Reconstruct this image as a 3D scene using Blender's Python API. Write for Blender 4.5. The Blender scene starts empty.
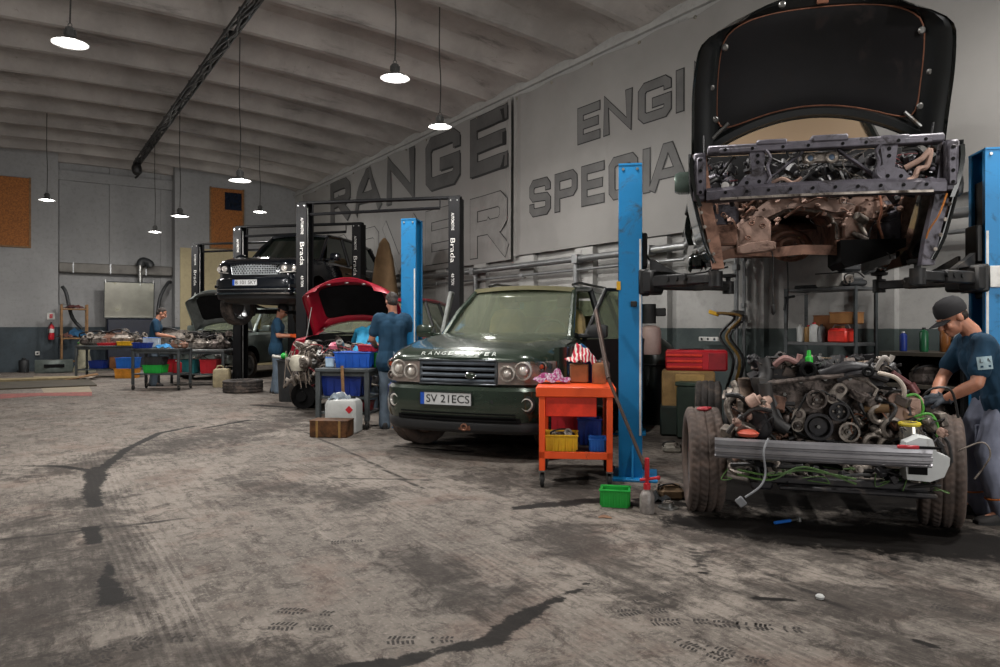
import bpy, bmesh, math, random
import numpy as np
from mathutils import Matrix, Vector, noise as mnoise
R = math.radians
PI = math.pi
scene = bpy.context.scene
COL = scene.collection

# ---------------------------------------------------------------- camera, world, exposure
CAM_H, HZ, FPX = 1.33, 326.0, 720.0
cam_d = bpy.data.cameras.new('camera')
cam = bpy.data.objects.new('camera', cam_d); COL.objects.link(cam)
cam.location = (0, 0, CAM_H); cam.rotation_euler = (R(90), 0, 0)
cam_d.sensor_width = 36; cam_d.lens = FPX / 1000 * 36
cam_d.shift_y = (HZ - 333.5) / 1000.0
cam_d.clip_start = 0.05
scene.camera = cam
scene.view_settings.view_transform = 'Standard'
scene.view_settings.look = 'None'
scene.view_settings.gamma = 1
scene.view_settings.exposure = 0.06
scene.view_settings.use_curve_mapping = False
w = bpy.data.worlds.new('world'); scene.world = w; w.use_nodes = True
w.node_tree.nodes['Background'].inputs[0].default_value = (0.75, 0.85, 1, 1)
w.node_tree.nodes['Background'].inputs[1].default_value = 0.6
try:
    scene.cycles.use_denoising = True
    scene.cycles.denoiser = 'OPENIMAGEDENOISE'
    scene.cycles.max_bounces = 7
    scene.cycles.diffuse_bounces = 4
    scene.cycles.glossy_bounces = 3
    scene.cycles.transparent_max_bounces = 10
    scene.cycles.caustics_reflective = False
    scene.cycles.caustics_refractive = False
    scene.cycles.sample_clamp_indirect = 4
except Exception:
    pass
LAMP_W = 72.0          # one high-bay lamp, watts of blender light
FILL_W = 420.0          # unseen fill light added behind the camera, in an opening made for it
gd = bpy.data.lights.new('unseen_fill', 'AREA'); gd.shape = 'RECTANGLE'; gd.size = 5.6; gd.size_y = 4.2
gd.energy = FILL_W; gd.color = (1.0, 0.97, 0.93)
fill_light = bpy.data.objects.new('unseen_fill', gd); COL.objects.link(fill_light)

# ---------------------------------------------------------------- frames of the place
def P(px, py, Z):
    return Vector(((px - 500) / FPX * Z, Z, CAM_H - (py - HZ) / FPX * Z))
def G(px, py):
    Z = CAM_H * FPX / (py - HZ)
    return Vector(((px - 500) / FPX * Z, Z, 0))
WANG = math.atan2(-.832, .555)
WC = Vector((-7.2, 25.3, 0))
WF = Matrix.Translation(WC) @ Matrix.Rotation(WANG, 4, 'Z')     # x along the right wall, -y into the room
def W(s, u, z=0): return WF @ Vector((s, -u, z))
BANG = R(-11.5)
BAYS = {'A': (2.56, 6.1), 'B': (.23, 9.3), 'C': (-2.17, 12.9), 'D': (-4.5, 16.1), 'E': (-6.9, 19.5)}
def BM(k): return Matrix.Translation((*BAYS[k], 0)) @ Matrix.Rotation(BANG, 4, 'Z')
def B(k, x, y, z=0): return BM(k) @ Vector((x, y, z))
fill_light.matrix_world = WF @ Matrix.Translation((33.6, -6.5, 2.4)) @ Matrix.Rotation(R(90), 4, 'Z') @ Matrix.Rotation(R(90), 4, 'X')

# ---------------------------------------------------------------- mesh helpers
def curve(pts, k=6, closed=False):
    pts = [Vector(p) for p in pts]; n = len(pts); out = []
    rng = range(n if closed else n - 1)
    for i in rng:
        if closed: a, b, c, d = pts[i-1], pts[i], pts[(i+1) % n], pts[(i+2) % n]
        else: a, b, c, d = pts[max(i-1, 0)], pts[i], pts[i+1], pts[min(i+2, n-1)]
        for j in range(k):
            t = j / k
            out.append(.5*((2*b)+(c-a)*t+(2*a-5*b+4*c-d)*t*t+(3*b-a-3*c+d)*t**3))
    if not closed: out.append(pts[-1])
    return out
def frame_z(d, up=(0, 0, 1)):
    z = Vector(d).normalized(); u = Vector(up)
    if abs(z.dot(u)) > .99: u = Vector((1, 0, 0))
    x = u.cross(z).normalized(); y = z.cross(x)
    return Matrix((x, y, z)).transposed().to_4x4()
class MB:
    def __init__(s): s.v = []; s.f = []; s.mi = []; s.cur = 0
    def add(s, vs, fs, M=None):
        o = len(s.v)
        s.v.extend([(M @ Vector(p))[:] for p in vs] if M is not None else [tuple(p) for p in vs])
        s.f.extend([tuple(i + o for i in f) for f in fs]); s.mi.extend([s.cur] * len(fs))
        return s
    def merge(s, o, M=None): 
        k = len(s.mi); s.add(o.v, o.f, M); s.mi[k:] = o.mi; return s
    def box(s, c, d, bev=0, rot=None, M=None):
        hx, hy, hz = d[0]/2, d[1]/2, d[2]/2
        T = Matrix.Translation(c)
        if rot: T = T @ Matrix.Rotation(rot[2], 4, 'Z') @ Matrix.Rotation(rot[1], 4, 'Y') @ Matrix.Rotation(rot[0], 4, 'X')
        if M is not None: T = M @ T
        if bev <= 0:
            vs = [(x*hx, y*hy, z*hz) for z in (-1, 1) for y in (-1, 1) for x in (-1, 1)]
            fs = [(0,2,3,1),(4,5,7,6),(0,1,5,4),(2,6,7,3),(0,4,6,2),(1,3,7,5)]
            return s.add(vs, fs, T)
        b = min(bev, hx*.95, hy*.95, hz*.95)
        vs = []; ix = {}
        for x in (-1, 1):
            for y in (-1, 1):
                for z in (-1, 1):
                    for a, p in enumerate(((x*hx, y*(hy-b), z*(hz-b)), (x*(hx-b), y*hy, z*(hz-b)), (x*(hx-b), y*(hy-b), z*hz))):
                        ix[(x, y, z, a)] = len(vs); vs.append(p)
        fs = []
        def q(l, flip): fs.append(tuple(l[::-1]) if flip else tuple(l))
        for sg in (-1, 1):
            q([ix[(sg,y,z,0)] for y, z in ((-1,-1),(1,-1),(1,1),(-1,1))], sg < 0)
            q([ix[(x,sg,z,1)] for x, z in ((-1,-1),(1,-1),(1,1),(-1,1))], sg > 0)
            q([ix[(x,y,sg,2)] for x, y in ((-1,-1),(1,-1),(1,1),(-1,1))], sg < 0)
        for a in (-1, 1):
            for c2 in (-1, 1):
                q([ix[(a,c2,-1,0)], ix[(a,c2,1,0)], ix[(a,c2,1,1)], ix[(a,c2,-1,1)]], a*c2 > 0)
                q([ix[(a,-1,c2,0)], ix[(a,1,c2,0)], ix[(a,1,c2,2)], ix[(a,-1,c2,2)]], a*c2 < 0)
                q([ix[(-1,a,c2,1)], ix[(1,a,c2,1)], ix[(1,a,c2,2)], ix[(-1,a,c2,2)]], a*c2 > 0)
        for x in (-1, 1):
            for y in (-1, 1):
                for z in (-1, 1):
                    q([ix[(x,y,z,0)], ix[(x,y,z,1)], ix[(x,y,z,2)]], x*y*z < 0)
        return s.add(vs, fs, T)
    def tube(s, pts, r, n=8, closed=False, cap=True, M=None):
        pts = [Vector(p) for p in pts]; m = len(pts)
        rs = r if isinstance(r, (list, tuple)) else [r]*m
        vs = []; fs = []; prev = None
        for i, p in enumerate(pts):
            if closed: d = pts[(i+1) % m] - pts[i-1]
            else: d = pts[min(i+1, m-1)] - pts[max(i-1, 0)]
            if d.length < 1e-9: d = Vector((0, 0, 1))
            d.normalize()
            if prev is None:
                u = Vector((0, 0, 1)) if abs(d.z) < .9 else Vector((1, 0, 0))
                x = u.cross(d).normalized()
            else:
                x = prev - d*prev.dot(d)
                x = x.normalized() if x.length > 1e-6 else Vector((1, 0, 0))
            prev = x; y = d.cross(x)
            for k in range(n):
                a = 2*PI*k/n; vs.append(p + (x*math.cos(a) + y*math.sin(a))*rs[i])
        for i in range(m if closed else m-1):
            j = (i+1) % m
            for k in range(n):
                k2 = (k+1) % n; fs.append((i*n+k, i*n+k2, j*n+k2, j*n+k))
        if cap and not closed:
            fs.append(tuple(range(n))[::-1]); fs.append(tuple(range((m-1)*n, m*n)))
        return s.add(vs, fs, M)
    def cyl(s, p0, p1, r0, r1=None, n=16, M=None):
        return s.tube([p0, p1], [r0, r0 if r1 is None else r1], n, M=M)
    def lathe(s, prof, n=24, M=None, cap=True):
        vs = []; fs = []; m = len(prof)
        for r, z in prof:
            for k in range(n):
                a = 2*PI*k/n; vs.append((r*math.cos(a), r*math.sin(a), z))
        for i in range(m-1):
            for k in range(n):
                k2 = (k+1) % n; fs.append((i*n+k, i*n+k2, (i+1)*n+k2, (i+1)*n+k))
        if cap:
            if prof[0][0] > 1e-6: fs.append(tuple(range(n))[::-1])
            if prof[-1][0] > 1e-6: fs.append(tuple(range((m-1)*n, m*n)))
        return s.add(vs, fs, M)
    def disc(s, c, axis, prof, n=24):
        return s.lathe(prof, n, Matrix.Translation(c) @ frame_z(axis))
    def prism(s, poly, z0, z1, M=None):
        n = len(poly); vs = [(x, y, z0) for x, y in poly] + [(x, y, z1) for x, y in poly]
        fs = [tuple(range(n))[::-1], tuple(range(n, 2*n))] + [(i, (i+1) % n, n+(i+1) % n, n+i) for i in range(n)]
        return s.add(vs, fs, M)
    def loft(s, secs, closed=True, cap=True, M=None):
        m = len(secs); n = len(secs[0]); vs = [p for q in secs for p in q]; fs = []
        for i in range(m-1):
            for k in range(n if closed else n-1):
                k2 = (k+1) % n; fs.append((i*n+k, i*n+k2, (i+1)*n+k2, (i+1)*n+k))
        if cap and closed:
            fs.append(tuple(range(n))[::-1]); fs.append(tuple(range((m-1)*n, m*n)))
        return s.add(vs, fs, M)
    def grid(s, fn, nu, nv, M=None):
        vs = [fn(i/nu, j/nv) for j in range(nv+1) for i in range(nu+1)]
        fs = [(j*(nu+1)+i, j*(nu+1)+i+1, (j+1)*(nu+1)+i+1, (j+1)*(nu+1)+i) for j in range(nv) for i in range(nu)]
        return s.add(vs, fs, M)
    def slab(s, fn, nu, nv, t, M=None):
        """grid closed into a panel of thickness vector t (vector or function)"""
        top = [Vector(fn(i/nu, j/nv)) for j in range(nv+1) for i in range(nu+1)]
        tv = t if callable(t) else (lambda u, v: t)
        bot = [top[j*(nu+1)+i] + Vector(tv(i/nu, j/nv)) for j in range(nv+1) for i in range(nu+1)]
        N = len(top); q = lambda i, j: j*(nu+1)+i
        fs = []
        for j in range(nv):
            for i in range(nu):
                f = (q(i,j), q(i+1,j), q(i+1,j+1), q(i,j+1)); fs.append(f); fs.append(tuple(N+x for x in f[::-1]))
        rim = [q(i,0) for i in range(nu+1)] + [q(nu,j) for j in range(1,nv+1)] + [q(i,nv) for i in range(nu-1,-1,-1)] + [q(0,j) for j in range(nv-1,0,-1)]
        for a, b in zip(rim, rim[1:]+rim[:1]): fs.append((b, a, N+a, N+b))
        return s.add(top+bot, fs, M)
    def sph(s, c, r, n=12, m=8, M=None):
        r = r if isinstance(r, (tuple, list)) else (r, r, r)
        vs = [(c[0], c[1], c[2]-r[2])]; fs = []
        for j in range(1, m):
            t = PI*j/m - PI/2
            for k in range(n):
                a = 2*PI*k/n; vs.append((c[0]+r[0]*math.cos(t)*math.cos(a), c[1]+r[1]*math.cos(t)*math.sin(a), c[2]+r[2]*math.sin(t)))
        vs.append((c[0], c[1], c[2]+r[2])); L = len(vs)-1
        for k in range(n):
            k2 = (k+1) % n; fs.append((0, 1+k2, 1+k)); fs.append((L, L-n+k, L-n+k2))
        for j in range(m-2):
            for k in range(n):
                k2 = (k+1) % n; fs.append((1+j*n+k, 1+j*n+k2, 1+(j+1)*n+k2, 1+(j+1)*n+k))
        return s.add(vs, fs, M)
    def torus(s, c, Rr, r, axis=(0, 0, 1), n=24, m=8):
        F = Matrix.Translation(c) @ frame_z(axis)
        return s.tube([F @ Vector((Rr*math.cos(2*PI*i/n), Rr*math.sin(2*PI*i/n), 0)) for i in range(n)], r, m, closed=True)
    def cap_cone(s, a, b, ra, rb, n=14):
        """closed round cone, for fusing"""
        a, b = Vector(a), Vector(b); L = (b-a).length
        prof = []
        for i in range(5): t = -PI/2 + PI/2*i/4; prof.append((max(ra*math.cos(t), 1e-7), ra*math.sin(t)))
        for i in range(5): t = PI/2*i/4; prof.append((max(rb*math.cos(t), 1e-7), L + rb*math.sin(t)))
        return s.lathe(prof, n, Matrix.Translation(a) @ frame_z(b-a if L > 1e-6 else (0,0,1)), cap=False)
    def mesh(s, name, smooth=38):
        me = bpy.data.meshes.new(name); me.from_pydata(s.v, [], s.f)
        if any(s.mi): me.polygons.foreach_set('material_index', s.mi)
        if smooth:
            me.polygons.foreach_set('use_smooth', [True]*len(me.polygons))
            me.set_sharp_from_angle(angle=R(smooth))
        me.update(); return me
    def build(s, name, mats, parent=None, smooth=38, loc=None, rz=0, M=None):
        if M is not None: s.v = [(M @ Vector(p))[:] for p in s.v]
        me = s.mesh(name, smooth)
        for m in (mats if isinstance(mats, (list, tuple)) else [mats]): me.materials.append(m)
        o = bpy.data.objects.new(name, me); COL.objects.link(o)
        if parent: o.parent = parent
        if loc is not None: o.location = loc
        if rz: o.rotation_euler = (0, 0, rz)
        return o
def tag(o, label=None, cat=None, group=None, kind=None):
    if label: o['label'] = label
    if cat: o['category'] = cat
    if group: o['group'] = group
    if kind: o['kind'] = kind
    return o
def thing(name, label, cat, loc=(0, 0, 0), rz=0, group=None, rot=None):
    o = bpy.data.objects.new(name, None); COL.objects.link(o); o.empty_display_size = .1
    o.location = loc; o.rotation_euler = rot if rot else (0, 0, rz)
    return tag(o, label, cat, group)
KIDS = {}
def dup(root, loc, rz, label, group=None, rot=None):
    def cp(o, par):
        c = o.copy(); COL.objects.link(c); c.parent = par
        for ch in o.children: cp(ch, c)
        return c
    r = cp(root, None); r.location = loc; r.rotation_euler = rot if rot else (0, 0, rz)
    r['label'] = label
    if group: r['group'] = group
    return r
BENCH = bpy.data.scenes.new('bench')          # an empty side scene, so that modifiers are evaluated without the whole hall
def eval_obj(o):
    vl = BENCH.view_layers[0]; vl.update(); dg = vl.depsgraph; dg.update()
    return bpy.data.meshes.new_from_object(o.evaluated_get(dg))
def evaluated(me, mods):
    o = bpy.data.objects.new('tmp', me); BENCH.collection.objects.link(o)
    for f in mods: f(o)
    r = eval_obj(o)
    bpy.data.objects.remove(o); return r
def link_mesh(me, name, mats, parent=None, smooth=True):
    me.name = name; me.materials.clear()
    for m in (mats if isinstance(mats, (list, tuple)) else [mats]): me.materials.append(m)
    if smooth: me.polygons.foreach_set('use_smooth', [True]*len(me.polygons))
    o = bpy.data.objects.new(name, me); COL.objects.link(o)
    if parent: o.parent = parent
    return o
def fuse(mb, voxel=.008, it=4, fac=.5):
    def m1(o):
        m = o.modifiers.new('r', 'REMESH'); m.mode = 'VOXEL'; m.voxel_size = voxel
        if it:
            m2 = o.modifiers.new('s', 'SMOOTH'); m2.iterations = it; m2.factor = fac
    return evaluated(mb.mesh('f', 0), [m1])
def cut(me, cutters, solver='EXACT'):
    obs = []
    def m1(o):
        for c in cutters:
            oc = bpy.data.objects.new('cut', c.mesh('cut', 0)); BENCH.collection.objects.link(oc); obs.append(oc)
            m = o.modifiers.new('b', 'BOOLEAN'); m.operation = 'DIFFERENCE'; m.object = oc; m.solver = solver
    r = evaluated(me, [m1])
    for oc in obs: bpy.data.objects.remove(oc)
    return r
def text_mb(s, w, h, depth=.002, off=0.0, M=None, mb=None):
    """text fitted into w x h, centred, in local XY facing +Z"""
    cu = bpy.data.curves.new('t', 'FONT'); cu.body = s; cu.resolution_u = 3; cu.offset = off
    o = bpy.data.objects.new('t', cu); BENCH.collection.objects.link(o)
    me = eval_obj(o)
    v = [p.co.copy() for p in me.vertices]; f = [tuple(p.vertices) for p in me.polygons]
    bpy.data.objects.remove(o); bpy.data.meshes.remove(me)
    x0 = min(p.x for p in v); x1 = max(p.x for p in v); y0 = min(p.y for p in v); y1 = max(p.y for p in v)
    v = [((p.x-(x0+x1)/2)*w/(x1-x0), (p.y-(y0+y1)/2)*h/(y1-y0), depth) for p in v]
    mb = mb or MB(); return mb.add(v, f, M)
def FACE(c, right, up):
    r = Vector(right).normalized(); u = Vector(up); n = r.cross(u).normalized(); u = n.cross(r)
    m = Matrix((r, u, n)).transposed().to_4x4(); m.translation = Vector(c); return m

# ---------------------------------------------------------------- materials
def lin(c):
    if isinstance(c, str):
        c = c.lstrip('#'); c = [int(c[i:i+2], 16)/255 for i in (0, 2, 4)]
        return tuple(x/12.92 if x <= .04045 else ((x+.055)/1.055)**2.4 for x in c)
    return tuple(c)
MC = {}
class NT:
    def __init__(s, name):
        s.m = bpy.data.materials.new(name); s.m.use_nodes = True; s.t = s.m.node_tree; s.b = s.t.nodes['Principled BSDF']
    def n(s, k, **kw):
        x = s.t.nodes.new(k)
        for a, v in kw.items(): setattr(x, a, v)
        return x
    def l(s, a, b): s.t.links.new(a, b)
    def put(s, sock, v):
        if hasattr(v, 'is_linked') or hasattr(v, 'links'): s.l(v, sock)
        else: sock.default_value = v
    def obj(s): return s.n('ShaderNodeTexCoord').outputs['Object']
    def noise(s, vec, scale, detail=4, rough=.6, out='Fac', dist=0):
        x = s.n('ShaderNodeTexNoise'); s.l(vec, x.inputs['Vector']); x.inputs['Scale'].default_value = scale
        x.inputs['Detail'].default_value = detail; x.inputs['Roughness'].default_value = rough; x.inputs['Distortion'].default_value = dist
        return x.outputs[out]
    def math(s, op, a, b=0.0, c=0.0):
        x = s.n('ShaderNodeMath', operation=op)
        for i, v in enumerate((a, b, c)): s.put(x.inputs[i], v)
        return x.outputs[0]
    def ramp(s, f, a, b, smooth=True):
        x = s.n('ShaderNodeMapRange'); x.interpolation_type = 'SMOOTHSTEP' if smooth else 'LINEAR'
        s.put(x.inputs[0], f); x.inputs[1].default_value = a; x.inputs[2].default_value = b; return x.outputs[0]
    def mix(s, f, a, b, bt='MIX'):
        x = s.n('ShaderNodeMix', data_type='RGBA', blend_type=bt)
        s.put(x.inputs[0], f)
        for k, v in ((6, a), (7, b)): s.put(x.inputs[k], (*v, 1) if isinstance(v, tuple) and len(v) == 3 else v)
        return x.outputs[2]
    def sep(s, vec):
        x = s.n('ShaderNodeSeparateXYZ'); s.l(vec, x.inputs[0]); return x.outputs
    def bump(s, h, strength=.3, dist=.01):
        x = s.n('ShaderNodeBump'); x.inputs['Strength'].default_value = strength; x.inputs['Distance'].default_value = dist
        s.l(h, x.inputs['Height']); s.l(x.outputs[0], s.b.inputs['Normal'])
    def attr(s, nm):
        return s.n('ShaderNodeAttribute', attribute_name=nm).outputs['Fac']
def mat(name, col, rough=.55, metal=0.0, var=.22, scale=7.0, dirt=None, da=.45, dscale=3.0, bump=0.0, bscale=60, coat=0, emit=0, alpha=1, trans=0, spec=.5):
    if name in MC: return MC[name]
    c = lin(col); k = NT(name); o = k.obj()
    nz = k.noise(o, scale, 5, .65)
    colr = k.mix(k.ramp(nz, .3, .7), tuple(x*(1-var) for x in c), tuple(min(x*(1+var), 1) for x in c))
    rg = rough
    if dirt is not None:
        d = k.ramp(k.noise(o, dscale, 7, .7, dist=.6), .68-da*.5, .78-da*.25)
        colr = k.mix(d, colr, lin(dirt)); rg = k.math('ADD', k.math('MULTIPLY', d, .85-rough), rough)
    k.l(colr, k.b.inputs['Base Color']); k.put(k.b.inputs['Roughness'], rg)
    k.b.inputs['Metallic'].default_value = metal
    if coat: k.b.inputs['Coat Weight'].default_value = coat; k.b.inputs['Coat Roughness'].default_value = .08
    if bump: k.bump(k.noise(o, bscale, 4, .7), bump, .004)
    if emit: k.b.inputs['Emission Color'].default_value = (*c, 1); k.b.inputs['Emission Strength'].default_value = emit
    if trans: k.b.inputs['Transmission Weight'].default_value = trans
    if alpha < 1: k.b.inputs['Alpha'].default_value = alpha
    k.b.inputs['Specular IOR Level'].default_value = spec
    MC[name] = k.m; return k.m
def glass(name, tint, op=.25, rough=.03):
    if name in MC: return MC[name]
    k = NT(name); t = k.t; out = t.nodes['Material Output']
    tr = k.n('ShaderNodeBsdfTransparent'); tr.inputs[0].default_value = (*lin(tint), 1)
    gl = k.n('ShaderNodeBsdfGlossy'); gl.inputs[0].default_value = (.9, .95, .92, 1); gl.inputs['Roughness'].default_value = rough
    df = k.n('ShaderNodeBsdfDiffuse'); df.inputs[0].default_value = (*lin(tint), 1)
    fr = k.n('ShaderNodeFresnel'); fr.inputs[0].default_value = 1.5
    m1 = k.n('ShaderNodeMixShader'); m1.inputs[0].default_value = op; k.l(tr.outputs[0], m1.inputs[1]); k.l(df.outputs[0], m1.inputs[2])
    m2 = k.n('ShaderNodeMixShader'); geo = k.n('ShaderNodeNewGeometry'); k.l(k.math('MULTIPLY', k.math('ADD', fr.outputs[0], .10), k.math('SUBTRACT', 1.0, geo.outputs['Backfacing'])), m2.inputs[0]); k.l(m1.outputs[0], m2.inputs[1]); k.l(gl.outputs[0], m2.inputs[2])
    k.l(m2.outputs[0], out.inputs[0]); MC[name] = k.m; return k.m
# ================================================================ the hall
ROOM_S, ROOM_U, EAVE, DADO = 34.0, 12.4, 5.9, 1.3
def plaster(name, paint, dado, dado2, dirtc, seed=0, dado_h=DADO, bricks=False):
    k = NT(name); o = k.obj(); z = k.sep(o)[2]
    big = k.noise(o, .55, 6, .6); fine = k.noise(o, 9, 6, .7)
    p = k.mix(k.ramp(big, .3, .72), tuple(x*.78 for x in lin(paint)), lin(paint))
    p = k.mix(k.math('MULTIPLY', k.ramp(fine, .45, .75), .25), p, lin(dirtc))
    d = k.mix(k.ramp(k.noise(o, 1.3, 6, .65), .35, .7), lin(dado), lin(dado2))
    d = k.mix(k.math('MULTIPLY', k.ramp(fine, .5, .7), .4), d, tuple(x*.4 for x in lin(dado)))
    scuff = k.ramp(k.noise(o, 3.1, 8, .75, dist=1.2), .63, .72)
    p = k.mix(k.math('MULTIPLY', scuff, .55), p, lin(dirtc))
    chips = k.ramp(k.noise(o, 5.5, 8, .8), .66, .69)
    d = k.mix(k.math('MULTIPLY', chips, .6), d, lin('#8a8a86'))
    edge = k.math('ADD', z, k.math('MULTIPLY', k.math('SUBTRACT', fine, .5), .02))
    m = k.math('GREATER_THAN', edge, dado_h)
    k.l(k.mix(m, d, p), k.b.inputs['Base Color']); k.b.inputs['Roughness'].default_value = .75
    k.bump(k.math('ADD', k.noise(o, 30, 5, .7), k.math('MULTIPLY', scuff, -.6)), .3, .006)
    MC[name] = k.m; return k.m
M_WR = plaster('paint_right_wall', '#a9a8a5', '#4c5654', '#3a4446', '#55524e')
M_WB = plaster('paint_back_wall', '#979797', '#323b41', '#404b52', '#4a4846')
M_WO = plaster('paint_other_walls', '#9b9a97', '#3f4a4f', '#4a555a', '#55524e')

def ceil_rib(u): 
    return 5.93 + .36*math.sin(PI*min(max(u, 0), ROOM_U)/ROOM_U)**.8
def ceil_shell(u): 
    x = math.sin(PI*min(max(u, 0), ROOM_U)/ROOM_U)
    return 5.98 + .72*x**.62
mb = MB(); PITCH = 1.45; NS = int(ROOM_S/PITCH)+1; NU = 44
prof = [(0.0, 1.0, 0), (.07, 1.0, 0), (.075, .86, 0), (.14, .42, .0), (.20, .1, 0), (.35, 0, .03), (.55, 0, .05), (.72, 0, .05), (.86, .08, .02), (.93, .42, 0), (.985, .86, 0), (.99, 1.0, 0)]
rows = []
for k in range(NS+1):
    for (t, rib, lift) in prof:
        s = (k - .35 + t)*PITCH
        row = []
        for j in range(NU+1):
            u = -.05 + (ROOM_U+.1)*j/NU
            a, b = ceil_shell(u), ceil_rib(u)
            row.append((s, -u, a + lift - (a-b)*rib))
        rows.append(row)
mb.loft(rows, closed=False, cap=False)
# keep only the part over the room
ceil_mb = MB(); ceil_mb.v = mb.v
ceil_mb.f = [f for f in mb.f if -.6 <= sum(mb.v[i][0] for i in f)/4 <= ROOM_S+.4]; ceil_mb.mi = [0]*len(ceil_mb.f)
ceil_mb.box((ROOM_S/2, -ROOM_U/2, 7.35), (ROOM_S+2, ROOM_U+1, .3))
k = NT('concrete_ceiling'); o = k.obj()
st = k.n('ShaderNodeMapping'); k.l(o, st.inputs[0]); st.inputs['Scale'].default_value = (2.2, .35, 2)
c1 = k.mix(k.ramp(k.noise(o, .7, 6, .65), .3, .7), lin('#8a8581'), lin('#a9a39e'))
c1 = k.mix(k.math('MULTIPLY', k.ramp(k.noise(st.outputs[0], 1.5, 7, .7), .55, .75), .6), c1, lin('#3b3835'))
c1 = k.mix(k.math('MULTIPLY', k.ramp(k.noise(o, 6, 7, .75), .62, .72), .5), c1, lin('#4a4643'))
k.l(c1, k.b.inputs['Base Color']); k.b.inputs['Roughness'].default_value = .85; k.bump(k.noise(o, 14, 6, .7), .35, .01)
MC['concrete_ceiling'] = k.m
tag(ceil_mb.build('ceiling', k.m, M=None, smooth=30), kind='structure').matrix_world = WF

def wall(name, boxes, m):
    mb = MB()
    for c, d in boxes: mb.box(c, d)
    o = mb.build(name, m); o.matrix_world = WF; return tag(o, kind='structure')
rb = [((ROOM_S/2, .15, 3.2), (ROOM_S+.6, .3, 6.4))]
for i in range(-8, 9):                                   # pilasters and the ledge that carries the roof
    s = 19.0 + i*1.66
    if 1 < s < 33: rb.append(((s, -.045, 1.33), (.46, .11, 2.66)))
rb.append(((ROOM_S/2, -.03, 5.9), (ROOM_S, .08, .09)))
wall('wall_right', rb, M_WR)
bb = [((-.75, -6.2, 3.3), (.3, 13, 6.8)),
      ((-.3, -1.95, 3.3), (.6, 3.9, 6.8)), ((-.3, -9.9, 3.3), (.6, 5.6, 6.8)),
      ((-.54, -5.5, 5.92), (.12, 3.2, .3)), ((-.57, -5.45, 4.9), (.06, .5, 4.0)),
      ((-.58, -4.15, 4.3), (.05, .16, 4.6)), ((-.58, -6.9, 4.3), (.05, .3, 4.6))]
wall('wall_back', bb, M_WB)
tag(MB().box((.02, -1.9, 1.93), (.04, 3.7, 3.86)).build('trim_3', plaster('cream_paint', '#b3a683', '#b3a683', '#a3966f', '#6b6352', dado_h=.2)), kind='structure').matrix_world = WF
wall('wall_left', [((ROOM_S/2, -ROOM_U-.15, 3.3), (ROOM_S+.6, .3, 6.8))], M_WO)
wall('wall_front', [((ROOM_S+.15, -1.6, 3.3), (.3, 3.4, 6.8)), ((ROOM_S+.15, -11, 3.3), (.3, 3, 6.8)), ((ROOM_S+.15, -6.5, 5.8), (.3, 6.4, 2.2))], M_WO)

# ---------------------------------------------------------------- floor with its stains and some painted shade, one vertex field per kind of mark
def segd(P2, pts):
    best = np.full(len(P2), 1e9)
    for (ax, ay, ra), (bx, by, rb_) in zip(pts, pts[1:]):
        a = np.array((ax, ay)); b = np.array((bx, by)); ab = b-a; L = max(ab @ ab, 1e-9)
        t = np.clip(((P2-a) @ ab)/L, 0, 1); d = np.hypot(*(P2-a-t[:, None]*ab).T)
        best = np.minimum(best, d/(ra+(rb_-ra)*t))
    return best
def track(P2, pts, width, v0, u0):
    acc = 0
    for a, b in zip(pts, pts[1:]):
        a = np.array(a[:2]); b = np.array(b[:2]); ab = b-a; L = np.hypot(*ab); d = ab/L
        t = np.clip((P2-a) @ d, 0, L); off = (P2-a-t[:, None]*d); cross = (P2[:, 0]-a[0])*d[1]-(P2[:, 1]-a[1])*d[0]
        inside = (np.hypot(*off.T) < width*1.2) & (np.abs(v0) > np.abs(cross)/width)
        v0[inside] = (cross/width)[inside]; u0[inside] = (acc+t)[inside]; acc += L
STEP = .045
xs = np.arange(-.3, ROOM_S+.3, STEP); ys = np.arange(-ROOM_U-.1, .1, STEP)
gx, gy = np.meshgrid(xs, ys); nx, ny = len(xs), len(ys)
FV = np.stack([gx.ravel(), gy.ravel(), np.zeros(nx*ny)], 1)
idx = np.arange(nx*ny).reshape(ny, nx)
FF = np.stack([idx[:-1, :-1], idx[:-1, 1:], idx[1:, 1:], idx[1:, :-1]], -1).reshape(-1, 4)
WFi = WF.inverted()
def L2(p, r): q = WFi @ p; return (q.x, q.y, r)
def S(*a): return [L2(G(px, py), r*CAM_H*FPX/(py-HZ)/FPX) for px, py, r in a]     # widths given as seen, stored in metres
OIL_SHADE = [S((20, 466, 2), (60, 466, 4), (98, 472, 7), (125, 450, 5), (160, 433, 5), (195, 426, 3)), S((98, 468, 12), (92, 490, 10), (95, 506, 9)),
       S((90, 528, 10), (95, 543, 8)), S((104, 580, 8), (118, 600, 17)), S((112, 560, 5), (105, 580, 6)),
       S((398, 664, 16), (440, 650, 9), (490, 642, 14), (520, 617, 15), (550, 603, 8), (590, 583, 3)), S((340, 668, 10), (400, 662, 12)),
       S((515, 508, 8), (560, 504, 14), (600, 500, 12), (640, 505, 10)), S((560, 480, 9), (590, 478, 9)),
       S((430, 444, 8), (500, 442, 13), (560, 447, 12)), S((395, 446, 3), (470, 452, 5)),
       S((745, 492, 75), (820, 494, 85), (900, 497, 75)), S((690, 522, 30), (780, 530, 60), (880, 538, 75), (985, 545, 75)), S((640, 500, 12), (690, 505, 12)), S((755, 598, 6), (790, 600, 5)),  # first patch: oil and painted shade together under the raised body
       S((690, 560, 2), (705, 574, 2)), S((915, 640, 6), (940, 648, 5)), S((255, 405, 6), (300, 408, 6)), S((205, 428, 5), (250, 420, 4))]
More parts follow.
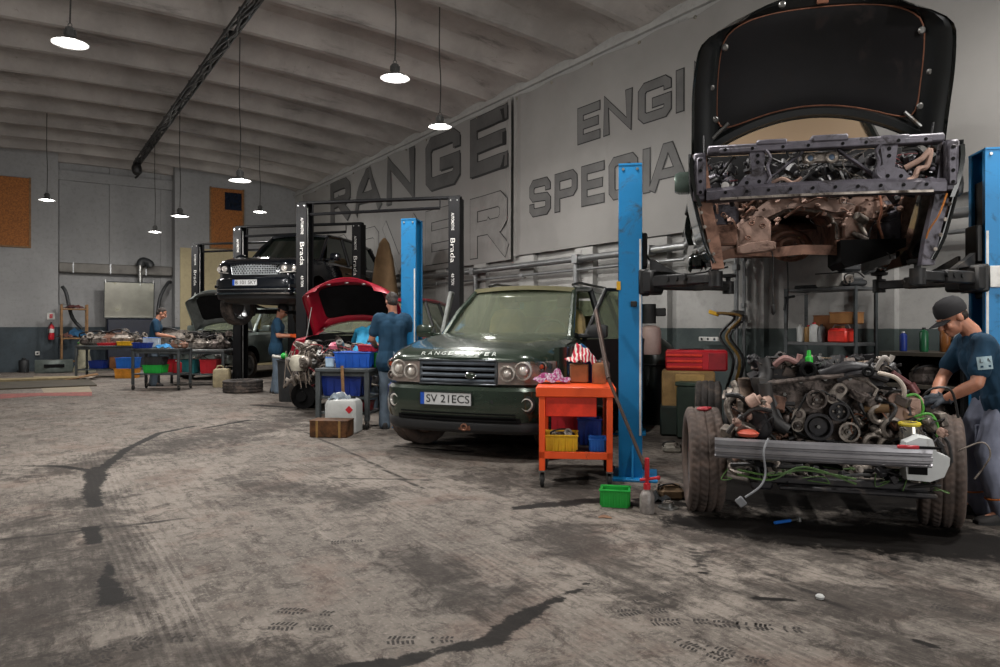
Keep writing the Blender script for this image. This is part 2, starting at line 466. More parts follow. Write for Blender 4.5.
GRIME_SHADE = [S((690, 530, 90), (820, 545, 150), (980, 550, 170)), S((850, 600, 80), (990, 610, 100)), S((745, 485, 120), (820, 485, 140), (920, 490, 130)), S((720, 590, 50), (800, 600, 70)),
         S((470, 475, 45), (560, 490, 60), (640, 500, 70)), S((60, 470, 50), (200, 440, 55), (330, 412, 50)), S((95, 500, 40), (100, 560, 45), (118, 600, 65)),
         S((560, 530, 60), (660, 590, 70)), S((230, 480, 30), (360, 500, 45)), S((420, 560, 40), (470, 600, 60)), S((860, 640, 60), (960, 655, 80)), S((10, 640, 110), (60, 560, 60), (20, 520, 50)), S((60, 660, 90), (300, 664, 60)),  # near left floor also darkened here as a painted vignette
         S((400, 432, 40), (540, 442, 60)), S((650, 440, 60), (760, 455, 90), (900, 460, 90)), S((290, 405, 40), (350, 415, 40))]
CRK = [S((765, 572, 1.4), (850, 611, 1.4)), S((735, 590, 1.5), (800, 614, 1.6), (860, 636, 1.6)), S((690, 548, 1.6), (708, 574, 1.8)), S((700, 560, 1.4), (715, 548, 1.4)), S((0, 540, .9), (130, 525, .9), (190, 518, .8)), S((305, 432, 1), (350, 452, 1), (425, 490, 1.2)), S((330, 478, 1), (430, 480, .6))]
P2 = FV[:, :2]
oil_shade = np.clip(1.5-np.min([segd(P2, q) for q in OIL_SHADE], 0), 0, 1.5)
grime_shade = np.clip(1.4-np.min([segd(P2, q) for q in GRIME_SHADE], 0), 0, 1.2)
crk = np.clip(1-np.min([segd(P2, [(x, y, max(r, .045)) for x, y, r in q]) for q in CRK], 0), 0, 1)
tv = np.full(len(P2), 9.0); tu = np.zeros(len(P2))
track(P2, S((92, 455, 1), (105, 500, 1), (135, 550, 1), (165, 610, 1), (190, 668, 1)), .17, tv, tu)
tv2 = np.full(len(P2), 9.0); tu2 = np.zeros(len(P2))
track(P2, S((300, 470, 1), (370, 500, 1), (450, 545, 1), (540, 600, 1), (640, 668, 1)), .19, tv2, tu2)
track(P2, S((660, 600, 1), (760, 650, 1), (800, 668, 1)), .17, tv2, tu2)
me = bpy.data.meshes.new('floor'); me.vertices.add(len(FV)); me.vertices.foreach_set('co', FV.ravel())
me.loops.add(FF.size); me.loops.foreach_set('vertex_index', FF.ravel().astype(np.int32))
me.polygons.add(len(FF)); me.polygons.foreach_set('loop_start', np.arange(0, FF.size, 4, dtype=np.int32))
me.update(calc_edges=True)
for nm, a in (('oil_shade', oil_shade), ('grime_shade', grime_shade), ('crack', crk), ('tv', tv), ('tu', tu), ('tvb', tv2), ('tub', tu2)):
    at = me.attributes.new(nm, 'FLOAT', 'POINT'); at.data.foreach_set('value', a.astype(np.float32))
k = NT('stained_concrete_floor'); o = k.obj()
n1 = k.noise(o, .5, 7, .65); n2 = k.noise(o, 2.2, 9, .72, dist=.5); n3 = k.noise(o, 9, 9, .78); n4 = k.noise(o, 42, 5, .75); n6 = k.noise(o, 4.6, 10, .82, dist=1.0)
st = k.n('ShaderNodeMapping'); k.l(o, st.inputs[0]); st.inputs['Rotation'].default_value = (0, 0, R(20)); st.inputs['Scale'].default_value = (.9, 6, 1)
n5 = k.noise(st.outputs[0], 2.6, 9, .78)
st2 = k.n('ShaderNodeMapping'); k.l(o, st2.inputs[0]); st2.inputs['Rotation'].default_value = (0, 0, R(-62)); st2.inputs['Scale'].default_value = (.7, 7, 1)
n7 = k.noise(st2.outputs[0], 2.2, 9, .78)
c1 = k.mix(k.ramp(n1, .3, .7), lin('#6a645e'), lin('#867e76'))
c1 = k.mix(k.math('MULTIPLY', k.ramp(n2, .45, .62), .55), c1, lin('#4e4742'))
c1 = k.mix(k.math('MULTIPLY', k.ramp(n5, .50, .62), .5), c1, lin('#453f3a'))
c1 = k.mix(k.math('MULTIPLY', k.ramp(n7, .53, .66), .4), c1, lin('#9a9188'))
c1 = k.mix(k.math('MULTIPLY', k.ramp(n6, .52, .59), .6), c1, lin('#37312d'))
c1 = k.mix(k.math('MULTIPLY', k.ramp(n3, .49, .62), .55), c1, lin('#393430'))
c1 = k.mix(k.math('MULTIPLY', k.ramp(n4, .52, .66), .35), c1, lin('#a59c92'))
c1 = k.mix(k.math('MULTIPLY', k.ramp(k.noise(o, 1.4, 5, .7), .5, .66), .35), c1, lin('#6f5a50'))
def trk(vn, un, dark, amt):
    global c1
    v = k.attr(vn); u = k.attr(un); av = k.math('ABSOLUTE', v)
    ins = k.ramp(k.math('ADD', av, k.math('MULTIPLY', k.math('SUBTRACT', n3, .5), .5)), 1.0, .8)
    grooves = k.ramp(k.math('SINE', k.math('MULTIPLY', v, 27.0)), -.2, .5)
    lug = k.ramp(k.math('SINE', k.math('ADD', k.math('MULTIPLY', u, 150.0), k.math('MULTIPLY', av, 9.0))), -.35, .3)
    m = k.math('MULTIPLY', k.math('MULTIPLY', ins, k.math('MULTIPLY', grooves, k.math('ADD', .6, k.math('MULTIPLY', lug, .4)))), k.math('MULTIPLY', k.ramp(n6, .38, .56), amt))
    c1 = k.mix(m, c1, lin(dark))
trk('tv', 'tu', '#a8a098', .34); trk('tvb', 'tub', '#3c3632', .42)
g = k.ramp(k.math('ADD', k.attr('grime_shade'), k.math('ADD', k.math('MULTIPLY', k.math('SUBTRACT', n2, .5), 2.6), k.math('ADD', k.math('MULTIPLY', k.math('SUBTRACT', n6, .5), 3.4), k.math('MULTIPLY', k.math('SUBTRACT', n5, .5), 2.0)))), .15, 1.3)
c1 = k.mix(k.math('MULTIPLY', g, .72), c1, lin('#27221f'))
cr = k.math('MULTIPLY', k.ramp(k.attr('crack'), .3, .7), k.ramp(n3, .36, .5))
c1 = k.mix(k.math('MULTIPLY', cr, .85), c1, lin('#1c1917'))
om = k.ramp(k.math('ADD', k.attr('oil_shade'), k.math('ADD', k.math('MULTIPLY', k.math('SUBTRACT', n3, .5), 1.6), k.math('MULTIPLY', k.math('SUBTRACT', n6, .5), 2.0))), .45, .85)
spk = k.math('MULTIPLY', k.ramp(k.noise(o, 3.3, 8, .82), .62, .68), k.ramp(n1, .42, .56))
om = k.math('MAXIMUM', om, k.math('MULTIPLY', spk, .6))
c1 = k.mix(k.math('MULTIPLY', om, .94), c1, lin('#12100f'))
k.l(c1, k.b.inputs['Base Color'])
k.put(k.b.inputs['Roughness'], k.math('SUBTRACT', .85, k.math('MULTIPLY', om, .12)))
k.put(k.b.inputs['Specular IOR Level'], k.math('SUBTRACT', .25, k.math('MULTIPLY', om, .12)))
k.bump(k.math('ADD', k.math('MULTIPLY', n3, 1.0), k.math('MULTIPLY', n4, .5)), .3, .006)
MC['floor'] = k.m
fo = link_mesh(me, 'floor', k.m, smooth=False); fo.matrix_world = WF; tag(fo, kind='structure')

# boot prints: small dirt marks pressed on the concrete
mb = MB(); random.seed(4)
for px, py, a in [(345, 542, .6), (305, 612, .2), (300, 627, .3), (160, 640, .5), (80, 658, 1.3), (112, 656, 1.2), (420, 640, .4), (680, 622, .4), (740, 625, .2), (768, 628, .2), (700, 650, -.5), (735, 655, -.2), (885, 575, .8), (655, 598, .9), (640, 612, .5), (960, 612, -.4)]:
    T = Matrix.Translation(G(px, py) + Vector((0, 0, .0012))) @ Matrix.Rotation(a+1.2, 4, 'Z') @ Matrix.Scale(random.uniform(.85, 1.05), 4)
    for i in range(14):
        y = -.13 + i*.0195; q = i/13
        if i in (5, 6) or random.random() < .12: continue
        wd = .034 if i < 5 else .03+.016*math.sin((q-.45)*4.6)
        for sx in (-1, 1):
            a0 = random.uniform(0, .35); a1 = random.uniform(.7, 1)
            mb.add([(sx*wd*a0, y-.006*a0, 0), (sx*wd*a1, y-.008*a1, 0), (sx*wd*a1, y-.008*a1+.0105, 0), (sx*wd*a0, y-.006*a0+.0115, 0)], [(0, 1, 2, 3) if sx > 0 else (3, 2, 1, 0)], T)
tag(mb.build('boot_prints', mat('boot_print_dirt', '#2f2a27', .9, var=.4, scale=20), smooth=0), 'dark boot prints scattered on the concrete floor', 'footprints', kind='stuff')

# ---------------------------------------------------------------- banners with their lettering
M_BAN = mat('banner_vinyl', '#82807d', .6, var=.07, scale=.8, bump=.05, bscale=3)
def fold(s, z):
    f = .012*math.sin(s*2.1+.4*z) * (1 + .5*math.sin(s*.7)) + .006*math.sin(s*5.3+z)
    d = math.exp(-((s-6.2+.55*(5.6-z))/1.5)**2); f += .05*d*math.sin(s*4.4+z*1.9)
    d = math.exp(-((s-13.6)/.35)**2); f += .035*d*math.sin((s-13.6)*16)
    d = math.exp(-((z-5.5)/.3)**2); return -.085 - .03 + f*.8 + .012*d*math.sin(s*6)
def banner(s0, s1, z0, z1, name, label):
    mb = MB(); ns = int((s1-s0)*16); nz = 22
    mb.slab(lambda a, b: (s0+(s1-s0)*a, fold(s0+(s1-s0)*a, z0+(z1-z0)*b), z0+(z1-z0)*b - .05*math.sin(a*PI*7)**2*(b > .99)), ns, nz, (0, .006, 0))
    t = thing(name, label, 'banner', W(s0, 0, z0), WANG)
    T = Matrix.Translation((-s0, 0, -z0))
    mb.build('sheet', M_BAN, t, M=T, smooth=60)
    for i in range(int((s1-s0)/1.1)+1):
        s = s0+.08+i*1.1
        if s < s1: MB().torus((s, fold(s, z1-.06)-.006, z1-.06), .022, .007, (0, 1, 0), 10, 5).build('eyelet', mat('eyelet_brass', '#8b8577', .4, 1), t, M=T)
    return t
STROKES = {
 'R': [[(0, 0), (0, 1), (.86, 1), (1, .88), (1, .6), (.86, .47), (0, .47)], [(.5, .47), (1, 0)]],
 'A': [[(0, 0), (.42, 1), (.58, 1), (1, 0)], [(.2, .3), (.8, .3)]],
 'N': [[(0, 0), (0, 1), (1, 0), (1, 1)]],
 'G': [[(1, .86), (1, .9), (.88, 1), (.13, 1), (0, .87), (0, .13), (.13, 0), (.88, 0), (1, .12), (1, .42), (.55, .42)]],
 'E': [[(1, 1), (0, 1), (0, 0), (1, 0)], [(0, .5), (.9, .5)]],
 'O': [[(.13, 1), (0, .87), (0, .13), (.13, 0), (.87, 0), (1, .13), (1, .87), (.87, 1), (.13, 1)]],
 'V': [[(0, 1), (.5, 0), (1, 1)]], 'I': [[(.5, 0), (.5, 1)]], 'L': [[(0, 1), (0, 0), (1, 0)]], 'T': [[(0, 1), (1, 1)], [(.5, 1), (.5, 0)]],
 'C': [[(1, .85), (1, .88), (.88, 1), (.13, 1), (0, .87), (0, .13), (.13, 0), (.88, 0), (1, .12), (1, .15)]],
 'P': [[(0, 0), (0, 1), (.86, 1), (1, .88), (1, .55), (.86, .43), (0, .43)]],
 'S': [[(.98, .84), (.98, .88), (.86, 1), (.13, 1), (0, .88), (0, .63), (.12, .52), (.88, .48), (1, .37), (1, .12), (.87, 0), (.13, 0), (0, .12), (0, .17)]]}
def letter(mb, ch, s0, z0, w, h, t, dy):
    def strip(pts):
        P3 = [Vector((s0+t/2+(w-t)*x, z0+t/2+(h-t)*y)) for x, y in pts]; n = len(P3); L = []; Rr = []
        for i, p in enumerate(P3):
            a = (p-P3[i-1]).normalized() if i else (P3[1]-p).normalized(); b = (P3[i+1]-p).normalized() if i < n-1 else a
            na = Vector((-a.y, a.x)); nb = Vector((-b.y, b.x)); m = (na+nb)
            m = na if m.length < .25 else m.normalized(); kk = min(1/max(m.dot(na), .3), 1.6)
            e = (-a if i == 0 else a if i == n-1 else Vector((0, 0)))*(t*.5)
            if ch in 'AVNI' : e = e*0.98
            L.append(p+m*kk*t/2+e); Rr.append(p-m*kk*t/2+e)
        for i in range(n-1):
            q = max(1, int((P3[i+1]-P3[i]).length/.12)); g = 3
            def fn(a, b, i=i):
                pa = L[i].lerp(L[i+1], a); pb = Rr[i].lerp(Rr[i+1], a); c = pa.lerp(pb, b)
                return (c.x, fold(c.x, c.y)-dy, c.y)
            mb.grid(fn, q, g)
    for st_ in STROKES[ch]: strip(st_)
def word(t, txt, places, z0, h, tk, mfill, mline, s0o, z0o, dx=.035):
    T = Matrix.Translation((-s0o, 0, -z0o))
    for ch, (a, b) in zip(txt, places):
        a, b = [x + (.3-.011*(x-3.5) if x < 13.4 else .16) for x in (a, b)]
        l = MB(); letter(l, ch, a+dx, z0-dx, b-a, h, tk, .006)
        lo = MB(); letter(lo, ch, a-.018, z0-.018, b-a+.036, h+.036, tk+.036, .004); l.merge(lo)
        fl = MB(); letter(fl, ch, a, z0, b-a, h, tk, .009)
        p = l.build('letter', mline, t, M=T, smooth=0); fl.build('letter_face', mfill, p, M=T, smooth=0)
M_LB = mat('letter_black', '#0b0b0b', .6, var=.1)
M_LF = mat('letter_dark_grey', '#484746', .6, var=.25, scale=1.2)
M_LG = mat('letter_mid_grey', '#545352', .6, var=.25, scale=1.2)
M_LP = mat('letter_pale_grey', '#7f7d7a', .6, var=.2, scale=1.2)
b1 = banner(1.2, 13.56, 2.62, 5.74, 'wall_banner', 'long grey banner with two rows of huge letters on the far long wall')
pl = [(3.5, 4.98), (5.4, 7.25), (7.6, 9.2), (9.8, 11.35), (11.8, 13.26)]
word(b1, 'RANGE', pl, 4.47, 1.2, .27, M_LF, M_LB, 1.2, 2.62, .05)
word(b1, 'ROVER', [(3.5, 4.98), (5.4, 7.1), (7.4, 9.3), (9.8, 11.35), (11.8, 13.26)], 2.75, 1.25, .28, M_LP, M_LB, 1.2, 2.62, .012)
b2 = banner(13.62, 22.4, 2.68, 5.76, 'wall_banner', 'grey vinyl banner lettered ENGINE and SPECIALIST on the wall behind the raised car body')
eng = [(15.4, 15.95), (16.05, 16.7), (16.84, 17.5), (17.55, 17.8), (17.92, 18.57), (18.7, 19.25)]
word(b2, 'ENGINE', eng, 4.43, .6, .13, M_LG, M_LB, 13.62, 2.68, .018)
spe = [(14.0, 14.62), (14.75, 15.37), (15.5, 16.05), (16.18, 16.82), (16.92, 17.1), (17.08, 17.8), (17.92, 18.42), (18.5, 18.7), (18.8, 19.42), (19.52, 20.12)]
word(b2, 'SPECIALIST', spe, 3.36, .66, .13, M_LG, M_LB, 13.62, 2.68, .018)

# ---------------------------------------------------------------- lamps
M_LENS = mat('lamp_lens', (1, .98, .95), .3, emit=9)
M_LAMP = mat('lamp_aluminium', '#4a4a49', .6, .2)
M_CORD = mat('lamp_cord', '#2a2826', .7)
def lamp(loc, top, label, first=[None]):
    t = thing('pendant_lamp', label, 'lamp', loc)
    MB().lathe([(.04, .10), (.05, .045), (.08, .022), (.15, -.005), (.182, -.03), (.172, -.032), (.135, -.016), (.01, -.005)], 28).build('shade', M_LAMP, t)
    MB().lathe([(.0001, -.04), (.07, -.038), (.118, -.029), (.126, -.02), (.11, -.012)], 28).build('lens', M_LENS, t)
    hs = MB().lathe([(.0001, .15), (.03, .15), (.045, .14), (.05, .06), (.02, .05)], 16)
    for i in range(10):
        a = 2*PI*i/10; hs.box((.052*math.cos(a), .052*math.sin(a), .09), (.02, .005, .06), rot=(0, 0, a))
    hs.build('driver_housing', M_LAMP, t)
    MB().torus((0, 0, .17), .022, .005, (0, 1, 0), 12, 5).build('hook', M_LAMP, t)
    ct = MB(); z1 = top-loc[2]
    ct.tube(curve([(0, 0, .19), (.012, 0, .25+z1*.2), (-.01, .006, z1*.55), (0, 0, z1)], 5), .009, 5); ct.build('cord', M_CORD, t)
    for nm, kind, e, dz in (('down', 'AREA', LAMP_W, -.05), ('glow', 'POINT', LAMP_W*1.15, -.10)):
        d = bpy.data.lights.new('lamp_'+nm, kind); d.energy = e; d.color = (1, .965, .925)
        if kind == 'AREA': d.shape = 'DISK'; d.size = .33
        else: d.shadow_soft_size = .1
        lo = bpy.data.objects.new('lamp_'+nm, d); COL.objects.link(lo); lo.parent = t; lo.location = (0, 0, dz)
    return t
for px, py, Z, lab in [(70, 41, 7.76, 'nearest of the left hanging lamps, high above the empty floor, cut by the top edge'), (395, 76, 8.84, 'large hanging lamp with a looped cable under its cord near the ceiling centre'),
                       (440, 125, 11.1, 'hanging lamp glowing right in front of the letter G on the banner'), (240, 179, 11.8, 'hanging lamp above the raised dark car in front of the orange board'),
                       (260, 211, 19.4, 'small hanging lamp on a long cord right of the board with a dark window'), (180, 215, 15.4, 'hanging lamp in front of the narrow pillar beside the back recess'),
                       (155, 231, 19.6, 'lowest hanging lamp, over the steel panel in the back recess'), (47, 199, 17.4, 'hanging lamp beside the plain orange board on the far left wall')]:
    p = P(px, py, Z); q = WFi @ p
    lamp(p, 6.06 if abs(-q.y-5.2) < .2 else ceil_shell(-q.y)+.02, lab)
for s, u, lab in [(20.5, 4.4, 'hanging lamp above the bays in front of the raised bonnet, out of the frame'), (20.5, 8.2, 'hanging lamp over the clear floor above the camera'), (24.5, 3.2, 'hanging lamp over the right end of the hall beside the blue post'),
                  (17.6, 10.6, 'hanging lamp by the left wall out of the frame'), (23.2, 1.6, 'hanging lamp close to the long wall behind the tall blue post')]:
    lamp(W(s, u, 4.45), ceil_shell(u)+.02, lab)
# ================================================================ two-post lifts
M_BLUE = mat('lift_blue_paint', '#0874ac', .5, var=.08, scale=2, dirt='#2a4a5e', da=.22, dscale=4)
M_BLK = mat('lift_black_paint', '#0a0b0e', .6, var=.2, scale=3, dirt='#23211f', da=.2, spec=.25)
M_ARM = mat('lift_arm_black', '#1d1d1e', .5, .3, var=.4, scale=9, dirt='#4a4541', da=.4)
M_STEEL = mat('bare_steel', '#8a8a88', .35, .9, var=.25, dirt='#5b4a3c', da=.25)
M_BOLT = mat('zinc_bolt', '#b9bab8', .3, .9)
M_WHITE = mat('white_sticker', '#c9c8c4', .5)
M_RUBBER = mat('black_rubber', '#141414', .7, var=.3)
M_YEL = mat('yellow_sticker', '#c79a1e', .5)
def arm(root, side, y0, tipx, tipy, zc, hz):
    """telescopic swing arm from a carriage to a pad; one part with its pad and pin as sub-parts"""
    a = Vector((side*1.26, y0, zc)); b = Vector((tipx, tipy, zc)); d = (b-a).normalized(); L = (b-a).length
    F = Matrix.Translation(a) @ Matrix.Rotation(math.atan2(d.y, d.x), 4, 'Z')
    m = MB(); m.box((L*.3, 0, 0), (L*.66, .12, .10), .012); m.box((L*.74, 0, -.004), (L*.5, .09, .075), .008)
    m.box((L*.02, 0, 0), (.16, .16, .2), .02); m.cyl((L, 0, -.07), (L, 0, .05), .055, n=14)
    m.add([(L*.02, -.02, .1), (L*.02, .02, .1), (L*.4, .02, .066), (L*.4, -.02, .066), (L*.02, -.02, .2), (L*.02, .02, .2)], [(0,1,2,3),(0,4,5,1),(4,3,2,5),(0,3,4),(1,5,2)])
    for t in (.36, .5, .62): m.cyl((L*t, -.07, .01), (L*t, .07, .01), .02, n=8)
    o = m.build('arm', M_ARM, root, M=F)
    p = MB(); p.cyl((L, 0, .05), (L, 0, hz-.03), .024, n=10); p.disc((L, 0, hz-.03), (0, 0, 1), [(.02, -.01), (.07, 0), (.075, .025), (.05, .03), (.0001, .03)], 18)
    p.build('pad', M_RUBBER, o, M=F)
def lift(key, H, body, label, carr, arms, overhead=False, tags=True):
    t = thing('two_post_lift', label, 'car lift', (*BAYS[key], 0), BANG, 'two-post lifts in a diagonal row')
    for sd in (-1, 1):
        x = sd*1.43
        m = MB(); bp = []
        poly = [(-.10, -.15), (.10, -.15), (.10, -.10), (.085, -.10), (.085, -.135), (-.085, -.135), (-.085, .135), (.085, .135), (.085, .10), (.10, .10), (.10, .15), (-.10, .15)]
        if sd > 0: poly = [(-a, b) for a, b in poly][::-1]
        m.prism(poly, .02, H, Matrix.Translation((x, 0, 0)))
        m.box((x, 0, H-.008), (.2, .31, .016))
        for yy in (-.22, .22): m.add([(x-sd*.02-.008, 0, .02), (x-sd*.02+.008, 0, .02), (x-sd*.02+.008, yy, .02), (x-sd*.02-.008, yy, .02), (x-sd*.02-.008, yy*.68, .3), (x-sd*.02+.008, yy*.68, .3)], [(0,3,2,1),(3,4,5,2),(0,4,3),(1,2,5)])
        c = m.build('column', body, t, smooth=30)
        MB().box((x-sd*.02, 0, .01), (.42, .52, .02), .004).build('base_plate', body, c)
        for bx in (-.16, .12):
            for by in (-.2, .2): MB().cyl((x+bx, by, .02), (x+bx, by, .045), .016, n=6).build('anchor_bolt', M_BOLT, c, smooth=0)
        for bx in (-.06, .06): MB().cyl((x+bx, -.15, H-.05), (x+bx, -.158, H-.05), .012, n=10).build('top_bolt', M_BOLT, c)
        MB().box((x+.085 if sd < 0 else x-.085, -.152, H*.45), (.018, .004, H*.62)).build('edge_strip', M_WHITE if not overhead else M_BLK, c)
        m = MB(); z = carr
        m.box((x-sd*-.02, 0, z+.32), (.17, .25, .95), .01); m.box((x-sd*.12, 0, z), (.1, .34, .22), .015)
        m.box((x-sd*.12, 0, z+.28), (.05, .22, .3), .01)
        cg = m.build('carriage', M_ARM, t)
        MB().tube([(x-sd*.02, .06, .05), (x-sd*.02, .06, H-.06)], .012, 6).build('chain', M_STEEL, c)
        if overhead and tags:
            T = FACE((x, -.1525, 0), (0, 0, -1), (1, 0, 0))
            tx = MB(); text_mb('Brada', .42, .08, 0, .0, FACE((x-sd*.02, -.153, H-.92), (0, 0, -1), (1, 0, 0)), tx); tx.build('maker_lettering', M_WHITE, c, smooth=0)
            for zz, L, tt in ((H-.42, .30, 'AUTOMOTIVE'), (H-1.42, .2, '4.0 TON')):
                tx = MB(); text_mb(tt, L, .05, 0, .01, FACE((x-sd*.02, -.153, zz), (0, 0, -1), (1, 0, 0)), tx); tx.build('small_lettering', M_WHITE, c, smooth=0)
    for a in arms: arm(t, *a)
    if overhead:
        m = MB(); m.box((0, 0, H+.02), (3.05, .12, .05), .01); m.build('crossbar', M_BLK, t)
        m = MB(); m.tube([(-1.3, -.05, H-.2), (1.15, -.05, H-.16)], .028, 8); m.tube([(1.15, -.05, H-.16), (1.15, -.05, H-.0)], .012, 6); m.tube([(-1.25, -.05, H-.2), (-1.25, -.05, H-.0)], .012, 6); m.build('limit_bar', M_BLK, t)
    return t
ZA = 1.71
LA = lift('A', 2.74, M_BLUE, 'blue two-post lift in the foreground holding the stripped car body high in the air', ZA,
     [(-1, -.12, -.76, -.6, ZA, .12), (-1, .12, -.52, .75, ZA-.0, .12), (1, -.12, .69, -.6, ZA, .12), (1, .12, .82, .75, ZA-.0, .12)])
LB = lift('B', 2.74, M_BLUE, 'blue two-post lift standing either side of the green off-roader, its arms lowered', .14,
     [(-1, .12, -.55, .95, .14, .11), (1, .12, .55, .95, .14, .11)])
LC = lift('C', 3.56, M_BLK, 'black two-post lift with an overhead bar, standing around the red car', .14, [(-1, .12, -.5, 1.0, .14, .11), (1, .12, .5, 1.0, .14, .11)], True)
LD = lift('D', 3.56, M_BLK, 'black two-post lift holding the dark car up in the air', 1.66, [(-1, -.12, -.55, -.9, 1.66, .12), (-1, .12, -.55, .95, 1.66, .12), (1, -.12, .55, -.9, 1.66, .12), (1, .12, .55, .95, 1.66, .12)], True)
LE = lift('E', 3.56, M_BLK, 'farthest black two-post lift, beside the silver car with its bonnet up', .14, [(-1, .12, -.55, .95, .14, .11), (1, .12, .55, .95, .14, .11)], True)
# fittings on the two front lifts
MB().box((1.46, -.156, 1.72), (.2, .012, .17), .004).build('rating_plate', M_WHITE, LA)
MB().box((-1.53, -.154, 1.68), (.035, .004, .075)).build('warning_sticker', M_YEL, LA)
MB().box((-1.4, -.165, 1.52), (.055, .03, .05), .006).build('lock_release', M_RUBBER, LA)
MB().tube(curve([(-1.33, .0, 2.0), (-1.2, -.05, 1.85), (-.95, -.02, 1.78), (-.6, 0, 1.84)], 6), .008, 6).build('hose', M_RUBBER, LA)
mm = MB(); mm.cyl((1.66, -.1, 1.36), (1.66, -.1, 1.6), .085, n=18); mm.box((1.80, -.1, 1.5), (.12, .1, .1), .01); mm.build('pump_motor', M_RUBBER, LB)
mm = MB(); mm.lathe([(.05, .36), (.11, .33), (.125, .28), (.125, .02), (.11, 0)], 20, Matrix.Translation((1.68, -.1, .98))); mm.build('oil_reservoir', mat('milky_oil_tank', '#a78f88', .45, var=.1), LB)
# ================================================================ cars
M_GREEN = mat('dark_green_car_paint', '#2f3b31', .25, .3, var=.08, scale=1.5, dirt='#4c5046', da=.12, coat=.8)
M_NAVY = mat('dark_blue_car_paint', '#0c121a', .18, .4, var=.08, scale=1.5, coat=1)
M_RED = mat('dark_red_car_paint', '#8e0f26', .28, .2, var=.1, scale=2, coat=.6)
M_SILV = mat('pale_green_silver_paint', '#7d8884', .3, .5, var=.08, scale=1.5, coat=.6)
M_BODYBLK = mat('black_underbody', '#0b0b0c', .8, var=.4, spec=.15)
M_PLAS = mat('black_plastic', '#17181a', .5, var=.3)
M_GLASS = glass('car_glass', '#c9d0bd', .14)
M_GLASSD = glass('dark_car_glass', '#2a332d', .3)
M_CHROME = mat('chrome', '#c9cbcc', .12, 1)
M_LAMPG = mat('headlamp_silver', '#b4aaa6', .22, .75, var=.2, scale=20)
M_LAMPB = mat('headlamp_bowl', '#e4e0da', .22, .45)
M_LAMPC = mat('headlamp_pinkish_backing', '#b3a49e', .35, .25, var=.2)
M_AMBER = mat('amber_lens', '#a8442a', .25, var=.2)
M_TYRE = mat('tyre_rubber', '#2e2a28', .8, var=.3, scale=12, dirt='#5a4f48', da=.45, dscale=7)
M_TYREB = mat('dusty_tyre_rubber', '#4b413c', .85, var=.25, scale=12, dirt='#5d4e46', da=.5, dscale=6)
M_RIM = mat('rusty_brake_metal', '#5a4234', .6, .5, var=.4, scale=14)
M_ALLOY = mat('alloy_rim', '#8a8b8c', .35, .8, var=.15)
M_TRIM = mat('tan_cabin_trim', '#b59a6c', .7, var=.2)
M_DARK = mat('dark_cabin_trim', '#1a1917', .75, var=.3)
M_PLATE = mat('white_number_plate', '#c4c6c6', .4, var=.04)
M_EU = mat('plate_blue', '#1f4fae', .4)
M_INK = mat('plate_ink', '#111111', .6)
M_RUST = mat('rusty_sheet_metal', '#8e6a59', .7, .15, var=.3, scale=5, dirt='#3e2a22', da=.5, dscale=4, bump=.25, bscale=25)
M_PINK = mat('primer_brown_metal', '#a88b7d', .65, .15, var=.25, scale=6, dirt='#4a3329', da=.45, dscale=5, bump=.2, bscale=30)
M_ENG = mat('greasy_engine_metal', '#6d635e', .5, .5, var=.45, scale=14, dirt='#1e1a18', da=.5, dscale=8, bump=.2, bscale=50)
M_ALU = mat('cast_aluminium', '#8f877f', .45, .7, var=.35, scale=16, dirt='#3b332e', da=.45, dscale=9, bump=.2, bscale=60)
M_ENGB = mat('black_engine_plastic', '#232225', .45, .1, var=.4, scale=10, dirt='#4b443f', da=.3, dscale=7)
M_HOSE = mat('black_hose', '#1c1b1c', .5, var=.4, dirt='#3f3a36', da=.3)
M_WIREG = mat('green_wire', '#4f9a3a', .5)
M_COPPER = mat('copper_pipe', '#9a6a55', .4, .7, var=.2)
M_BELT = mat('drive_belt', '#0f0f10', .7)

def tyre_mesh(Ro, Wd, Ri, nseg=96, tread=True):
    """tyre about the X axis, tread cut as herringbone blocks"""
    hw = Wd/2; prof = [(-hw*.72, Ri), (-hw*.9, Ri+.012), (-hw, Ri+(Ro-Ri)*.45), (-hw*.985, Ro-.045), (-hw*.9, Ro-.016)]
    nt = 22
    prof += [(-hw*.82+hw*1.64*i/nt, Ro - .004*abs(2*i/nt-1)**2) for i in range(nt+1)]
    prof += [(-x, r) for x, r in prof[:5]][::-1]
    vs = []; n = len(prof); fs = []
    for k in range(nseg):
        a = 2*PI*k/nseg
        for i, (x, r) in enumerate(prof):
            rr = r
            if tread and 5 <= i <= 5+nt:
                j = i-5
                if j in (4, 5, 11, 17, 18): rr -= .010
                elif (k + int(abs(j-11)*.5)) % 4 == 0: rr -= .008
            vs.append((x, rr*math.cos(a), rr*math.sin(a)))
    for k in range(nseg):
        k2 = (k+1) % nseg
        for i in range(n-1): fs.append((k*n+i, k*n+i+1, k2*n+i+1, k2*n+i))
    return MB().add(vs, fs)
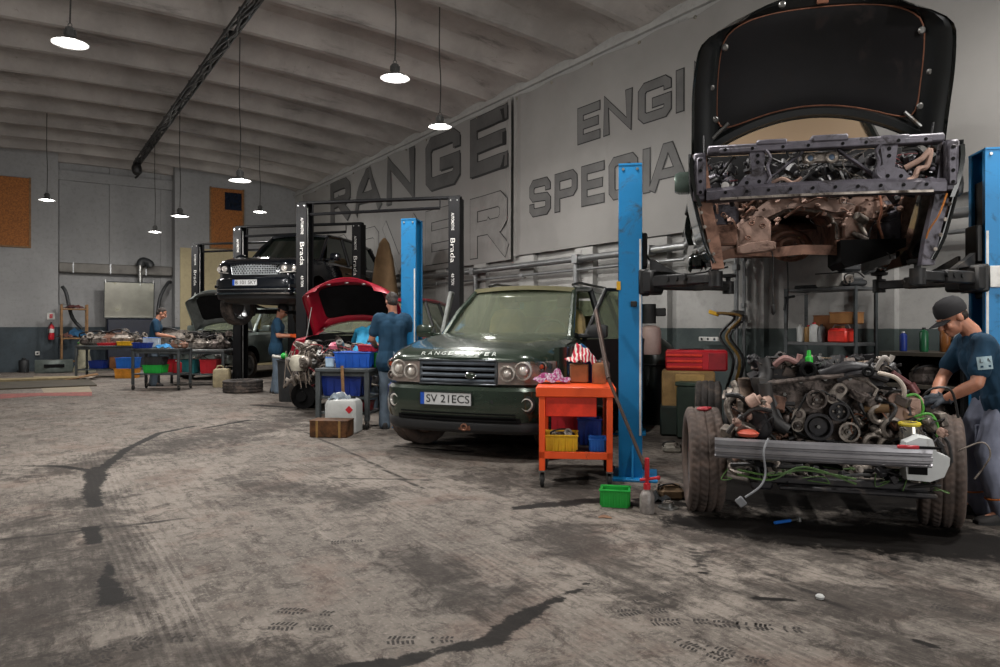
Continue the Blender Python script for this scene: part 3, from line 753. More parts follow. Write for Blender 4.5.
def wheel_parts(parent, loc, rz=0, Ro=.375, Wd=.26, Ri=.25, mt=None, mr=None, spokes=5, sd=-1, name='wheel', sub=True, nseg=96):
    """a wheel as one part (the tyre) with rim as sub-part"""
    T = Matrix.Translation(loc) @ Matrix.Rotation(rz, 4, 'Z')
    o = tyre_mesh(Ro, Wd, Ri, nseg).build(name, mt or M_TYRE, parent, M=T, smooth=50)
    m = MB(); X = Matrix.Rotation(R(90)*sd, 4, 'Y')
    m.lathe([(Ri+.006, -Wd*.36), (Ri-.01, -Wd*.33), (Ri-.03, -.03), (Ri-.03, Wd*.25), (Ri-.006, Wd*.33), (Ri+.006, Wd*.36)], 36, T @ X, cap=False)
    m.lathe([(.02, Wd*.1), (.07, Wd*.16), (.085, Wd*.12), (.085, 0)], 20, T @ X)
    for i in range(spokes):
        a = 2*PI*i/spokes
        for da in (-.16, .16):
            p = Vector((math.cos(a)*.06, math.sin(a)*.06, Wd*.12)); q = Vector((math.cos(a+da)*(Ri-.02), math.sin(a+da)*(Ri-.02), Wd*.2))
            m.tube([p, q], [.022, .02], 6, M=T @ X)
    m.lathe([(.0001, -.02), (.16, -.02), (.16, 0), (.0001, 0)], 24, T @ X)
    m.build('rim', mr or M_ALLOY, o)
    return o
def plate(parent, c, right, up, txt, w=.52, h=.115):
    T = FACE(c, right, up)
    o = MB().box((0, 0, .004), (w, h, .01), .003, M=T).build('number_plate', M_PLATE, parent)
    MB().box((-w/2+.024, 0, .0105), (.044, h*.96, .002), M=T).build('country_band', M_EU, o)
    b = text_mb(txt, w*.84, h*.62, .0115, .006, T @ Matrix.Translation((.024, 0, 0))); b.build('plate_characters', M_INK, o, smooth=0)
    fr = MB()
    for a, b2 in (((0, h/2), (w, .006)), ((0, -h/2), (w, .006)), ((w/2, 0), (.006, h)), ((-w/2, 0), (.006, h))): fr.box((a[0], a[1], .008), (b2[0], b2[1], .012), M=T)
    fr.build('plate_holder', M_PLAS, o)
    return o

def hw_at(y):
    """half width of the body at a station along the car"""
    if y < -1.85:
        lo, hi = .2, .97
        for _ in range(22):
            m = (lo+hi)/2
            if plan_pt(m, -2.21) < y: lo = m
            else: hi = m
        return max(lo-.015, .3)
    if y > 2.0: return .97 - .16*((y-2.0)/.6)**2
    return .975
def body_shell(parent, paint, y0=-2.28, y1=2.55, bay_cut=False, doors_cut=(), wheels=(-1.44, 1.44), name='body'):
    secs = []
    ys = [y0, y0+.03, y0+.06, y0+.1, y0+.14, y0+.19, y0+.25, y0+.31] + [y0+.38+(y1-.16-y0-.38)*i/21 for i in range(22)] + [y1-.04, y1]
    for y in ys:
        hw = hw_at(y); e = 0
        if y < y0+.03 or y > y1-.03: e = .05
        if y < -1.0: zt = 1.19 - .17*max(0, (-1.0-y)/1.28)**1.7; ct = .035
        else: zt = 1.19; ct = 0
        if y > y1-.1: zt -= .02
        zb = .36 if y > -2.1 else .42
        h = [(0, zb), (hw*.8, zb), (hw*.955, zb+.05+e), (hw*.985, .55), (hw, .78), (hw*.985, .95), (hw*.955, zt-.075-e*.4), (hw*.90, zt-.02-e*.4), (hw*.55, zt+ct*.7-e*.4), (0, zt+ct-e*.4)]
        sec = [(x, y, z) for x, z in h] + [(-x, y, z) for x, z in h[-2:0:-1]]
        secs.append(sec)
    mb = MB().loft(secs); cs = []
    for wy in wheels:
        for sd in (-1, 1): cs.append(MB().cyl((sd*.58, wy, .40), (sd*1.2, wy, .40), .445, n=36))
    if bay_cut: cs.append(MB().box((0, -1.66, 1.0), (1.42, 1.2, .9), .06))
    for sd in doors_cut: cs.append(MB().box((sd*.8, -.32, .86), (.62, 1.06, .98), .05))
    me = cut(mb.mesh('b', 0), cs)
    n = len(me.polygons); mi = [0]*n
    me.materials.clear(); me.materials.append(paint); me.materials.append(M_BODYBLK); me.materials.append(M_DARK)
    for i, p in enumerate(me.polygons):
        c = p.center
        for wy in wheels:
            if math.hypot(c.y-wy, c.z-.40) < .447 and (abs(c.x) < .59 or abs(math.hypot(c.y-wy, c.z-.40)-.445) < .006) and abs(p.normal.x) < 2: mi[i] = 1
        if bay_cut and abs(c.x) < .715 and -2.27 < c.y < -1.055 and c.z < 1.2 and c.z > .5: mi[i] = 1
        if doors_cut and abs(c.x) < .96 and -.86 < c.y < .22 and .36 < c.z < 1.18 and (abs(c.x) < .55 or abs(p.normal.y) > .6 or abs(p.normal.z) > .6): mi[i] = 2
        if c.z < .37 and p.normal.z < -.5: mi[i] = 1
    me.polygons.foreach_set('material_index', mi)
    me.polygons.foreach_set('use_smooth', [True]*n); me.set_sharp_from_angle(angle=R(28))
    me.name = name; o = bpy.data.objects.new(name, me); COL.objects.link(o); o.parent = parent
    return o
def plan_pt(x, front=-2.29, hw=.97):
    """front bumper plan: y at x"""
    t = abs(x)/hw
    return front + .12*t**2 + .26*max(0, (t-.66)/.34)**2.0
def plan_path(inset=0, front=-2.29, hw=.97, n=28, xmax=None):
    out = []
    for i in range(n+1):
        x = -hw + 2*hw*i/n
        if xmax: x = -xmax + 2*xmax*i/n
        e = 1e-3; dy = (plan_pt(x+e, front, hw)-plan_pt(x-e, front, hw))/(2*e)
        nn = Vector((dy, -1, 0)).normalized(); p = Vector((x, plan_pt(x, front, hw), 0)) - nn*inset
        out.append((p, nn))
    return out
def sweep(mb, path, prof):
    secs = [[p + n*o + Vector((0, 0, z)) for o, z in prof] for p, n in path]
    return mb.loft([[tuple(v) for v in s] for s in secs])
def greenhouse(parent, paint, glassm, roofm=None, hide_front_side=False, interior=True):
    """pillars, roof, glass and the seats behind them"""
    A0, A1, B1, C1, D0, D1 = (.80, -1.0, 1.17), (.635, -.30, 1.775), (.66, .35, 1.80), (.665, 1.2, 1.79), (.80, 2.42, 1.17), (.64, 2.05, 1.735)
    prof = lambda w, d: [(-w, -d), (w, -d), (w, d), (-w, d)]
    for sd in (-1, 1):
        f = lambda p: Vector((p[0]*sd, p[1], p[2]))
        m = MB(); m.tube([f(A0) + Vector((0, -.03, -.03)), f((.725, -.67, 1.5)), f(A1)], [.045, .036, .034], 8)
        m.tube(curve([f(A1), f(B1), f(C1), f(D1)], 5), .036, 8)
        m.build('front_pillar', paint, parent)
        for nm, p, q, r in (('middle_pillar', (.875, .28, 1.16), B1, .045), ('rear_side_pillar', (.87, 1.28, 1.16), C1, .042), ('tail_pillar', D0, D1, .07)):
            MB().tube([f(p), f(q)], [r, r*.85], 8).build(nm, M_PLAS if nm != 'tail_pillar' else paint, parent)
        sides = [((.875, .24, 1.18), (.875, 1.26, 1.18), C1, B1), ((.87, 1.3, 1.18), (.83, 2.36, 1.18), D1, C1)]
        if not hide_front_side: sides.insert(0, ((.87, -.86, 1.18), (.875, .26, 1.18), B1, A1))
        for q in sides:
            q = [f(x) for x in q]
            MB().slab(lambda a, b: q[0].lerp(q[1], a).lerp(q[3].lerp(q[2], a), b), 4, 3, (-.005*sd, 0, 0)).build('side_glass', glassm, parent)
    roofm = roofm or paint
    def rf(a, b):
        y = -.36 + 2.48*b; w = .655 + .01*math.sin(PI*b); x = (2*a-1)*w
        z = 1.765 + .055*math.sin(PI*min(1, b*1.1+.12))**.8 + .035*(1-(2*a-1)**2)
        return (x, y - .06*(1-(2*a-1)**2)*(b < .01), z)
    MB().slab(rf, 16, 14, (0, 0, -.05)).build('roof', roofm, parent)
    def ws(a, b):
        xx = 2*a-1; w = .79 + (.62-.79)*b; bow = (1-xx*xx)
        return (xx*w, -1.0 + .70*b - .10*bow*(1-.5*b), 1.17 + .6*b)
    MB().slab(ws, 14, 8, (0, .006, -.004)).build('windscreen', glassm, parent)
    for x0 in (-.1, .55): MB().tube([(x0, -1.07, 1.185), (x0-.28, -1.045, 1.235), (x0-.52, -.99, 1.25)], [.012, .008, .006], 6).build('wiper', M_PLAS, parent)
    MB().slab(lambda a, b: ((2*a-1)*.7, 2.44-.3*b, 1.2+.52*b), 4, 3, (0, -.006, 0)).build('rear_glass', glassm, parent)
    if interior:
        MB().slab(lambda a, b: ((2*a-1)*.8, -1.02+.42*b, 1.2 + .055*math.sin(PI*b)), 10, 6, (0, 0, -.05)).build('dashboard', M_DARK, parent)
        for sx in (-.4, .4):
            m = MB()
            m.loft([[(sx+x*w, y+.02*k, z) for x, y in ((-1, -.05), (1, -.05), (1.1, .03), (.8, .08), (-.8, .08), (-1.1, .03))] for k, (z, w) in enumerate([(1.0, .23), (1.25, .24), (1.42, .22), (1.52, .17), (1.56, .10)])], M=Matrix.Translation((0, .1, 0)))
            m.loft([[(sx+x*.13, .22+y, z) for x, y in ((-1, -.04), (1, -.04), (1, .05), (-1, .05))] for z in (1.57, 1.6, 1.72, 1.74)])
            m.build('front_seat', M_TRIM, parent)
        MB().box((0, 1.15, 1.22), (1.3, .18, .5), .05).build('rear_seat', M_TRIM, parent)
        MB().torus((.4, -.5, 1.24), .19, .017, (0, -.75, .5), 26, 8).tube([(.22, -.48, 1.24), (.58, -.48, 1.24)], .014, 6).tube([(.4, -.5, 1.24), (.4, -.38, 1.1)], .014, 6).build('steering_wheel', mat('grey_leather_rim', '#6c6c68', .6), parent)
        MB().box((0, -.36, 1.66), (.22, .03, .07), .012).build('rear_view_mirror', M_PLAS, parent)
def mirror(parent, sd, paint):
    m = MB(); m.loft([[(sd*(.98+x), y*s-.88, 1.27+z*s*.9) for y, z in ((-.05, -.085), (.05, -.085), (.06, 0), (.05, .085), (-.05, .085), (-.075, 0))] for x, s in ((0, .75), (.05, 1), (.16, 1), (.20, .75))])
    m.box((sd*.93, -.86, 1.22), (.16, .06, .05), .012); m.build('door_mirror', paint, parent)

# ---------------------------------------------------------------- green off-roader in bay B
def green_car():
    t = thing('off_road_car', 'dark green off-road car with open front doors facing the camera, number plate SV 21ECS', 'car', (.42, 9.22, 0), R(-22))
    body_shell(t, M_GREEN, y0=-2.2, doors_cut=(-1, 1))
    b = MB(); sweep(b, plan_path(0), [(-.12, .40), (0, .40), (.025, .46), (.03, .58), (.022, .70), (-.01, .735), (-.12, .745)]); b.build('front_bumper', M_GREEN, t)
    b = MB(); sweep(b, plan_path(0, hw=.955), [(-.16, .28), (-.02, .28), (.012, .31), (.02, .37), (.0, .405), (-.16, .41)]); b.build('lower_valance', M_PLAS, t)
    b = MB()
    for z in (.41, .445, .475): sweep(b, plan_path(-.012, xmax=.62), [(0, z-.006), (.022, z-.006), (.022, z+.006), (0, z+.006)])
    sweep(b, plan_path(-.004, xmax=.66), [(0, .395), (.012, .395), (.012, .49), (0, .49)]); b.build('lower_grille', M_BODYBLK, t)
    # grille: dark box with four pale slats in a frame
    y = -2.24
    g = MB(); g.box((0, y+.06, .875), (.82, .1, .245), .015); o = g.build('grille', M_BODYBLK, t)
    for z in (.79, .847, .905, .962):
        m = MB(); sweep(m, [(Vector((x, y-.012+.09*(x/.97)**2, 0)), Vector((0, -1, 0))) for x in [-.4+.8*i/12 for i in range(13)]], [(0, z-.012), (.02, z-.016), (.026, z), (.012, z+.018), (0, z+.016)]); m.build('slat', mat('grille_slat_blue_grey', '#586069', .35, .4), o)
    m = MB()
    for sx in (-.41, .41): m.box((sx, y+.01, .875), (.022, .05, .25), .006)
    m.box((0, y-.01, .992), (.84, .05, .022), .006); m.box((0, y-.01, .757), (.84, .05, .018), .006); m.build('grille_frame', mat('grey_grille_frame', '#5b6064', .3, .6), o)
    m = MB(); m.sph((.16, y-.045, .845), (.055, .012, .03), 20, 8); m.build('oval_badge', M_GREEN, o)
    m = MB(); m.tube([Vector((.16+.055*math.cos(a), y-.05, .845+.03*math.sin(a))) for a in [2*PI*i/24 for i in range(24)]], .004, 5, closed=True); m.build('badge_rim', M_CHROME, o)
    for sd in (-1, 1):
        h = MB()
        def hf(a, b, off=0):
            x = sd*(.43+.525*a); yy = plan_pt(x, -2.26)+.0-off; return (x, yy, .762 + .235*b - .03*a*(1-b)*0 - .012*a*b)
        h.slab(lambda a, b: hf(a, b, 0), 10, 4, (0, .12, 0)); o = h.build('headlamp', M_LAMPC, t)
        for cx, cz, r in ((.525, .868, .082), (.68, .896, .092), (.83, .935, .05), (.826, .818, .05)):
            yy = plan_pt(cx, -2.26)
            m = MB(); ax = Vector((sd*.35*max(0, (cx-.7)), -1, 0)).normalized(); F = Matrix.Translation((sd*cx, yy-.004, cz)) @ frame_z(ax)
            m.lathe([(r, 0), (r, .02), (r*.86, .024), (r*.8, .008), (r*.55, -.02), (r*.5, .018), (r*.3, .03), (.0001, .034)], 24, F, cap=False)
            m.build('lamp_ring', M_LAMPB if cx < .8 else M_LAMPG, o)
            if cz > .92 and cx > .8: MB().lathe([(r*.5, .02), (r*.4, .034), (.0001, .036)], 14, F).build('bulb', M_AMBER, o)
        m = MB(); m.slab(lambda a, b: (sd*(.93+.035*a), plan_pt(.93+.035*a, -2.26)-.012, .775+.205*b), 2, 3, (0, .05, 0)); m.build('amber_marker', M_AMBER, o)
        m = MB(); m.slab(lambda a, b: tuple(Vector(hf(a, b, .034))), 10, 4, (0, .004, 0)); m.build('lamp_cover', glass('clear_lens', '#f4f2f0', .02), o)
        F = Matrix.Translation((sd*.72, plan_pt(.72)-.02, .575)) @ frame_z((sd*.25, -1, 0))
        f = MB(); f.lathe([(.062, -.01), (.064, .012), (.052, .016), (.048, .0), (.03, -.015), (.0001, -.01)], 22, F, cap=False); o2 = f.build('fog_lamp', M_LAMPB, t)
        MB().lathe([(.085, -.02), (.085, .004), (.066, .008), (.064, -.01)], 22, F, cap=False).build('fog_bezel', M_PLAS, o2)
        MB().lathe([(.028, 0), (.026, .01), (.0001, .012)], 12, Matrix.Translation((sd*.38, plan_pt(.38)-.018, .59)) @ frame_z((0, -1, 0))).build('parking_sensor', M_PLAS, t)
        mirror(t, sd, M_GREEN if sd < 0 else M_PLAS)
    plate(t, (-.085, -2.335, .615), (1, 0, 0), (0, 0, 1), 'SV 21ECS', .56, .125)
    MB().torus((0.1, -2.31, .34), .03, .011, (0, 1, 0), 14, 6).box((.1, -2.29, .34), (.14, .03, .07), .01).build('tow_eye', mat('rusty_tow_eye', '#6b4736', .7, .3), t)
    # bonnet panel with raised edges and lettering
    def bf(a, b):
        x = (2*a-1); w = .885 + .02*b; y2 = -1.0 + (plan_pt(x*w, -2.275)+1.0)*b
        z = 1.225 - .185*b**1.9 + .03*(1-x*x) - .045*max(0, (abs(x)-.8)/.2)**2
        z -= .05*max(0, (b-.93)/.07)
        z += .012*math.exp(-((abs(x)-.72)/.05)**2)*(1-b*.6)
        y2 -= .1*(1-x*x)*(b < .01)*0
        return (x*w, y2, z)
    MB().slab(bf, 32, 20, (0, .0, -.035)).build('bonnet', M_GREEN, t, smooth=50)
    for i, ch in enumerate('RANGE ROVER'):
        if ch == ' ': continue
        x = (-.36 + i*.072); a = (x/.84+1)/2; q = Vector(bf(a, .967)); dv = Vector(bf(a, .945))-Vector(bf(a, .99)); text_mb(ch, .048, .05, .008, .0, FACE(q, (1, 0, 0), dv)).build('bonnet_letter', mat('pale_silver_letters', '#c4c9c4', .4, .1), t, smooth=0)
    greenhouse(t, M_GREEN, M_GLASS, mat('pale_roof_reflection_green', '#8f8a6c', .3, .45, var=.1, coat=.5), True)
    MB().box((-.02, -.35, 1.585), (.055, .008, .085), .003).build('blue_hanging_card', mat('blue_card', '#1f8fc4', .5), t)
    for sd in (-1, 1):   # open front doors
        hx, hy = sd*.93, -.84; ang = -sd*R(27)
        T = Matrix.Translation((hx, hy, 0)) @ Matrix.Rotation(ang, 4, 'Z')
        d = MB(); d.slab(lambda a, b: (sd*(.0-.02*math.sin(PI*b)), 1.06*a, .42+.76*b), 8, 6, (-sd*.09, 0, 0)); o = d.build('front_door', M_GREEN if sd < 0 else M_PLAS, t, M=T)
        f = MB(); f.tube([(-sd*.04, .0, 1.17), (-sd*.16, .52, 1.76), (-sd*.2, 1.0, 1.78), (-sd*.05, 1.05, 1.17)], .026, 8); f.build('window_frame', mat('grey_door_seal', '#7c7f7c', .5, .3) if sd < 0 else M_PLAS, o, M=T)
        MB().slab(lambda a, b: (-sd*(.04+.14*b), (.03+.5*b)*(1-a)+1.02*a, 1.18+.58*b), 3, 3, (.004, 0, 0)).build('door_glass', M_GLASS, o, M=T)
        MB().box((-sd*.1, .5, .8), (.05, .8, .3), .03).build('door_card', M_DARK, o, M=T)
    for sd in (-1, 1):
        wheel_parts(t, (sd*.83, -1.44, .375), R(-24), mt=M_TYREB, mr=M_RIM, sd=sd)
        wheel_parts(t, (sd*.83, 1.44, .375), 0, mt=M_TYREB, mr=M_RIM, sd=sd)
    # wing stripped on the right: torn liner with a blue hose
    m = MB(); m.slab(lambda a, b: (.96+.03*math.sin(a*9), -1.95+.95*a, .62+.5*b), 8, 4, (-.05, 0, 0)); m.build('wing_panel', M_GREEN, t)
    MB().tube(curve([(1.0, -1.35, 1.12), (1.06, -1.3, 1.05), (1.04, -1.25, .9), (.99, -1.25, .8)], 5), .035, 8).build('blue_hose', mat('blue_silicone_hose', '#1f5f95', .4), t)
    for x in (-.56, .56): MB().tube([(x, -.1, 1.84), (x, .15, 1.88), (x, 1.6, 1.88), (x, 1.9, 1.82)], .018, 6).build('roof_rail', M_PLAS, t)
    return t
green = green_car()

# ---------------------------------------------------------------- dark car raised in bay D
def dark_car():
    t = thing('off_road_car', 'dark blue off-road car raised high on a black lift, silver mesh grille and wheels drooping', 'car', B('D', .2, 0, 1.5), BANG)
    body_shell(t, M_NAVY, y0=-2.22)
    b = MB(); sweep(b, plan_path(0), [(-.12, .46), (0, .46), (.03, .52), (.03, .64), (.02, .73), (-.01, .76), (-.12, .77)]); b.build('front_bumper', M_NAVY, t)
    b = MB(); sweep(b, plan_path(-.012, hw=.96), [(0, .44), (.04, .44), (.045, .47), (0, .475)]); b.build('chrome_strip', M_CHROME, t)
    b = MB(); sweep(b, plan_path(-.01, hw=.96), [(0, .53), (.03, .53), (.03, .545), (0, .55)]); b.build('chrome_strip', M_CHROME, t)
    b = MB(); sweep(b, plan_path(0, hw=.955), [(-.5, .26), (-.2, .27), (.0, .36), (.02, .43), (-.1, .45)]); b.build('lower_valance', M_PLAS, t)
    y = -2.25; o = MB().slab(lambda a, c: ((2*a-1)*(.47+.05*c), y+.08*(2*a-1)**2, .83+.2*c), 12, 3, (0, .08, 0)).build('grille', M_BODYBLK, t)
    m = MB()
    for i in range(15):
        for j in range(5):
            x = -.46+.92*i/14 + (.03 if j % 2 else 0); z = .85+.16*j/4
            if abs(x) < .48: m.torus((x, y-.012+.08*(x/.5)**2, z), .024, .0065, (0, 1, 0), 6, 4)
    m.tube([Vector((x, y-.012+.08*(x/.5)**2, z)) for x, z in ((-.47, .83), (-.2, .825), (.2, .825), (.47, .83), (.52, 1.03), (.2, 1.035), (-.2, 1.035), (-.52, 1.03))], .011, 6, closed=True)
    m.build('grille_mesh', mat('silver_mesh', '#b4babd', .35, .3), o)
    for sd in (-1, 1):
        h = MB(); h.slab(lambda a, c: (sd*(.55+.38*a), plan_pt(.55+.38*a, -2.25)-.005, .845+.03*a+.17*c*(1-.25*a)), 8, 3, (0, .1, 0)); o = h.build('headlamp', M_PLAS, t)
        for cx in (.63, .78): MB().lathe([(.06, 0), (.055, .02), (.04, .004), (.02, .016), (.0001, .02)], 16, Matrix.Translation((sd*cx, plan_pt(cx, -2.25)-.006, .94)) @ frame_z((0, -1, 0)), cap=False).build('lamp_ring', M_LAMPB, o)
        MB().slab(lambda a, c: (sd*(.55+.38*a), plan_pt(.55+.38*a, -2.25)-.014, .85+.03*a+.014*c), 8, 1, (0, .02, 0)).build('light_bar', M_LAMPB, o)
        MB().box((sd*.75, plan_pt(.75)-.018, .6), (.26, .03, .06), .012, rot=(0, 0, sd*.35)).build('air_intake', M_BODYBLK, t)
        mirror(t, sd, M_NAVY)
        for wy in (-1.44, 1.44): wheel_parts(t, (sd*.82, wy, .22), R(-12) if wy < 0 else 0, mr=M_ALLOY, sd=sd, nseg=72)
    plate(t, (-.12, -2.335, .665), (1, 0, 0), (0, 0, 1), 'B 101 SKY')
    def bf(a, c):
        x = 2*a-1; y2 = -1.0 + (plan_pt(x*(.885+.02*c), -2.275)+1.0)*c; z = 1.225-.15*c**2.2+.03*(1-x*x)-.045*max(0, (abs(x)-.8)/.2)**2 + .012*math.exp(-((abs(x)-.7)/.06)**2) - .05*max(0, (c-.93)/.07)
        return (x*(.885+.02*c), y2, z)
    MB().slab(bf, 28, 16, (0, 0, -.035)).build('bonnet', M_NAVY, t, smooth=50)
    greenhouse(t, M_NAVY, M_GLASSD, None)
    MB().box((0, .1, .34), (1.2, 3.4, .12), .03).build('underbody_tray', M_BODYBLK, t)
    for sd in (-1, 1):
        for y0_, y1_ in ((-.86, .25), (.28, 1.25)):
            MB().box((sd*.985, (y0_+y1_)/2+.35, .98), (.02, .2, .025), .006).build('door_handle', M_CHROME, t)
        MB().box((sd*.985, -.1, .5), (.03, 2.0, .1), .02).build('sill_strip', M_PLAS, t)
    MB().box((0, 2.56, .95), (.9, .04, .12), .01).build('tail_panel', mat('red_tail_lens', '#b0121a', .3), t)
    return t
dark_car()

# ---------------------------------------------------------------- engine clutter helper
def clutter(parent, seed, n, box, sc=1.0, names=('engine_bracket', 'engine_canister', 'engine_pipe', 'engine_wire'), mats_=None):
    """mechanical pieces packed in a box, in four kinds; every kind is one part"""
    rnd = random.Random(seed); (x0, x1), (y0, y1), (z0, z1) = box
    U = lambda: Vector((rnd.uniform(x0, x1), rnd.uniform(y0, y1), rnd.uniform(z0, z1)))
    cl = lambda p: Vector((min(max(p.x, x0), x1), min(max(p.y, y0), y1), min(max(p.z, z0), z1)))
    mm = mats_ or (M_ENG, M_ALU, M_HOSE, M_ENGB); put = lambda k, m: m.build(names[k], mm[k], parent)
    for i in range(n):
        p = U(); s = rnd.uniform(.03, .1)*sc
        m = MB().box(p, (s*rnd.uniform(.6, 1.8), s*rnd.uniform(.4, 1.2), s*rnd.uniform(.4, 1.4)), .006*sc, rot=(rnd.uniform(-.5, .5), rnd.uniform(-.5, .5), rnd.uniform(-1, 1)))
        if i % 5: put(0, m)
        if i % 2 == 0:
            p = U(); ax = Vector((rnd.uniform(-1, 1), rnd.uniform(-1, .2), rnd.uniform(-.6, 1))); r = rnd.uniform(.02, .055)*sc
            put(1, MB().disc(p, ax, [(r*.7, 0), (r, .01), (r, r*1.6), (r*.8, r*1.8), (r*.4, r*1.8), (r*.35, r*2.3), (.0001, r*2.3)], 12))
        if i % 2 == 1:
            p = U(); q = cl(p+Vector((rnd.uniform(-.3, .3), rnd.uniform(-.2, .2), rnd.uniform(-.2, .2)))*sc*1.4); m = cl(p.lerp(q, .5)+Vector((rnd.uniform(-.1, .1), -.05, rnd.uniform(.0, .14)))*sc)
            put(2, MB().tube(curve([p, m, q], 5), rnd.uniform(.009, .024)*sc, 7))
        if i % 3 == 0:
            p = U(); pts = [p]
            for _ in range(3): pts.append(cl(pts[-1]+Vector((rnd.uniform(-.25, .25), rnd.uniform(-.15, .1), rnd.uniform(-.15, .15)))*sc))
            put(3, MB().tube(curve(pts, 5), .005*sc, 5))

# ---------------------------------------------------------------- open bonnet panel (hinged at its lower edge), local frame: x across, y along from the hinge, -z outer skin
def bonnet_panel(parent, T, hw, L, outer, inner, pad, edge=None, arc=.28, ins=.13, name='bonnet'):
    def hwf(v): return hw*(1 - .10*max(0, (v-.45)/.55)**2 - .30*max(0, (v-.80)/.20)**2.6)
    def pt(a, b):
        x = 2*a-1
        y0_ = arc*(1-x*x); y1_ = L*(1 - .10*abs(x)**3)
        y = y0_ + (y1_-y0_)*b; w = hwf(b)
        z = -.13*(1-x*x) - .05*math.sin(PI*b) + .06*max(0, (abs(x)-.86)/.14)**2
        return Vector((x*w, y, z))
    o = MB().slab(lambda a, b: pt(a, b), 28, 22, (0, 0, -.02)).build(name, outer, parent, M=T, smooth=55)
    def ring(i0, i1, dz, nm, m_):
        mb = MB(); n = 72
        def bp(t, ins_):
            # walk round the panel outline, inset
            s = t*4 % 4; e = ins_
            if s < 1: a, b = e+(1-2*e)*s, e*1.0
            elif s < 2: a, b = 1-e, e+(1-2*e)*(s-1)
            elif s < 3: a, b = 1-e-(1-2*e)*(s-2), 1-e
            else: a, b = e, 1-e-(1-2*e)*(s-3)
            # round the corners a little
            p = pt(a, b); return p
        secs = []
        for k in range(n):
            t = k/n; p, q = bp(t, i0), bp(t, i1); m = p.lerp(q, .5)
            secs.append([tuple(p+Vector((0, 0, .004))), tuple(p.lerp(q, .25)+Vector((0, 0, dz))), tuple(p.lerp(q, .75)+Vector((0, 0, dz))), tuple(q+Vector((0, 0, .004)))])
        secs.append(secs[0]); mb.loft(secs, closed=False, cap=False); return mb.build(nm, m_, o, M=T)
    ring(.012, ins, .035, 'inner_frame', inner)
    def pp(a, b):
        e = ins*.92; x = 2*a-1; y = 2*b-1; k = 1-.10*(abs(x)**6*abs(y)**6)*1.0
        r = max(abs(x), abs(y)); q = (abs(x)**7+abs(y)**7)**(1/7) if r > 0 else 1; sc = r/q if q else 1
        aa = .5+.5*x*sc; bb = .5+.5*y*sc
        p = pt(e+(1-2*e)*aa, e+(1-2*e)*bb); return p + Vector((0, 0, .018+.012*(1-max(abs(x), abs(y))**8)))
    MB().grid(pp, 24, 16).build('insulation_pad', pad, o, M=T)
    if edge:
        pts = [pp(a, 0) for a in np.linspace(0, 1, 25)] + [pp(1, b) for b in np.linspace(0, 1, 17)[1:]] + [pp(a, 1) for a in np.linspace(1, 0, 25)[1:]] + [pp(0, b) for b in np.linspace(1, 0, 17)[1:-1]]
        MB().tube(pts, .006, 5, closed=True).build('pad_edging', edge, o, M=T)
    return o, pt

# ---------------------------------------------------------------- red car in bay C, front end stripped
def red_car():
    t = thing('car', 'dark red car with its bonnet raised and its front stripped down to the bare engine', 'car', B('C', .05, .1), BANG)
    body_shell(t, M_RED, y0=-1.62, bay_cut=True)
    greenhouse(t, M_RED, M_GLASS, None)
    T = Matrix.Translation((0, -1.05, 1.2)) @ Matrix.Rotation(R(131), 4, 'X')
    o, pt = bonnet_panel(t, T, .82, 1.06, M_RED, M_RED, M_BODYBLK, arc=.16, ins=.17)
    for x in (.28, .5, .72): MB().box(tuple(pt(x, .93)+Vector((0, 0, .05))), (.07, .025, .03), .008).build('latch_bracket', M_STEEL, o, M=T)
    MB().tube([(-.78, -1.5, 1.0), (-.7, -1.38, 1.75)], .008, 6).build('bonnet_stay', M_STEEL, t)
    clutter(t, 11, 90, ((-.7, .7), (-2.0, -1.15), (.55, 1.1)), 1.1)
    clutter(t, 12, 46, ((-.72, .75), (-2.3, -1.7), (.4, 1.05)), 1.15, ('loom_bracket', 'pump_body', 'coolant_pipe', 'loose_wire'), (M_ALU, M_STEEL, M_ALU, mat('red_loom_wire', '#8f2b33', .5)))
    rnd = random.Random(3)
    for i in range(11):
        p = Vector((-.66+rnd.uniform(-.05, .3), -2.2+rnd.uniform(-.1, .1), .95)); pts = [p, p+Vector((rnd.uniform(-.12, .05), -.06, -.2)), p+Vector((rnd.uniform(-.06, .14), -.05, rnd.uniform(-.6, -.4)))]
        MB().tube(curve(pts, 6), .0055, 5).build('hanging_wire', mat('pale_loom', '#85796e', .6), t)
    m = MB(); m.lathe([(.085, -.02), (.095, 0), (.095, .1), (.07, .13), (.0001, .13)], 24, Matrix.Translation((-.38, -2.25, .78)) @ frame_z((0, -1, .1))); m.build('alternator', M_ALU, t)
    m = MB(); m.lathe([(.0001, 0), (.1, .0), (.13, .1), (.1, .22), (.0001, .24)], 18, Matrix.Translation((-.5, -2.28, .66))); m.build('white_bottle', mat('milky_plastic', '#b9b4a4', .4), t)
    m = MB(); m.lathe([(.0001, 0), (.09, .0), (.1, .05), (.06, .1), (.0001, .11)], 18, Matrix.Translation((.02, -2.1, .98))); m.build('pink_reservoir', mat('pink_fluid_tank', '#c46a80', .35), t)
    m = MB(); m.box((0, -1.95, .5), (1.3, .1, .14), .02); m.box((0, -1.75, .42), (1.1, .3, .06), .02); m.build('subframe', M_ENGB, t)
    for sd in (-1, 1):
        wheel_parts(t, (sd*.80, -1.44, .34), 0, Ro=.34, mr=M_ALLOY, sd=sd, nseg=60); wheel_parts(t, (sd*.80, 1.44, .34), 0, Ro=.34, mr=M_ALLOY, sd=sd, nseg=60)
    m = MB(); m.lathe([(.05, -.03), (.2, -.03), (.2, 0), (.08, .01), (.08, .06), (.0001, .06)], 28, Matrix.Translation((-.5, -2.12, .26)) @ frame_z((0, -1, 0))); m.build('crank_pulley', M_BODYBLK, t)
    return t
red_car()

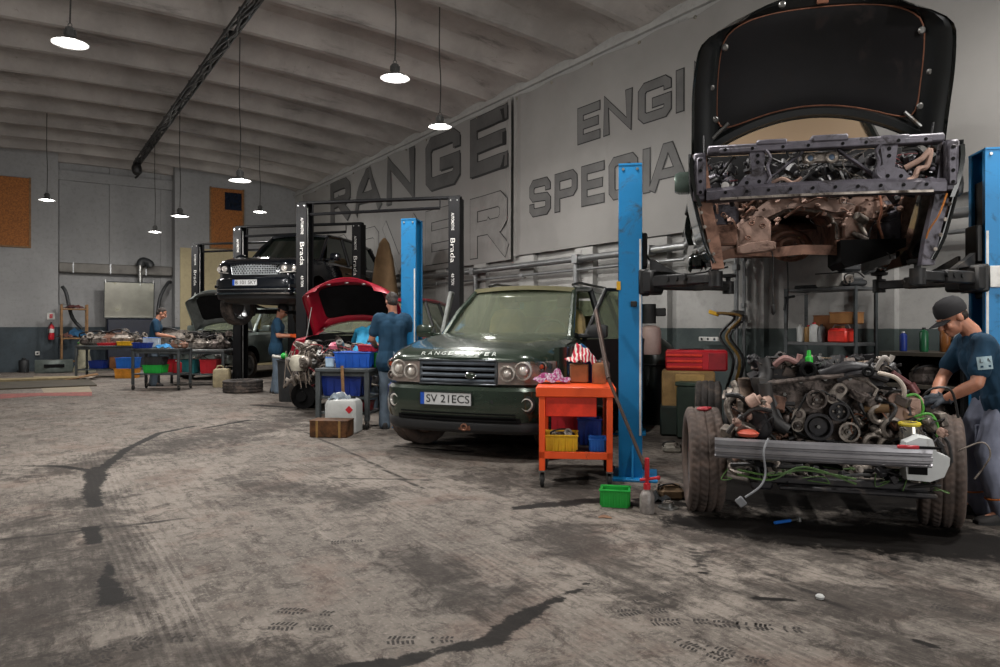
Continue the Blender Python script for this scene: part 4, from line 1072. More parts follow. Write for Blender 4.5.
# ---------------------------------------------------------------- silver car in bay E
def silver_car():
    t = thing('car', 'pale silver-green car with its bonnet up behind the raised dark car', 'car', B('E', .0, .1), BANG)
    body_shell(t, M_SILV, y0=-2.0, bay_cut=True)
    greenhouse(t, M_SILV, M_GLASS, None)
    T = Matrix.Translation((0, -1.05, 1.2)) @ Matrix.Rotation(R(124), 4, 'X')
    bonnet_panel(t, T, .84, 1.15, M_SILV, mat('grey_primer_inside', '#5b5e5c', .5, .3), M_BODYBLK, arc=.16, ins=.17)
    clutter(t, 21, 80, ((-.75, .75), (-2.15, -1.15), (.7, 1.15)), 1.2)
    clutter(t, 22, 30, ((-.8, .8), (-2.3, -2.0), (.55, 1.0)), 1.2, ('lamp_bracket', 'pump_body', 'coolant_pipe', 'loose_wire'), (M_STEEL, M_ALU, M_HOSE, M_BODYBLK))
    b = MB(); sweep(b, plan_path(0, front=-2.15, hw=.93), [(-.1, .42), (0, .42), (.03, .5), (.02, .62), (-.1, .64)]); b.build('bumper_beam', M_SILV, t)
    for sd in (-1, 1):
        mirror(t, sd, M_SILV)
        for wy in (-1.44, 1.44): wheel_parts(t, (sd*.82, wy, .35), 0, Ro=.35, mr=M_ALLOY, sd=sd, nseg=60)
        MB().box((sd*.985, .15, .98), (.02, .2, .025), .006).build('door_handle', M_CHROME, t)
    return t
silver_car()
# ================================================================ bay A: the car body lifted off its chassis
def q_at(py, Z): return CAM_H - (py-HZ)/FPX*Z
M_SHELL = mat('shell_black_paint', '#0e1310', .2, .4, var=.1, coat=.9)
M_FRAME = mat('slip_painted_front_panel', '#56535b', .45, .35, var=.25, scale=9, dirt='#241f1f', da=.4, dscale=7)
M_PAD = mat('bonnet_insulation', '#060507', .5, var=.7, scale=1.8, dirt='#1d1412', da=.3, spec=.25)
M_HOODIN = mat('bonnet_inner_frame', '#0d1011', .38, .3, var=.3, scale=3, coat=.15)
M_BROWNW = mat('brown_windscreen', '#6a5846', .2, .1, var=.35, scale=2)
def shell():
    # local frame = bay frame shifted so that the body's nose is at y=-.98
    t = thing('car_body_shell', 'stripped dark car body without wheels, bonnet up, hanging on the blue lift over its chassis', 'car body', B('A', -.03, 0, 0), BANG)
    yF, yW = -.95, .18
    # ---- bonnet
    T = Matrix.Translation((.12, .06, 2.72)) @ Matrix.Rotation(R(116), 4, 'X')
    o, pt = bonnet_panel(t, T, 1.05, 1.32, M_SHELL, M_HOODIN, M_PAD, M_COPPER, arc=.35, ins=.115)
    for a, b in ((.3, .955), (.7, .955), (.08, .5), (.92, .5), (.12, .75), (.88, .75), (.1, .25), (.9, .25)):
        MB().lathe([(.026, 0), (.03, .01), (.018, .02), (.0001, .02)], 12, T @ Matrix.Translation(pt(a, b)+Vector((0, 0, .032)))).build('rubber_buffer', M_STEEL, o)
    MB().box(tuple(pt(.5, .95)+Vector((0, 0, .05))), (.09, .06, .03), .008, M=T).build('latch_striker', M_COPPER, o)
    for a in (.09, .91): MB().tube([pt(a, .12)+Vector((0, 0, .04)), pt(a+(.5-a)*.16, .17)+Vector((0, 0, .05))], .016, 8, M=T).build('inner_bracket', M_STEEL, o)
    for sd in (-1, 1):
        MB().tube([(sd*.88+.06, -.25, 2.56), (sd*.93+.11, -.14, 2.95)], .011, 8).build('gas_strut', M_BLK, t)
    # ---- windscreen and roof behind the bonnet
    for sd in (-1, 1):
        MB().tube(curve([(sd*.82, .1, 2.52), (sd*.76, .5, 3.0), (sd*.70, .9, 3.42)], 6), .045, 8).build('windscreen_pillar', M_SHELL, t)
        MB().tube(curve([(sd*.70, .9, 3.42), (sd*.70, 1.8, 3.48), (sd*.68, 3.1, 3.36)], 6), .045, 8).build('roof_rail', M_SHELL, t)
        MB().tube([(sd*.92, 1.3, 2.5), (sd*.70, 1.6, 3.46)], .05, 8).build('door_pillar', M_SHELL, t)
        MB().tube([(sd*.9, 3.3, 2.5), (sd*.68, 3.0, 3.36)], .07, 8).build('rear_pillar', M_SHELL, t)
        # lower side with door aperture and tail
        s = MB(); s.slab(lambda a, b: (sd*(.93+.04*math.sin(PI*b)), 1.15+2.25*a, 2.16+.36*b), 10, 5, (-sd*.06, 0, 0)); s.build('rear_side', M_SHELL, t)
        MB().box((sd*.88, .62, 1.90), (.14, 1.2, .14), .03).build('sill', M_SHELL, t)
    MB().slab(lambda a, b: ((2*a-1)*(.8-.12*b), .05+.85*b-.1*(1-(2*a-1)**2)*(1-b*.5), 2.52+.9*b), 14, 8, (0, .006, -.004)).build('windscreen', glass('tan_reflection_glass', '#8a7660', .8, .1), t)  # tan reflection painted into the glass colour
    MB().slab(lambda a, b: ((2*a-1)*.70, .87+2.2*b, 3.41+.07*math.sin(PI*b)+.03*(1-(2*a-1)**2)), 10, 8, (0, 0, -.04)).build('roof', M_SHELL, t)
    MB().slab(lambda a, b: ((2*a-1)*.8, .1+.5*b, 2.48+.05*b), 8, 4, (0, 0, -.05)).build('dashboard', M_DARK, t)
    for sx in (-.4, .42): MB().loft([[(sx+x*w, 1.05+y, z) for x, y in ((-1, -.06), (1, -.06), (1, .07), (-1, .07))] for z, w in ((2.2, .24), (2.6, .25), (2.85, .2), (2.9, .1))]).build('front_seat', M_TRIM, t)
    MB().box((0, 1.9, 2.24), (1.6, 2.8, .06), .02).build('floor_pan', M_RUST, t)
    # ---- outer wings: thin dark skins following the narrowing sides of the open front
    for sd in (-1, 1):
        def wing(a, b):       # a: front to rear, b: bottom to top
            z = 1.80 + .82*b; x = .78 + .185*min(1, (b*1.35))**.7
            return (sd*x, yF+.02 + 1.1*a, z)
        m = MB(); m.slab(wing, 6, 10, (-sd*.018, .0, 0)); m.build('front_wing', M_SHELL, t)
        m = MB(); m.tube(curve([wing(0, b) for b in (0, .15, .3, .5, .7, .9, 1)], 3), .012, 6); m.build('wing_edge', M_HOODIN, t)
        for b in (.08, .2, .33, .46): MB().lathe([(.014, 0), (.014, .012), (.0001, .014)], 8, Matrix.Translation(Vector(wing(0, b))+Vector((-sd*.035, -.012, 0))) @ frame_z((0, -1, 0))).build('wing_clip', M_ALU, t)
        # inner wheel-arch flange and vertical end post
        m = MB(); m.loft([[(sd*x, y, z) for x, y in ((.70+.14*b, yF+.03), (.79+.15*b, yF+.03), (.79+.15*b, yF+.12), (.70+.14*b, yF+.12))] for z, b in ((1.76, 0), (1.95, .2), (2.2, .6), (2.62, 1))]); m.build('end_post', M_RUST if sd < 0 else M_FRAME, t)
        m = MB(); m.box((sd*.89, yF-.0, 2.44), (.1, .05, .36), .015); 
        m.box((sd*.885, yF-.03, 2.44), (.06, .03, .28), .01); c = m.build('lamp_bracket', M_FRAME, t)
        for z in (2.32, 2.4, 2.48, 2.56): MB().cyl((sd*.885, yF-.047, z), (sd*.885, yF-.05, z), .013, n=10).build('slot_hole', M_BODYBLK, c)
        m = MB(); m.slab(lambda a, b: (sd*(.90+.07*math.sin(b*PI*.6)), yF-.03+.1*a, 2.22+.36*b), 3, 6, (-sd*.03, 0, 0)); m.build('wing_return', M_SHELL, t)
    # ---- upper slam panel, lower cross-member and the two uprights with their diagonal stays
    m = MB()
    m.box((0, yF, 2.63), (1.66, .12, .06), .012); m.box((0, yF-.05, 2.615), (1.5, .03, .04), .008)
    m.box((-.36, yF-.02, 2.66), (.22, .1, .04), .01); m.box((.05, yF-.02, 2.665), (.26, .1, .05), .01); m.box((.5, yF-.02, 2.65), (.2, .08, .03), .01)
    sp = m.build('slam_panel', M_FRAME, t)
    for x in (-.7, -.5, -.28, -.1, .14, .3, .52, .7): MB().cyl((x, yF-.066, 2.62), (x, yF-.07, 2.62), .012, n=10).build('slot_hole', M_BODYBLK, sp)
    m = MB(); m.loft([[(x, yF+y-.06*(1-(x/.85)**2), z+.01*(1-(x/.8)**2)) for y, z in ((-.05, 2.26), (.07, 2.25), (.07, 2.345), (-.03, 2.35), (-.06, 2.32))] for x in [-.84+1.68*i/16 for i in range(17)]])
    cm = m.build('cross_member', M_FRAME, t)
    for x in [-.7+1.4*i/9 for i in range(10)]: MB().cyl((x, yF-.12+.06*(x/.85)**2, 2.305), (x, yF-.125+.06*(x/.85)**2, 2.305), .012, n=10).build('bolt_hole', M_BODYBLK, cm)
    m = MB(); sweep(m, [(Vector((x, yF-.125+.06*(x/.85)**2, 0)), Vector((0, -1, 0))) for x in [-.74+1.48*i/14 for i in range(15)]], [(0, 2.252), (.02, 2.247), (.02, 2.262), (0, 2.268)]); m.build('lower_lip', M_ALU, cm)
    for sd in (-1, 1):
        m = MB()
        m.prism([(sd*.36, 2.345), (sd*.62, 2.345), (sd*.56, 2.42), (sd*.50, 2.44), (sd*.52, 2.60), (sd*.40, 2.60), (sd*.42, 2.46), (sd*.36, 2.43)][::int(sd)], -.03, .03, Matrix.Translation((0, yF-.02, 0)) @ Matrix.Rotation(R(90), 4, 'X'))
        u = m.build('upright', M_FRAME, t)
        m = MB(); m.tube(curve([(sd*.405, yF-.06, 2.6), (sd*.37, yF-.06, 2.55), (sd*.39, yF-.06, 2.48), (sd*.37, yF-.06, 2.4), (sd*.40, yF-.06, 2.36)], 5), .013, 6); m.build('flange', M_FRAME, u)
        for x, z in ((.45, 2.38), (.54, 2.375), (.46, 2.52), (.46, 2.57)): MB().cyl((sd*x, yF-.05, z), (sd*x, yF-.054, z), .014, n=10).build('bolt_hole', M_BODYBLK, u)
        m = MB(); a = Vector((sd*.12, yF+.03, 2.60)); b = Vector((sd*.38, yF+.02, 2.40)); d = (b-a).normalized(); F = Matrix.Translation((a+b)/2) @ frame_z(d, (0, 1, 0)); m.box((0, 0, 0), (.02, .05, (b-a).length), .005, M=F); m.build('diagonal_stay', M_FRAME, t)
    m = MB()
    m.box((0, yF+.02, 2.545), (.26, .04, .075), .012); lt = m.build('bonnet_latch', M_ALU, t)
    for x in (-.075, .075):
        MB().torus((x, yF-.005, 2.54), .033, .012, (0, 1, 0), 18, 6).build('latch_ring', M_ALU, lt); MB().lathe([(.02, 0), (.02, .01), (.0001, .012)], 12, Matrix.Translation((x, yF-.0, 2.54)) @ frame_z((0, -1, 0))).build('latch_button', mat('blue_grey_button', '#34465a', .4), lt)
    # ---- engine-bay things seen through the front: bulkhead, pipes, servo, fuse box, wires
    m = MB(); m.slab(lambda a, b: ((2*a-1)*.93, -.24-.04*math.sin(b*PI)+.06*b, 2.46+.3*b), 8, 4, (0, .03, 0)); m.build('upper_bulkhead', M_BODYBLK, t)
    for x, z, r in ((-.1, 2.42, .06), (.1, 2.4, .05), (-.3, 2.42, .045), (.26, 2.44, .04)): MB().torus((x, -.30, z+.06), r, .018, (0, 1, 0), 18, 6).build('grommet_ring', M_ENGB, t)
    for sd, seed in ((-1, 31), (1, 32)):
        clutter(t, seed, 26, ((sd*.72-.14, sd*.72+.12), (yF+.05, yF+.5), (2.3, 2.58)), .8, ('relay_block', 'pump_body', 'engine_hose', 'loom_wire'), (M_ENGB, M_FRAME, M_HOSE, mat('maroon_wire', '#6b3236', .5)))
    clutter(t, 34, 40, ((-.78, .8), (yW-.42, yW-.33), (1.98, 2.3)), .55, ('bulkhead_bracket', 'bulkhead_boss', 'bulkhead_pipe', 'bulkhead_wire'), (M_PINK, M_PINK, M_RUST, M_HOSE))
    clutter(t, 33, 60, ((-.5, .5), (yF+.1, yF+.6), (2.34, 2.62)), .8, ('engine_bracket', 'valve_body', 'engine_hose', 'loom_wire'), (M_ENGB, M_ENGB, M_HOSE, M_ALU))
    MB().tube(curve([(.58, yF, 2.44), (.68, yF-.03, 2.49), (.74, yF-.03, 2.55), (.72, yF-.02, 2.44), (.66, yF-.03, 2.42), (.63, yF-.04, 2.36), (.56, yF-.06, 2.33)], 6), .02, 8).build('brown_hose', M_PINK, t)
    MB().tube(curve([(-.36, yF, 2.37), (-.28, yF-.02, 2.4), (-.2, yF, 2.37), (-.14, yF-.02, 2.4)], 6), .014, 6).build('brown_hose', M_PINK, t)
    MB().torus((-.2, yF-.03, 2.60), .05, .008, (0, 1, .2), 18, 6).build('cable_loop', M_HOSE, t)
    m = MB(); m.lathe([(.028, 0), (.03, .03), (.02, .034), (.0001, .03)], 14, Matrix.Translation((-.70, yF-.02, 2.36)) @ frame_z((0, -1, 0))); m.build('white_socket', mat('pale_socket', '#a8a5a2', .4), t)
    # ---- the rusty firewall below: tunnel arch, footwell bulges, heat shield
    arch = [(-.30, 1.70), (-.295, 1.86), (-.285, 2.02), (-.24, 2.10), (-.14, 2.15), (.0, 2.165), (.14, 2.14), (.24, 2.08), (.28, 1.98), (.285, 1.84), (.30, 1.70)]
    outer = [(.80, 1.72), (.95, 2.48), (-.95, 2.48), (-.82, 1.76), (-.72, 1.68)]
    m = MB(); m.prism(arch + outer, -.02, .02, Matrix.Translation((0, yW-.3, 0)) @ Matrix.Rotation(R(90), 4, 'X'))
    m.build('firewall', M_PINK, t, smooth=20)
    m = MB(); m.loft([[(x, y, z) for x, z in [(p[0]*k, b_+(p[1]-1.7)*k2) for p in arch]] for y, k, k2, b_ in ((yW-.32, 1, 1, 1.7), (yW+.1, .95, .9, 1.78), (yW+.6, .8, .62, 1.98), (yW+2.2, .72, .3, 2.1))], closed=False, cap=False); m.build('tunnel', M_RUST, t)
    m = MB(); m.torus((-.02, yW+.15, 1.86), .17, .03, (0, -1, .35), 28, 8); m.torus((-.02, yW+.16, 1.86), .09, .025, (0, -1, .35), 20, 6); m.build('tunnel_ring', M_RUST, t)
    # torn edge of tunnel: ragged pale rim
    rnd = random.Random(8)
    rim = []
    for i in range(len(arch)-1):
        for k_ in range(4): rim.append(Vector((arch[i][0], yW-.345, arch[i][1])).lerp(Vector((arch[i+1][0], yW-.345, arch[i+1][1])), k_/4)+Vector((rnd.uniform(-.01, .01), rnd.uniform(-.01, .01), rnd.uniform(-.008, .012))))
    MB().tube(rim, .013, 6).build('torn_rim', M_ALU, t)
    # heat shield over tunnel
    hs = [(-.42, 2.10), (-.36, 2.2), (-.28, 2.27), (-.1, 2.275), (.15, 2.265), (.36, 2.25), (.42, 2.17), (.36, 2.13), (.25, 2.12), (.14, 2.165), (0, 2.185), (-.14, 2.17), (-.25, 2.11), (-.33, 2.08)]
    m = MB(); m.prism(hs, 0, .05, Matrix.Translation((0, yW-.33, 0)) @ Matrix.Rotation(R(90), 4, 'X')); m.build('heat_shield', mat('pinkish_heat_shield', '#b89c8f', .5, .3, var=.2, scale=4, dirt='#5d463c', da=.3), t, smooth=25)
    # left footwell bulge, right mounting plates, boxes and ribs
    def bulge(nm, cx, cz, wx, wz, d, mt, tilt=0, y=None):
        m = MB(); m.loft([[(cx+x*wx*k, (y or yW-.32)-dy, cz+z*wz*k+tilt*x*wx) for x, z in ((-1, -.8), (-.8, -1), (.7, -1), (1, -.7), (1, .6), (.6, 1), (-.5, 1), (-1, .5))] for dy, k in ((0, 1), (d*.7, .95), (d, .8))]); return m.build(nm, mt, t, smooth=25)
    bulge('footwell_bulge', -.40, 1.93, .15, .2, .07, M_PINK)
    bulge('footwell_step', -.38, 1.78, .17, .06, .1, M_PINK, .1)
    bulge('pedal_plate', -.67, 2.13, .15, .12, .05, M_FRAME)
    bulge('splash_panel', -.66, 1.93, .16, .12, .05, M_RUST)
    bulge('mounting_plate', .42, 1.98, .1, .14, .06, M_PINK, .15)
    bulge('servo_plate', .56, 2.13, .12, .1, .06, M_PINK)
    bulge('side_panel', .70, 1.98, .09, .25, .05, M_FRAME)
    bulge('scuttle_panel', .42, 1.8, .16, .07, .05, M_RUST)
    for x, z in ((-.42, 2.03), (-.33, 2.0), (-.45, 1.88), (-.66, 2.13), (.47, 2.08)): MB().torus((x, yW-.40, z), .02, .007, (0, 1, 0), 14, 5).build('bulkhead_hole', M_RUST, t)
    for z in (2.14, 2.08, 2.02): MB().box((.68, yW-.39, z), (.13, .015, .014), .004, rot=(0, -.2, 0)).build('louvre', M_FRAME, t)
    m = MB(); m.cyl((.49, yW-.4, 2.02), (.41, yW-.47, 2.06), .04, n=14); m.cyl((.44, yW-.4, 2.0), (.5, yW-.42, 1.86), .022, n=10); m.cyl((.40, yW-.4, 1.9), (.5, yW-.44, 1.82), .024, n=10); m.build('steering_joint', M_ALU, t)
    MB().tube(curve([(.60, yW-.42, 2.3), (.61, yW-.44, 2.1), (.585, yW-.44, 1.98), (.62, yW-.44, 1.82), (.58, yW-.44, 1.77)], 5), .012, 7).build('brake_pipe', M_COPPER, t)
    MB().tube(curve([(.57, yW-.42, 2.02), (.52, yW-.44, 1.9), (.53, yW-.44, 1.8), (.64, yW-.5, 1.68), (.66, yW-.5, 1.62)], 5), .006, 6).build('hanging_wire', M_HOSE, t)
    MB().tube(curve([(.86, yF, 2.25), (.80, yF-.02, 2.1), (.74, yF+.02, 1.98), (.73, yF+.1, 1.8)], 5), .007, 6).build('orange_wire', mat('orange_wire', '#a8682e', .5), t)
    MB().tube(curve([(-.28, yW-.36, 2.05), (-.24, yW-.36, 1.9), (-.245, yW-.38, 1.7), (-.24, yW-.38, 1.5)], 5), .006, 6).lathe([(.004, .0), (.018, .02), (.018, .07), (.006, .09)], 10, Matrix.Translation((-.24, yW-.38, 1.42))).build('hanging_plug', M_HOSE, t)
    # jagged lower lip and black sump-like tray on the right
    m = MB(); m.loft([[(x, yW-.36+y, z) for y, z in ((0, zb), (.12, zb+.02), (.1, zb+.09), (0, zb+.1))] for x, zb in ((-.84, 1.74), (-.76, 1.6), (-.62, 1.67), (-.45, 1.70), (-.2, 1.68), (0, 1.70), (.2, 1.69), (.3, 1.68))]); m.build('lower_edge', M_RUST, t)
    m = MB(); m.loft([[(x, yW-.5+y, z) for y, z in ((0, zb), (.5, zb), (.5, 1.8), (0, 1.82))] for x, zb in ((.28, 1.60), (.32, 1.55), (.6, 1.64), (.78, 1.74))]); m.build('black_tray', M_BODYBLK, t)
    # door mirror (chrome back) on the left, stub on the right
    m = MB(); m.loft([[(-.90-x, yF+.62+y*s, 2.52+z*s) for y, z in ((-.05, -.085), (.05, -.085), (.06, 0), (.05, .085), (-.05, .085), (-.075, 0))] for x, s in ((0, .8), (.05, 1), (.14, 1), (.18, .8))]); m.build('door_mirror', mat('green_chrome_mirror', '#5f6d66', .22, .6), t)
    m = MB(); m.loft([[(.985+x, yF+.3+y*s, 2.36+z*s) for y, z in ((-.04, -.08), (.04, -.1), (.05, 0), (.04, .09), (-.04, .07), (-.06, 0))] for x, s in ((0, .9), (.04, 1), (.08, .8))]); m.box((.97, yF+.3, 2.4), (.06, .06, .2), .015); m.build('mirror_bracket', M_HOODIN, t)
    low = ('firewall', 'tunnel', 'tunnel_ring', 'torn_rim', 'heat_shield', 'footwell_bulge', 'footwell_step', 'pedal_plate', 'splash_panel', 'mounting_plate', 'servo_plate', 'side_panel', 'scuttle_panel', 'louvre', 'steering_joint', 'brake_pipe', 'hanging_wire', 'lower_edge', 'black_tray')
    for o in t.children:
        n_ = o.name.split('.')[0]
        if n_ in low or n_.startswith('bulkhead_'):
            for v in o.data.vertices:
                if v.co.z < 2.32: v.co.z = 2.40-(2.3-v.co.z)*.80
    t.scale = (.945, 1, 1); t.rotation_euler.z = BANG-R(2)
    return t
SHELL = shell()


CHL = B('A', -.075, -1.17) - Matrix.Rotation(BANG-R(5), 3, 'Z') @ Vector((0, -1.17, 0))
def chassis():
    t = thing('car_chassis', 'bare car chassis with engine, silver front beam and four dusty tyres under the raised body', 'chassis', CHL, BANG-R(5))
    yA = -1.17
    for sd in (-1, 1):
        MB().loft([[(sd*.44+x, y, z0+z) for x, z in ((-.05, -.07), (.05, -.07), (.05, .07), (-.05, .07))] for y, z0 in ((-1.68, .50), (-1.35, .5), (-.8, .42), (.9, .42), (1.5, .55), (2.3, .52))]).build('frame_rail', M_BODYBLK, t)
    for y in (-.35, .7, 1.9): MB().box((0, y, .42), (.86, .1, .1), .02).build('cross_member', M_BODYBLK, t)
    # front beam: ribbed silver-grey section
    m = MB(); prof = [(0, .44), (.03, .44), (.045, .458), (.03, .475), (.03, .487), (.05, .498), (.05, .525), (.03, .535), (.03, .55), (.045, .56), (.04, .598), (.0, .602), (-.05, .602), (-.05, .44)]
    sweep(m, [(Vector((x, yA-.56+.03*((x+.15)/.66)**2, 0)), Vector((0, -1, 0))) for x in [-.74+1.24*i/20 for i in range(21)]], [(o_, .6-(.6-z_)*.72) for o_, z_ in prof])
    fb = m.build('front_beam', mat('dull_silver_beam', '#8f8e92', .35, .6, var=.2, scale=4, dirt='#3c3937', da=.2), t, smooth=30)
    for sx in (-.42, .3): MB().box((sx, yA-.44, .52), (.1, .22, .11), .015).build('beam_mount', M_ALU, fb)
    MB().tube(curve([(-.42, yA-.63, .63), (-.45, yA-.66, .55), (-.44, yA-.66, .42), (-.47, yA-.68, .34), (-.56, yA-.7, .27)], 5), .007, 6).box((-.585, yA-.7, .24), (.05, .02, .06), .006, rot=(0, -.7, 0)).build('hanging_connector', mat('grey_connector', '#77797d', .5), t)
    m = MB(); m.lathe([(.07, 0), (.075, .01), (.075, .03), (.04, .035)], 20, Matrix.Translation((-.58, yA-.4, .38)) @ frame_z((0, -.5, 1))); m.build('ball_joint_plate', M_ALU, t)
    m = MB(); m.box((0, yA-.42, .34), (1.05, .06, .05), .01); m.box((.1, yA-.35, .30), (.9, .3, .03), .01); m.box((-.45, yA-.2, .3), (.14, .5, .06), .015); m.box((.45, yA-.2, .3), (.14, .5, .06), .015); m.build('subframe', M_ENGB, t)
    # wheels
    wl = wheel_parts(t, (-.82, yA, .373), R(7), Ro=.373, Wd=.245, mt=M_TYREB, mr=M_ALLOY, sd=-1, nseg=180)
    wheel_parts(t, (.70, yA+.04, .373), R(-12), Ro=.373, Wd=.265, mt=M_TYREB, mr=M_ALLOY, sd=1, nseg=180)
    for sd in (-1, 1): wheel_parts(t, (sd*.80, 1.45, .373), 0, Ro=.373, Wd=.27, mt=M_TYRE, mr=M_ALLOY, sd=sd, nseg=96)
    m = MB(); m.sph((-.82, yA-.09, .74), (.045, .03, .018), 10, 6).box((-.79, yA-.09, .748), (.06, .02, .02), .005).build('red_wire_clip', mat('red_clip', '#9a2730', .5), t)
    # ---- suspension and loose parts on the left side
    m = MB(); m.lathe([(.03, 0), (.07, .02), (.085, .1), (.08, .16), (.06, .2), (.05, .24), (.055, .3), (.0001, .31)], 20, Matrix.Translation((-.53, yA-.05, .66))); m.build('strut_top', mat('tan_primer_strut', '#7d6a5c', .6, .2, var=.25, dirt='#3d332d', da=.4), t)
    s = MB(); s.tube([Vector((-.53+.075*math.cos(a), yA-.05+.075*math.sin(a), .42+.03*a/6.283)) for a in [i*.35 for i in range(130)]][:120], .009, 6); s.build('coil_spring', M_ENGB, t)
    MB().tube([(-.53, yA-.05, .36), (-.53, yA-.05, .68)], .035, 12).build('damper', M_ENG, t)
    m = MB(); m.loft([[(-.46+x*w+.02*k, yA-.24+y*w, .98-.055*k) for x, y in ((-1, -.6), (0, -1), (1, -.6), (1, .6), (0, 1), (-1, .6))] for k, w in enumerate((.05, .06, .055, .06, .055, .058, .05))]); m.build('rubber_boot', M_HOSE, t)
    MB().sph((-.44, yA-.3, .72), (.085, .04, .15), 14, 10).build('black_shield', M_ENGB, t)
    m = MB(); m.tube(curve([(-.62, yA-.25, .95), (-.6, yA-.28, .88), (-.66, yA-.28, .8), (-.62, yA-.28, .68), (-.55, yA-.3, .6)], 5), .022, 8); m.build('steel_pipe', M_ALU, t)
    m = MB(); m.tube(curve([(-.42, yA-.3, .95), (-.40, yA-.3, .8), (-.36, yA-.3, .7), (-.28, yA-.3, .64)], 5), .045, 12); m.build('intake_hose', M_HOSE, t)
    MB().tube(curve([(-.425, yA-.22, .7), (-.43, yA-.22, .9), (-.40, yA-.18, 1.0), (-.42, yA-.15, 1.1)], 5), [.05]*16, 12).build('upright_hose', M_HOSE, t)
    for sd, seed in ((-1, 41), (1, 42)):
        clutter(t, seed, 40 if sd < 0 else 26, ((sd*.52-.14, sd*.52+.14), (yA-.4, yA+.1), (.42, .86 if sd < 0 else .74)), .9, ('suspension_bracket', 'bush', 'brake_hose', 'sensor_wire'), (M_ALU, M_PINK, M_HOSE, M_ENGB))
    clutter(t, 43, 30, ((-.7, .6), (yA-.48, yA-.2), (.32, .43)), .7, ('undertray_bracket', 'bush', 'brake_hose', 'sensor_wire'), (M_ENGB, M_ALU, M_HOSE, mat('green_dirty_wire', '#46662f', .5)))
    MB().lathe([(.0001, 0), (.06, .01), (.07, .03), (.04, .05), (.0001, .055)], 14, Matrix.Translation((-.53, yA-.42, .6))).build('red_cap', mat('faded_red_cap', '#a84632', .5), t)
    for k_, (z, c) in enumerate(((.40, 0), (.37, .05))): MB().tube(curve([(-.6, yA-.5, z), (-.4, yA-.52, z-.02), (-.2, yA-.5, z+.02+c), (.1, yA-.5, z-.02)], 5), .007, 5).build('green_wire', mat('green_dirty_wire', '#46662f', .5), t)
    # ---- washer tank on the right
    m = MB(); m.loft([[(.37+(x-.44)*.62, yA-.5+y, .395+(z-.36)*.66) for x, z in ((.44+i, .36), (.66, .35), (.78, .40), (.84-i, .50), (.83, .58), (.72, .62), (.68, .74), (.56, .77-i), (.45, .70), (.44, .55))] for y, i in ((0, .02), (.03, 0), (.13, 0), (.16, .02))][::-1]); m.build('washer_tank', mat('milky_washer_tank', '#c3c6c6', .4, var=.08, dirt='#8d8d88', da=.2), t)
    MB().tube(curve([(.66, yA-.48, .58), (.78, yA-.5, .64), (.82, yA-.5, .56), (.74, yA-.5, .42)], 6), .005, 6).build('washer_hose', M_ALU, t)
    MB().box((.36, yA-.62, .612), (.12, .02, .022), .006).build('red_handle', mat('red_tool_grip', '#b3202e', .4), t)
    MB().box((.47, yA-.62, .612), (.13, .018, .016), .004).build('tool_teeth', M_BODYBLK, t)
    return t
CH = chassis()

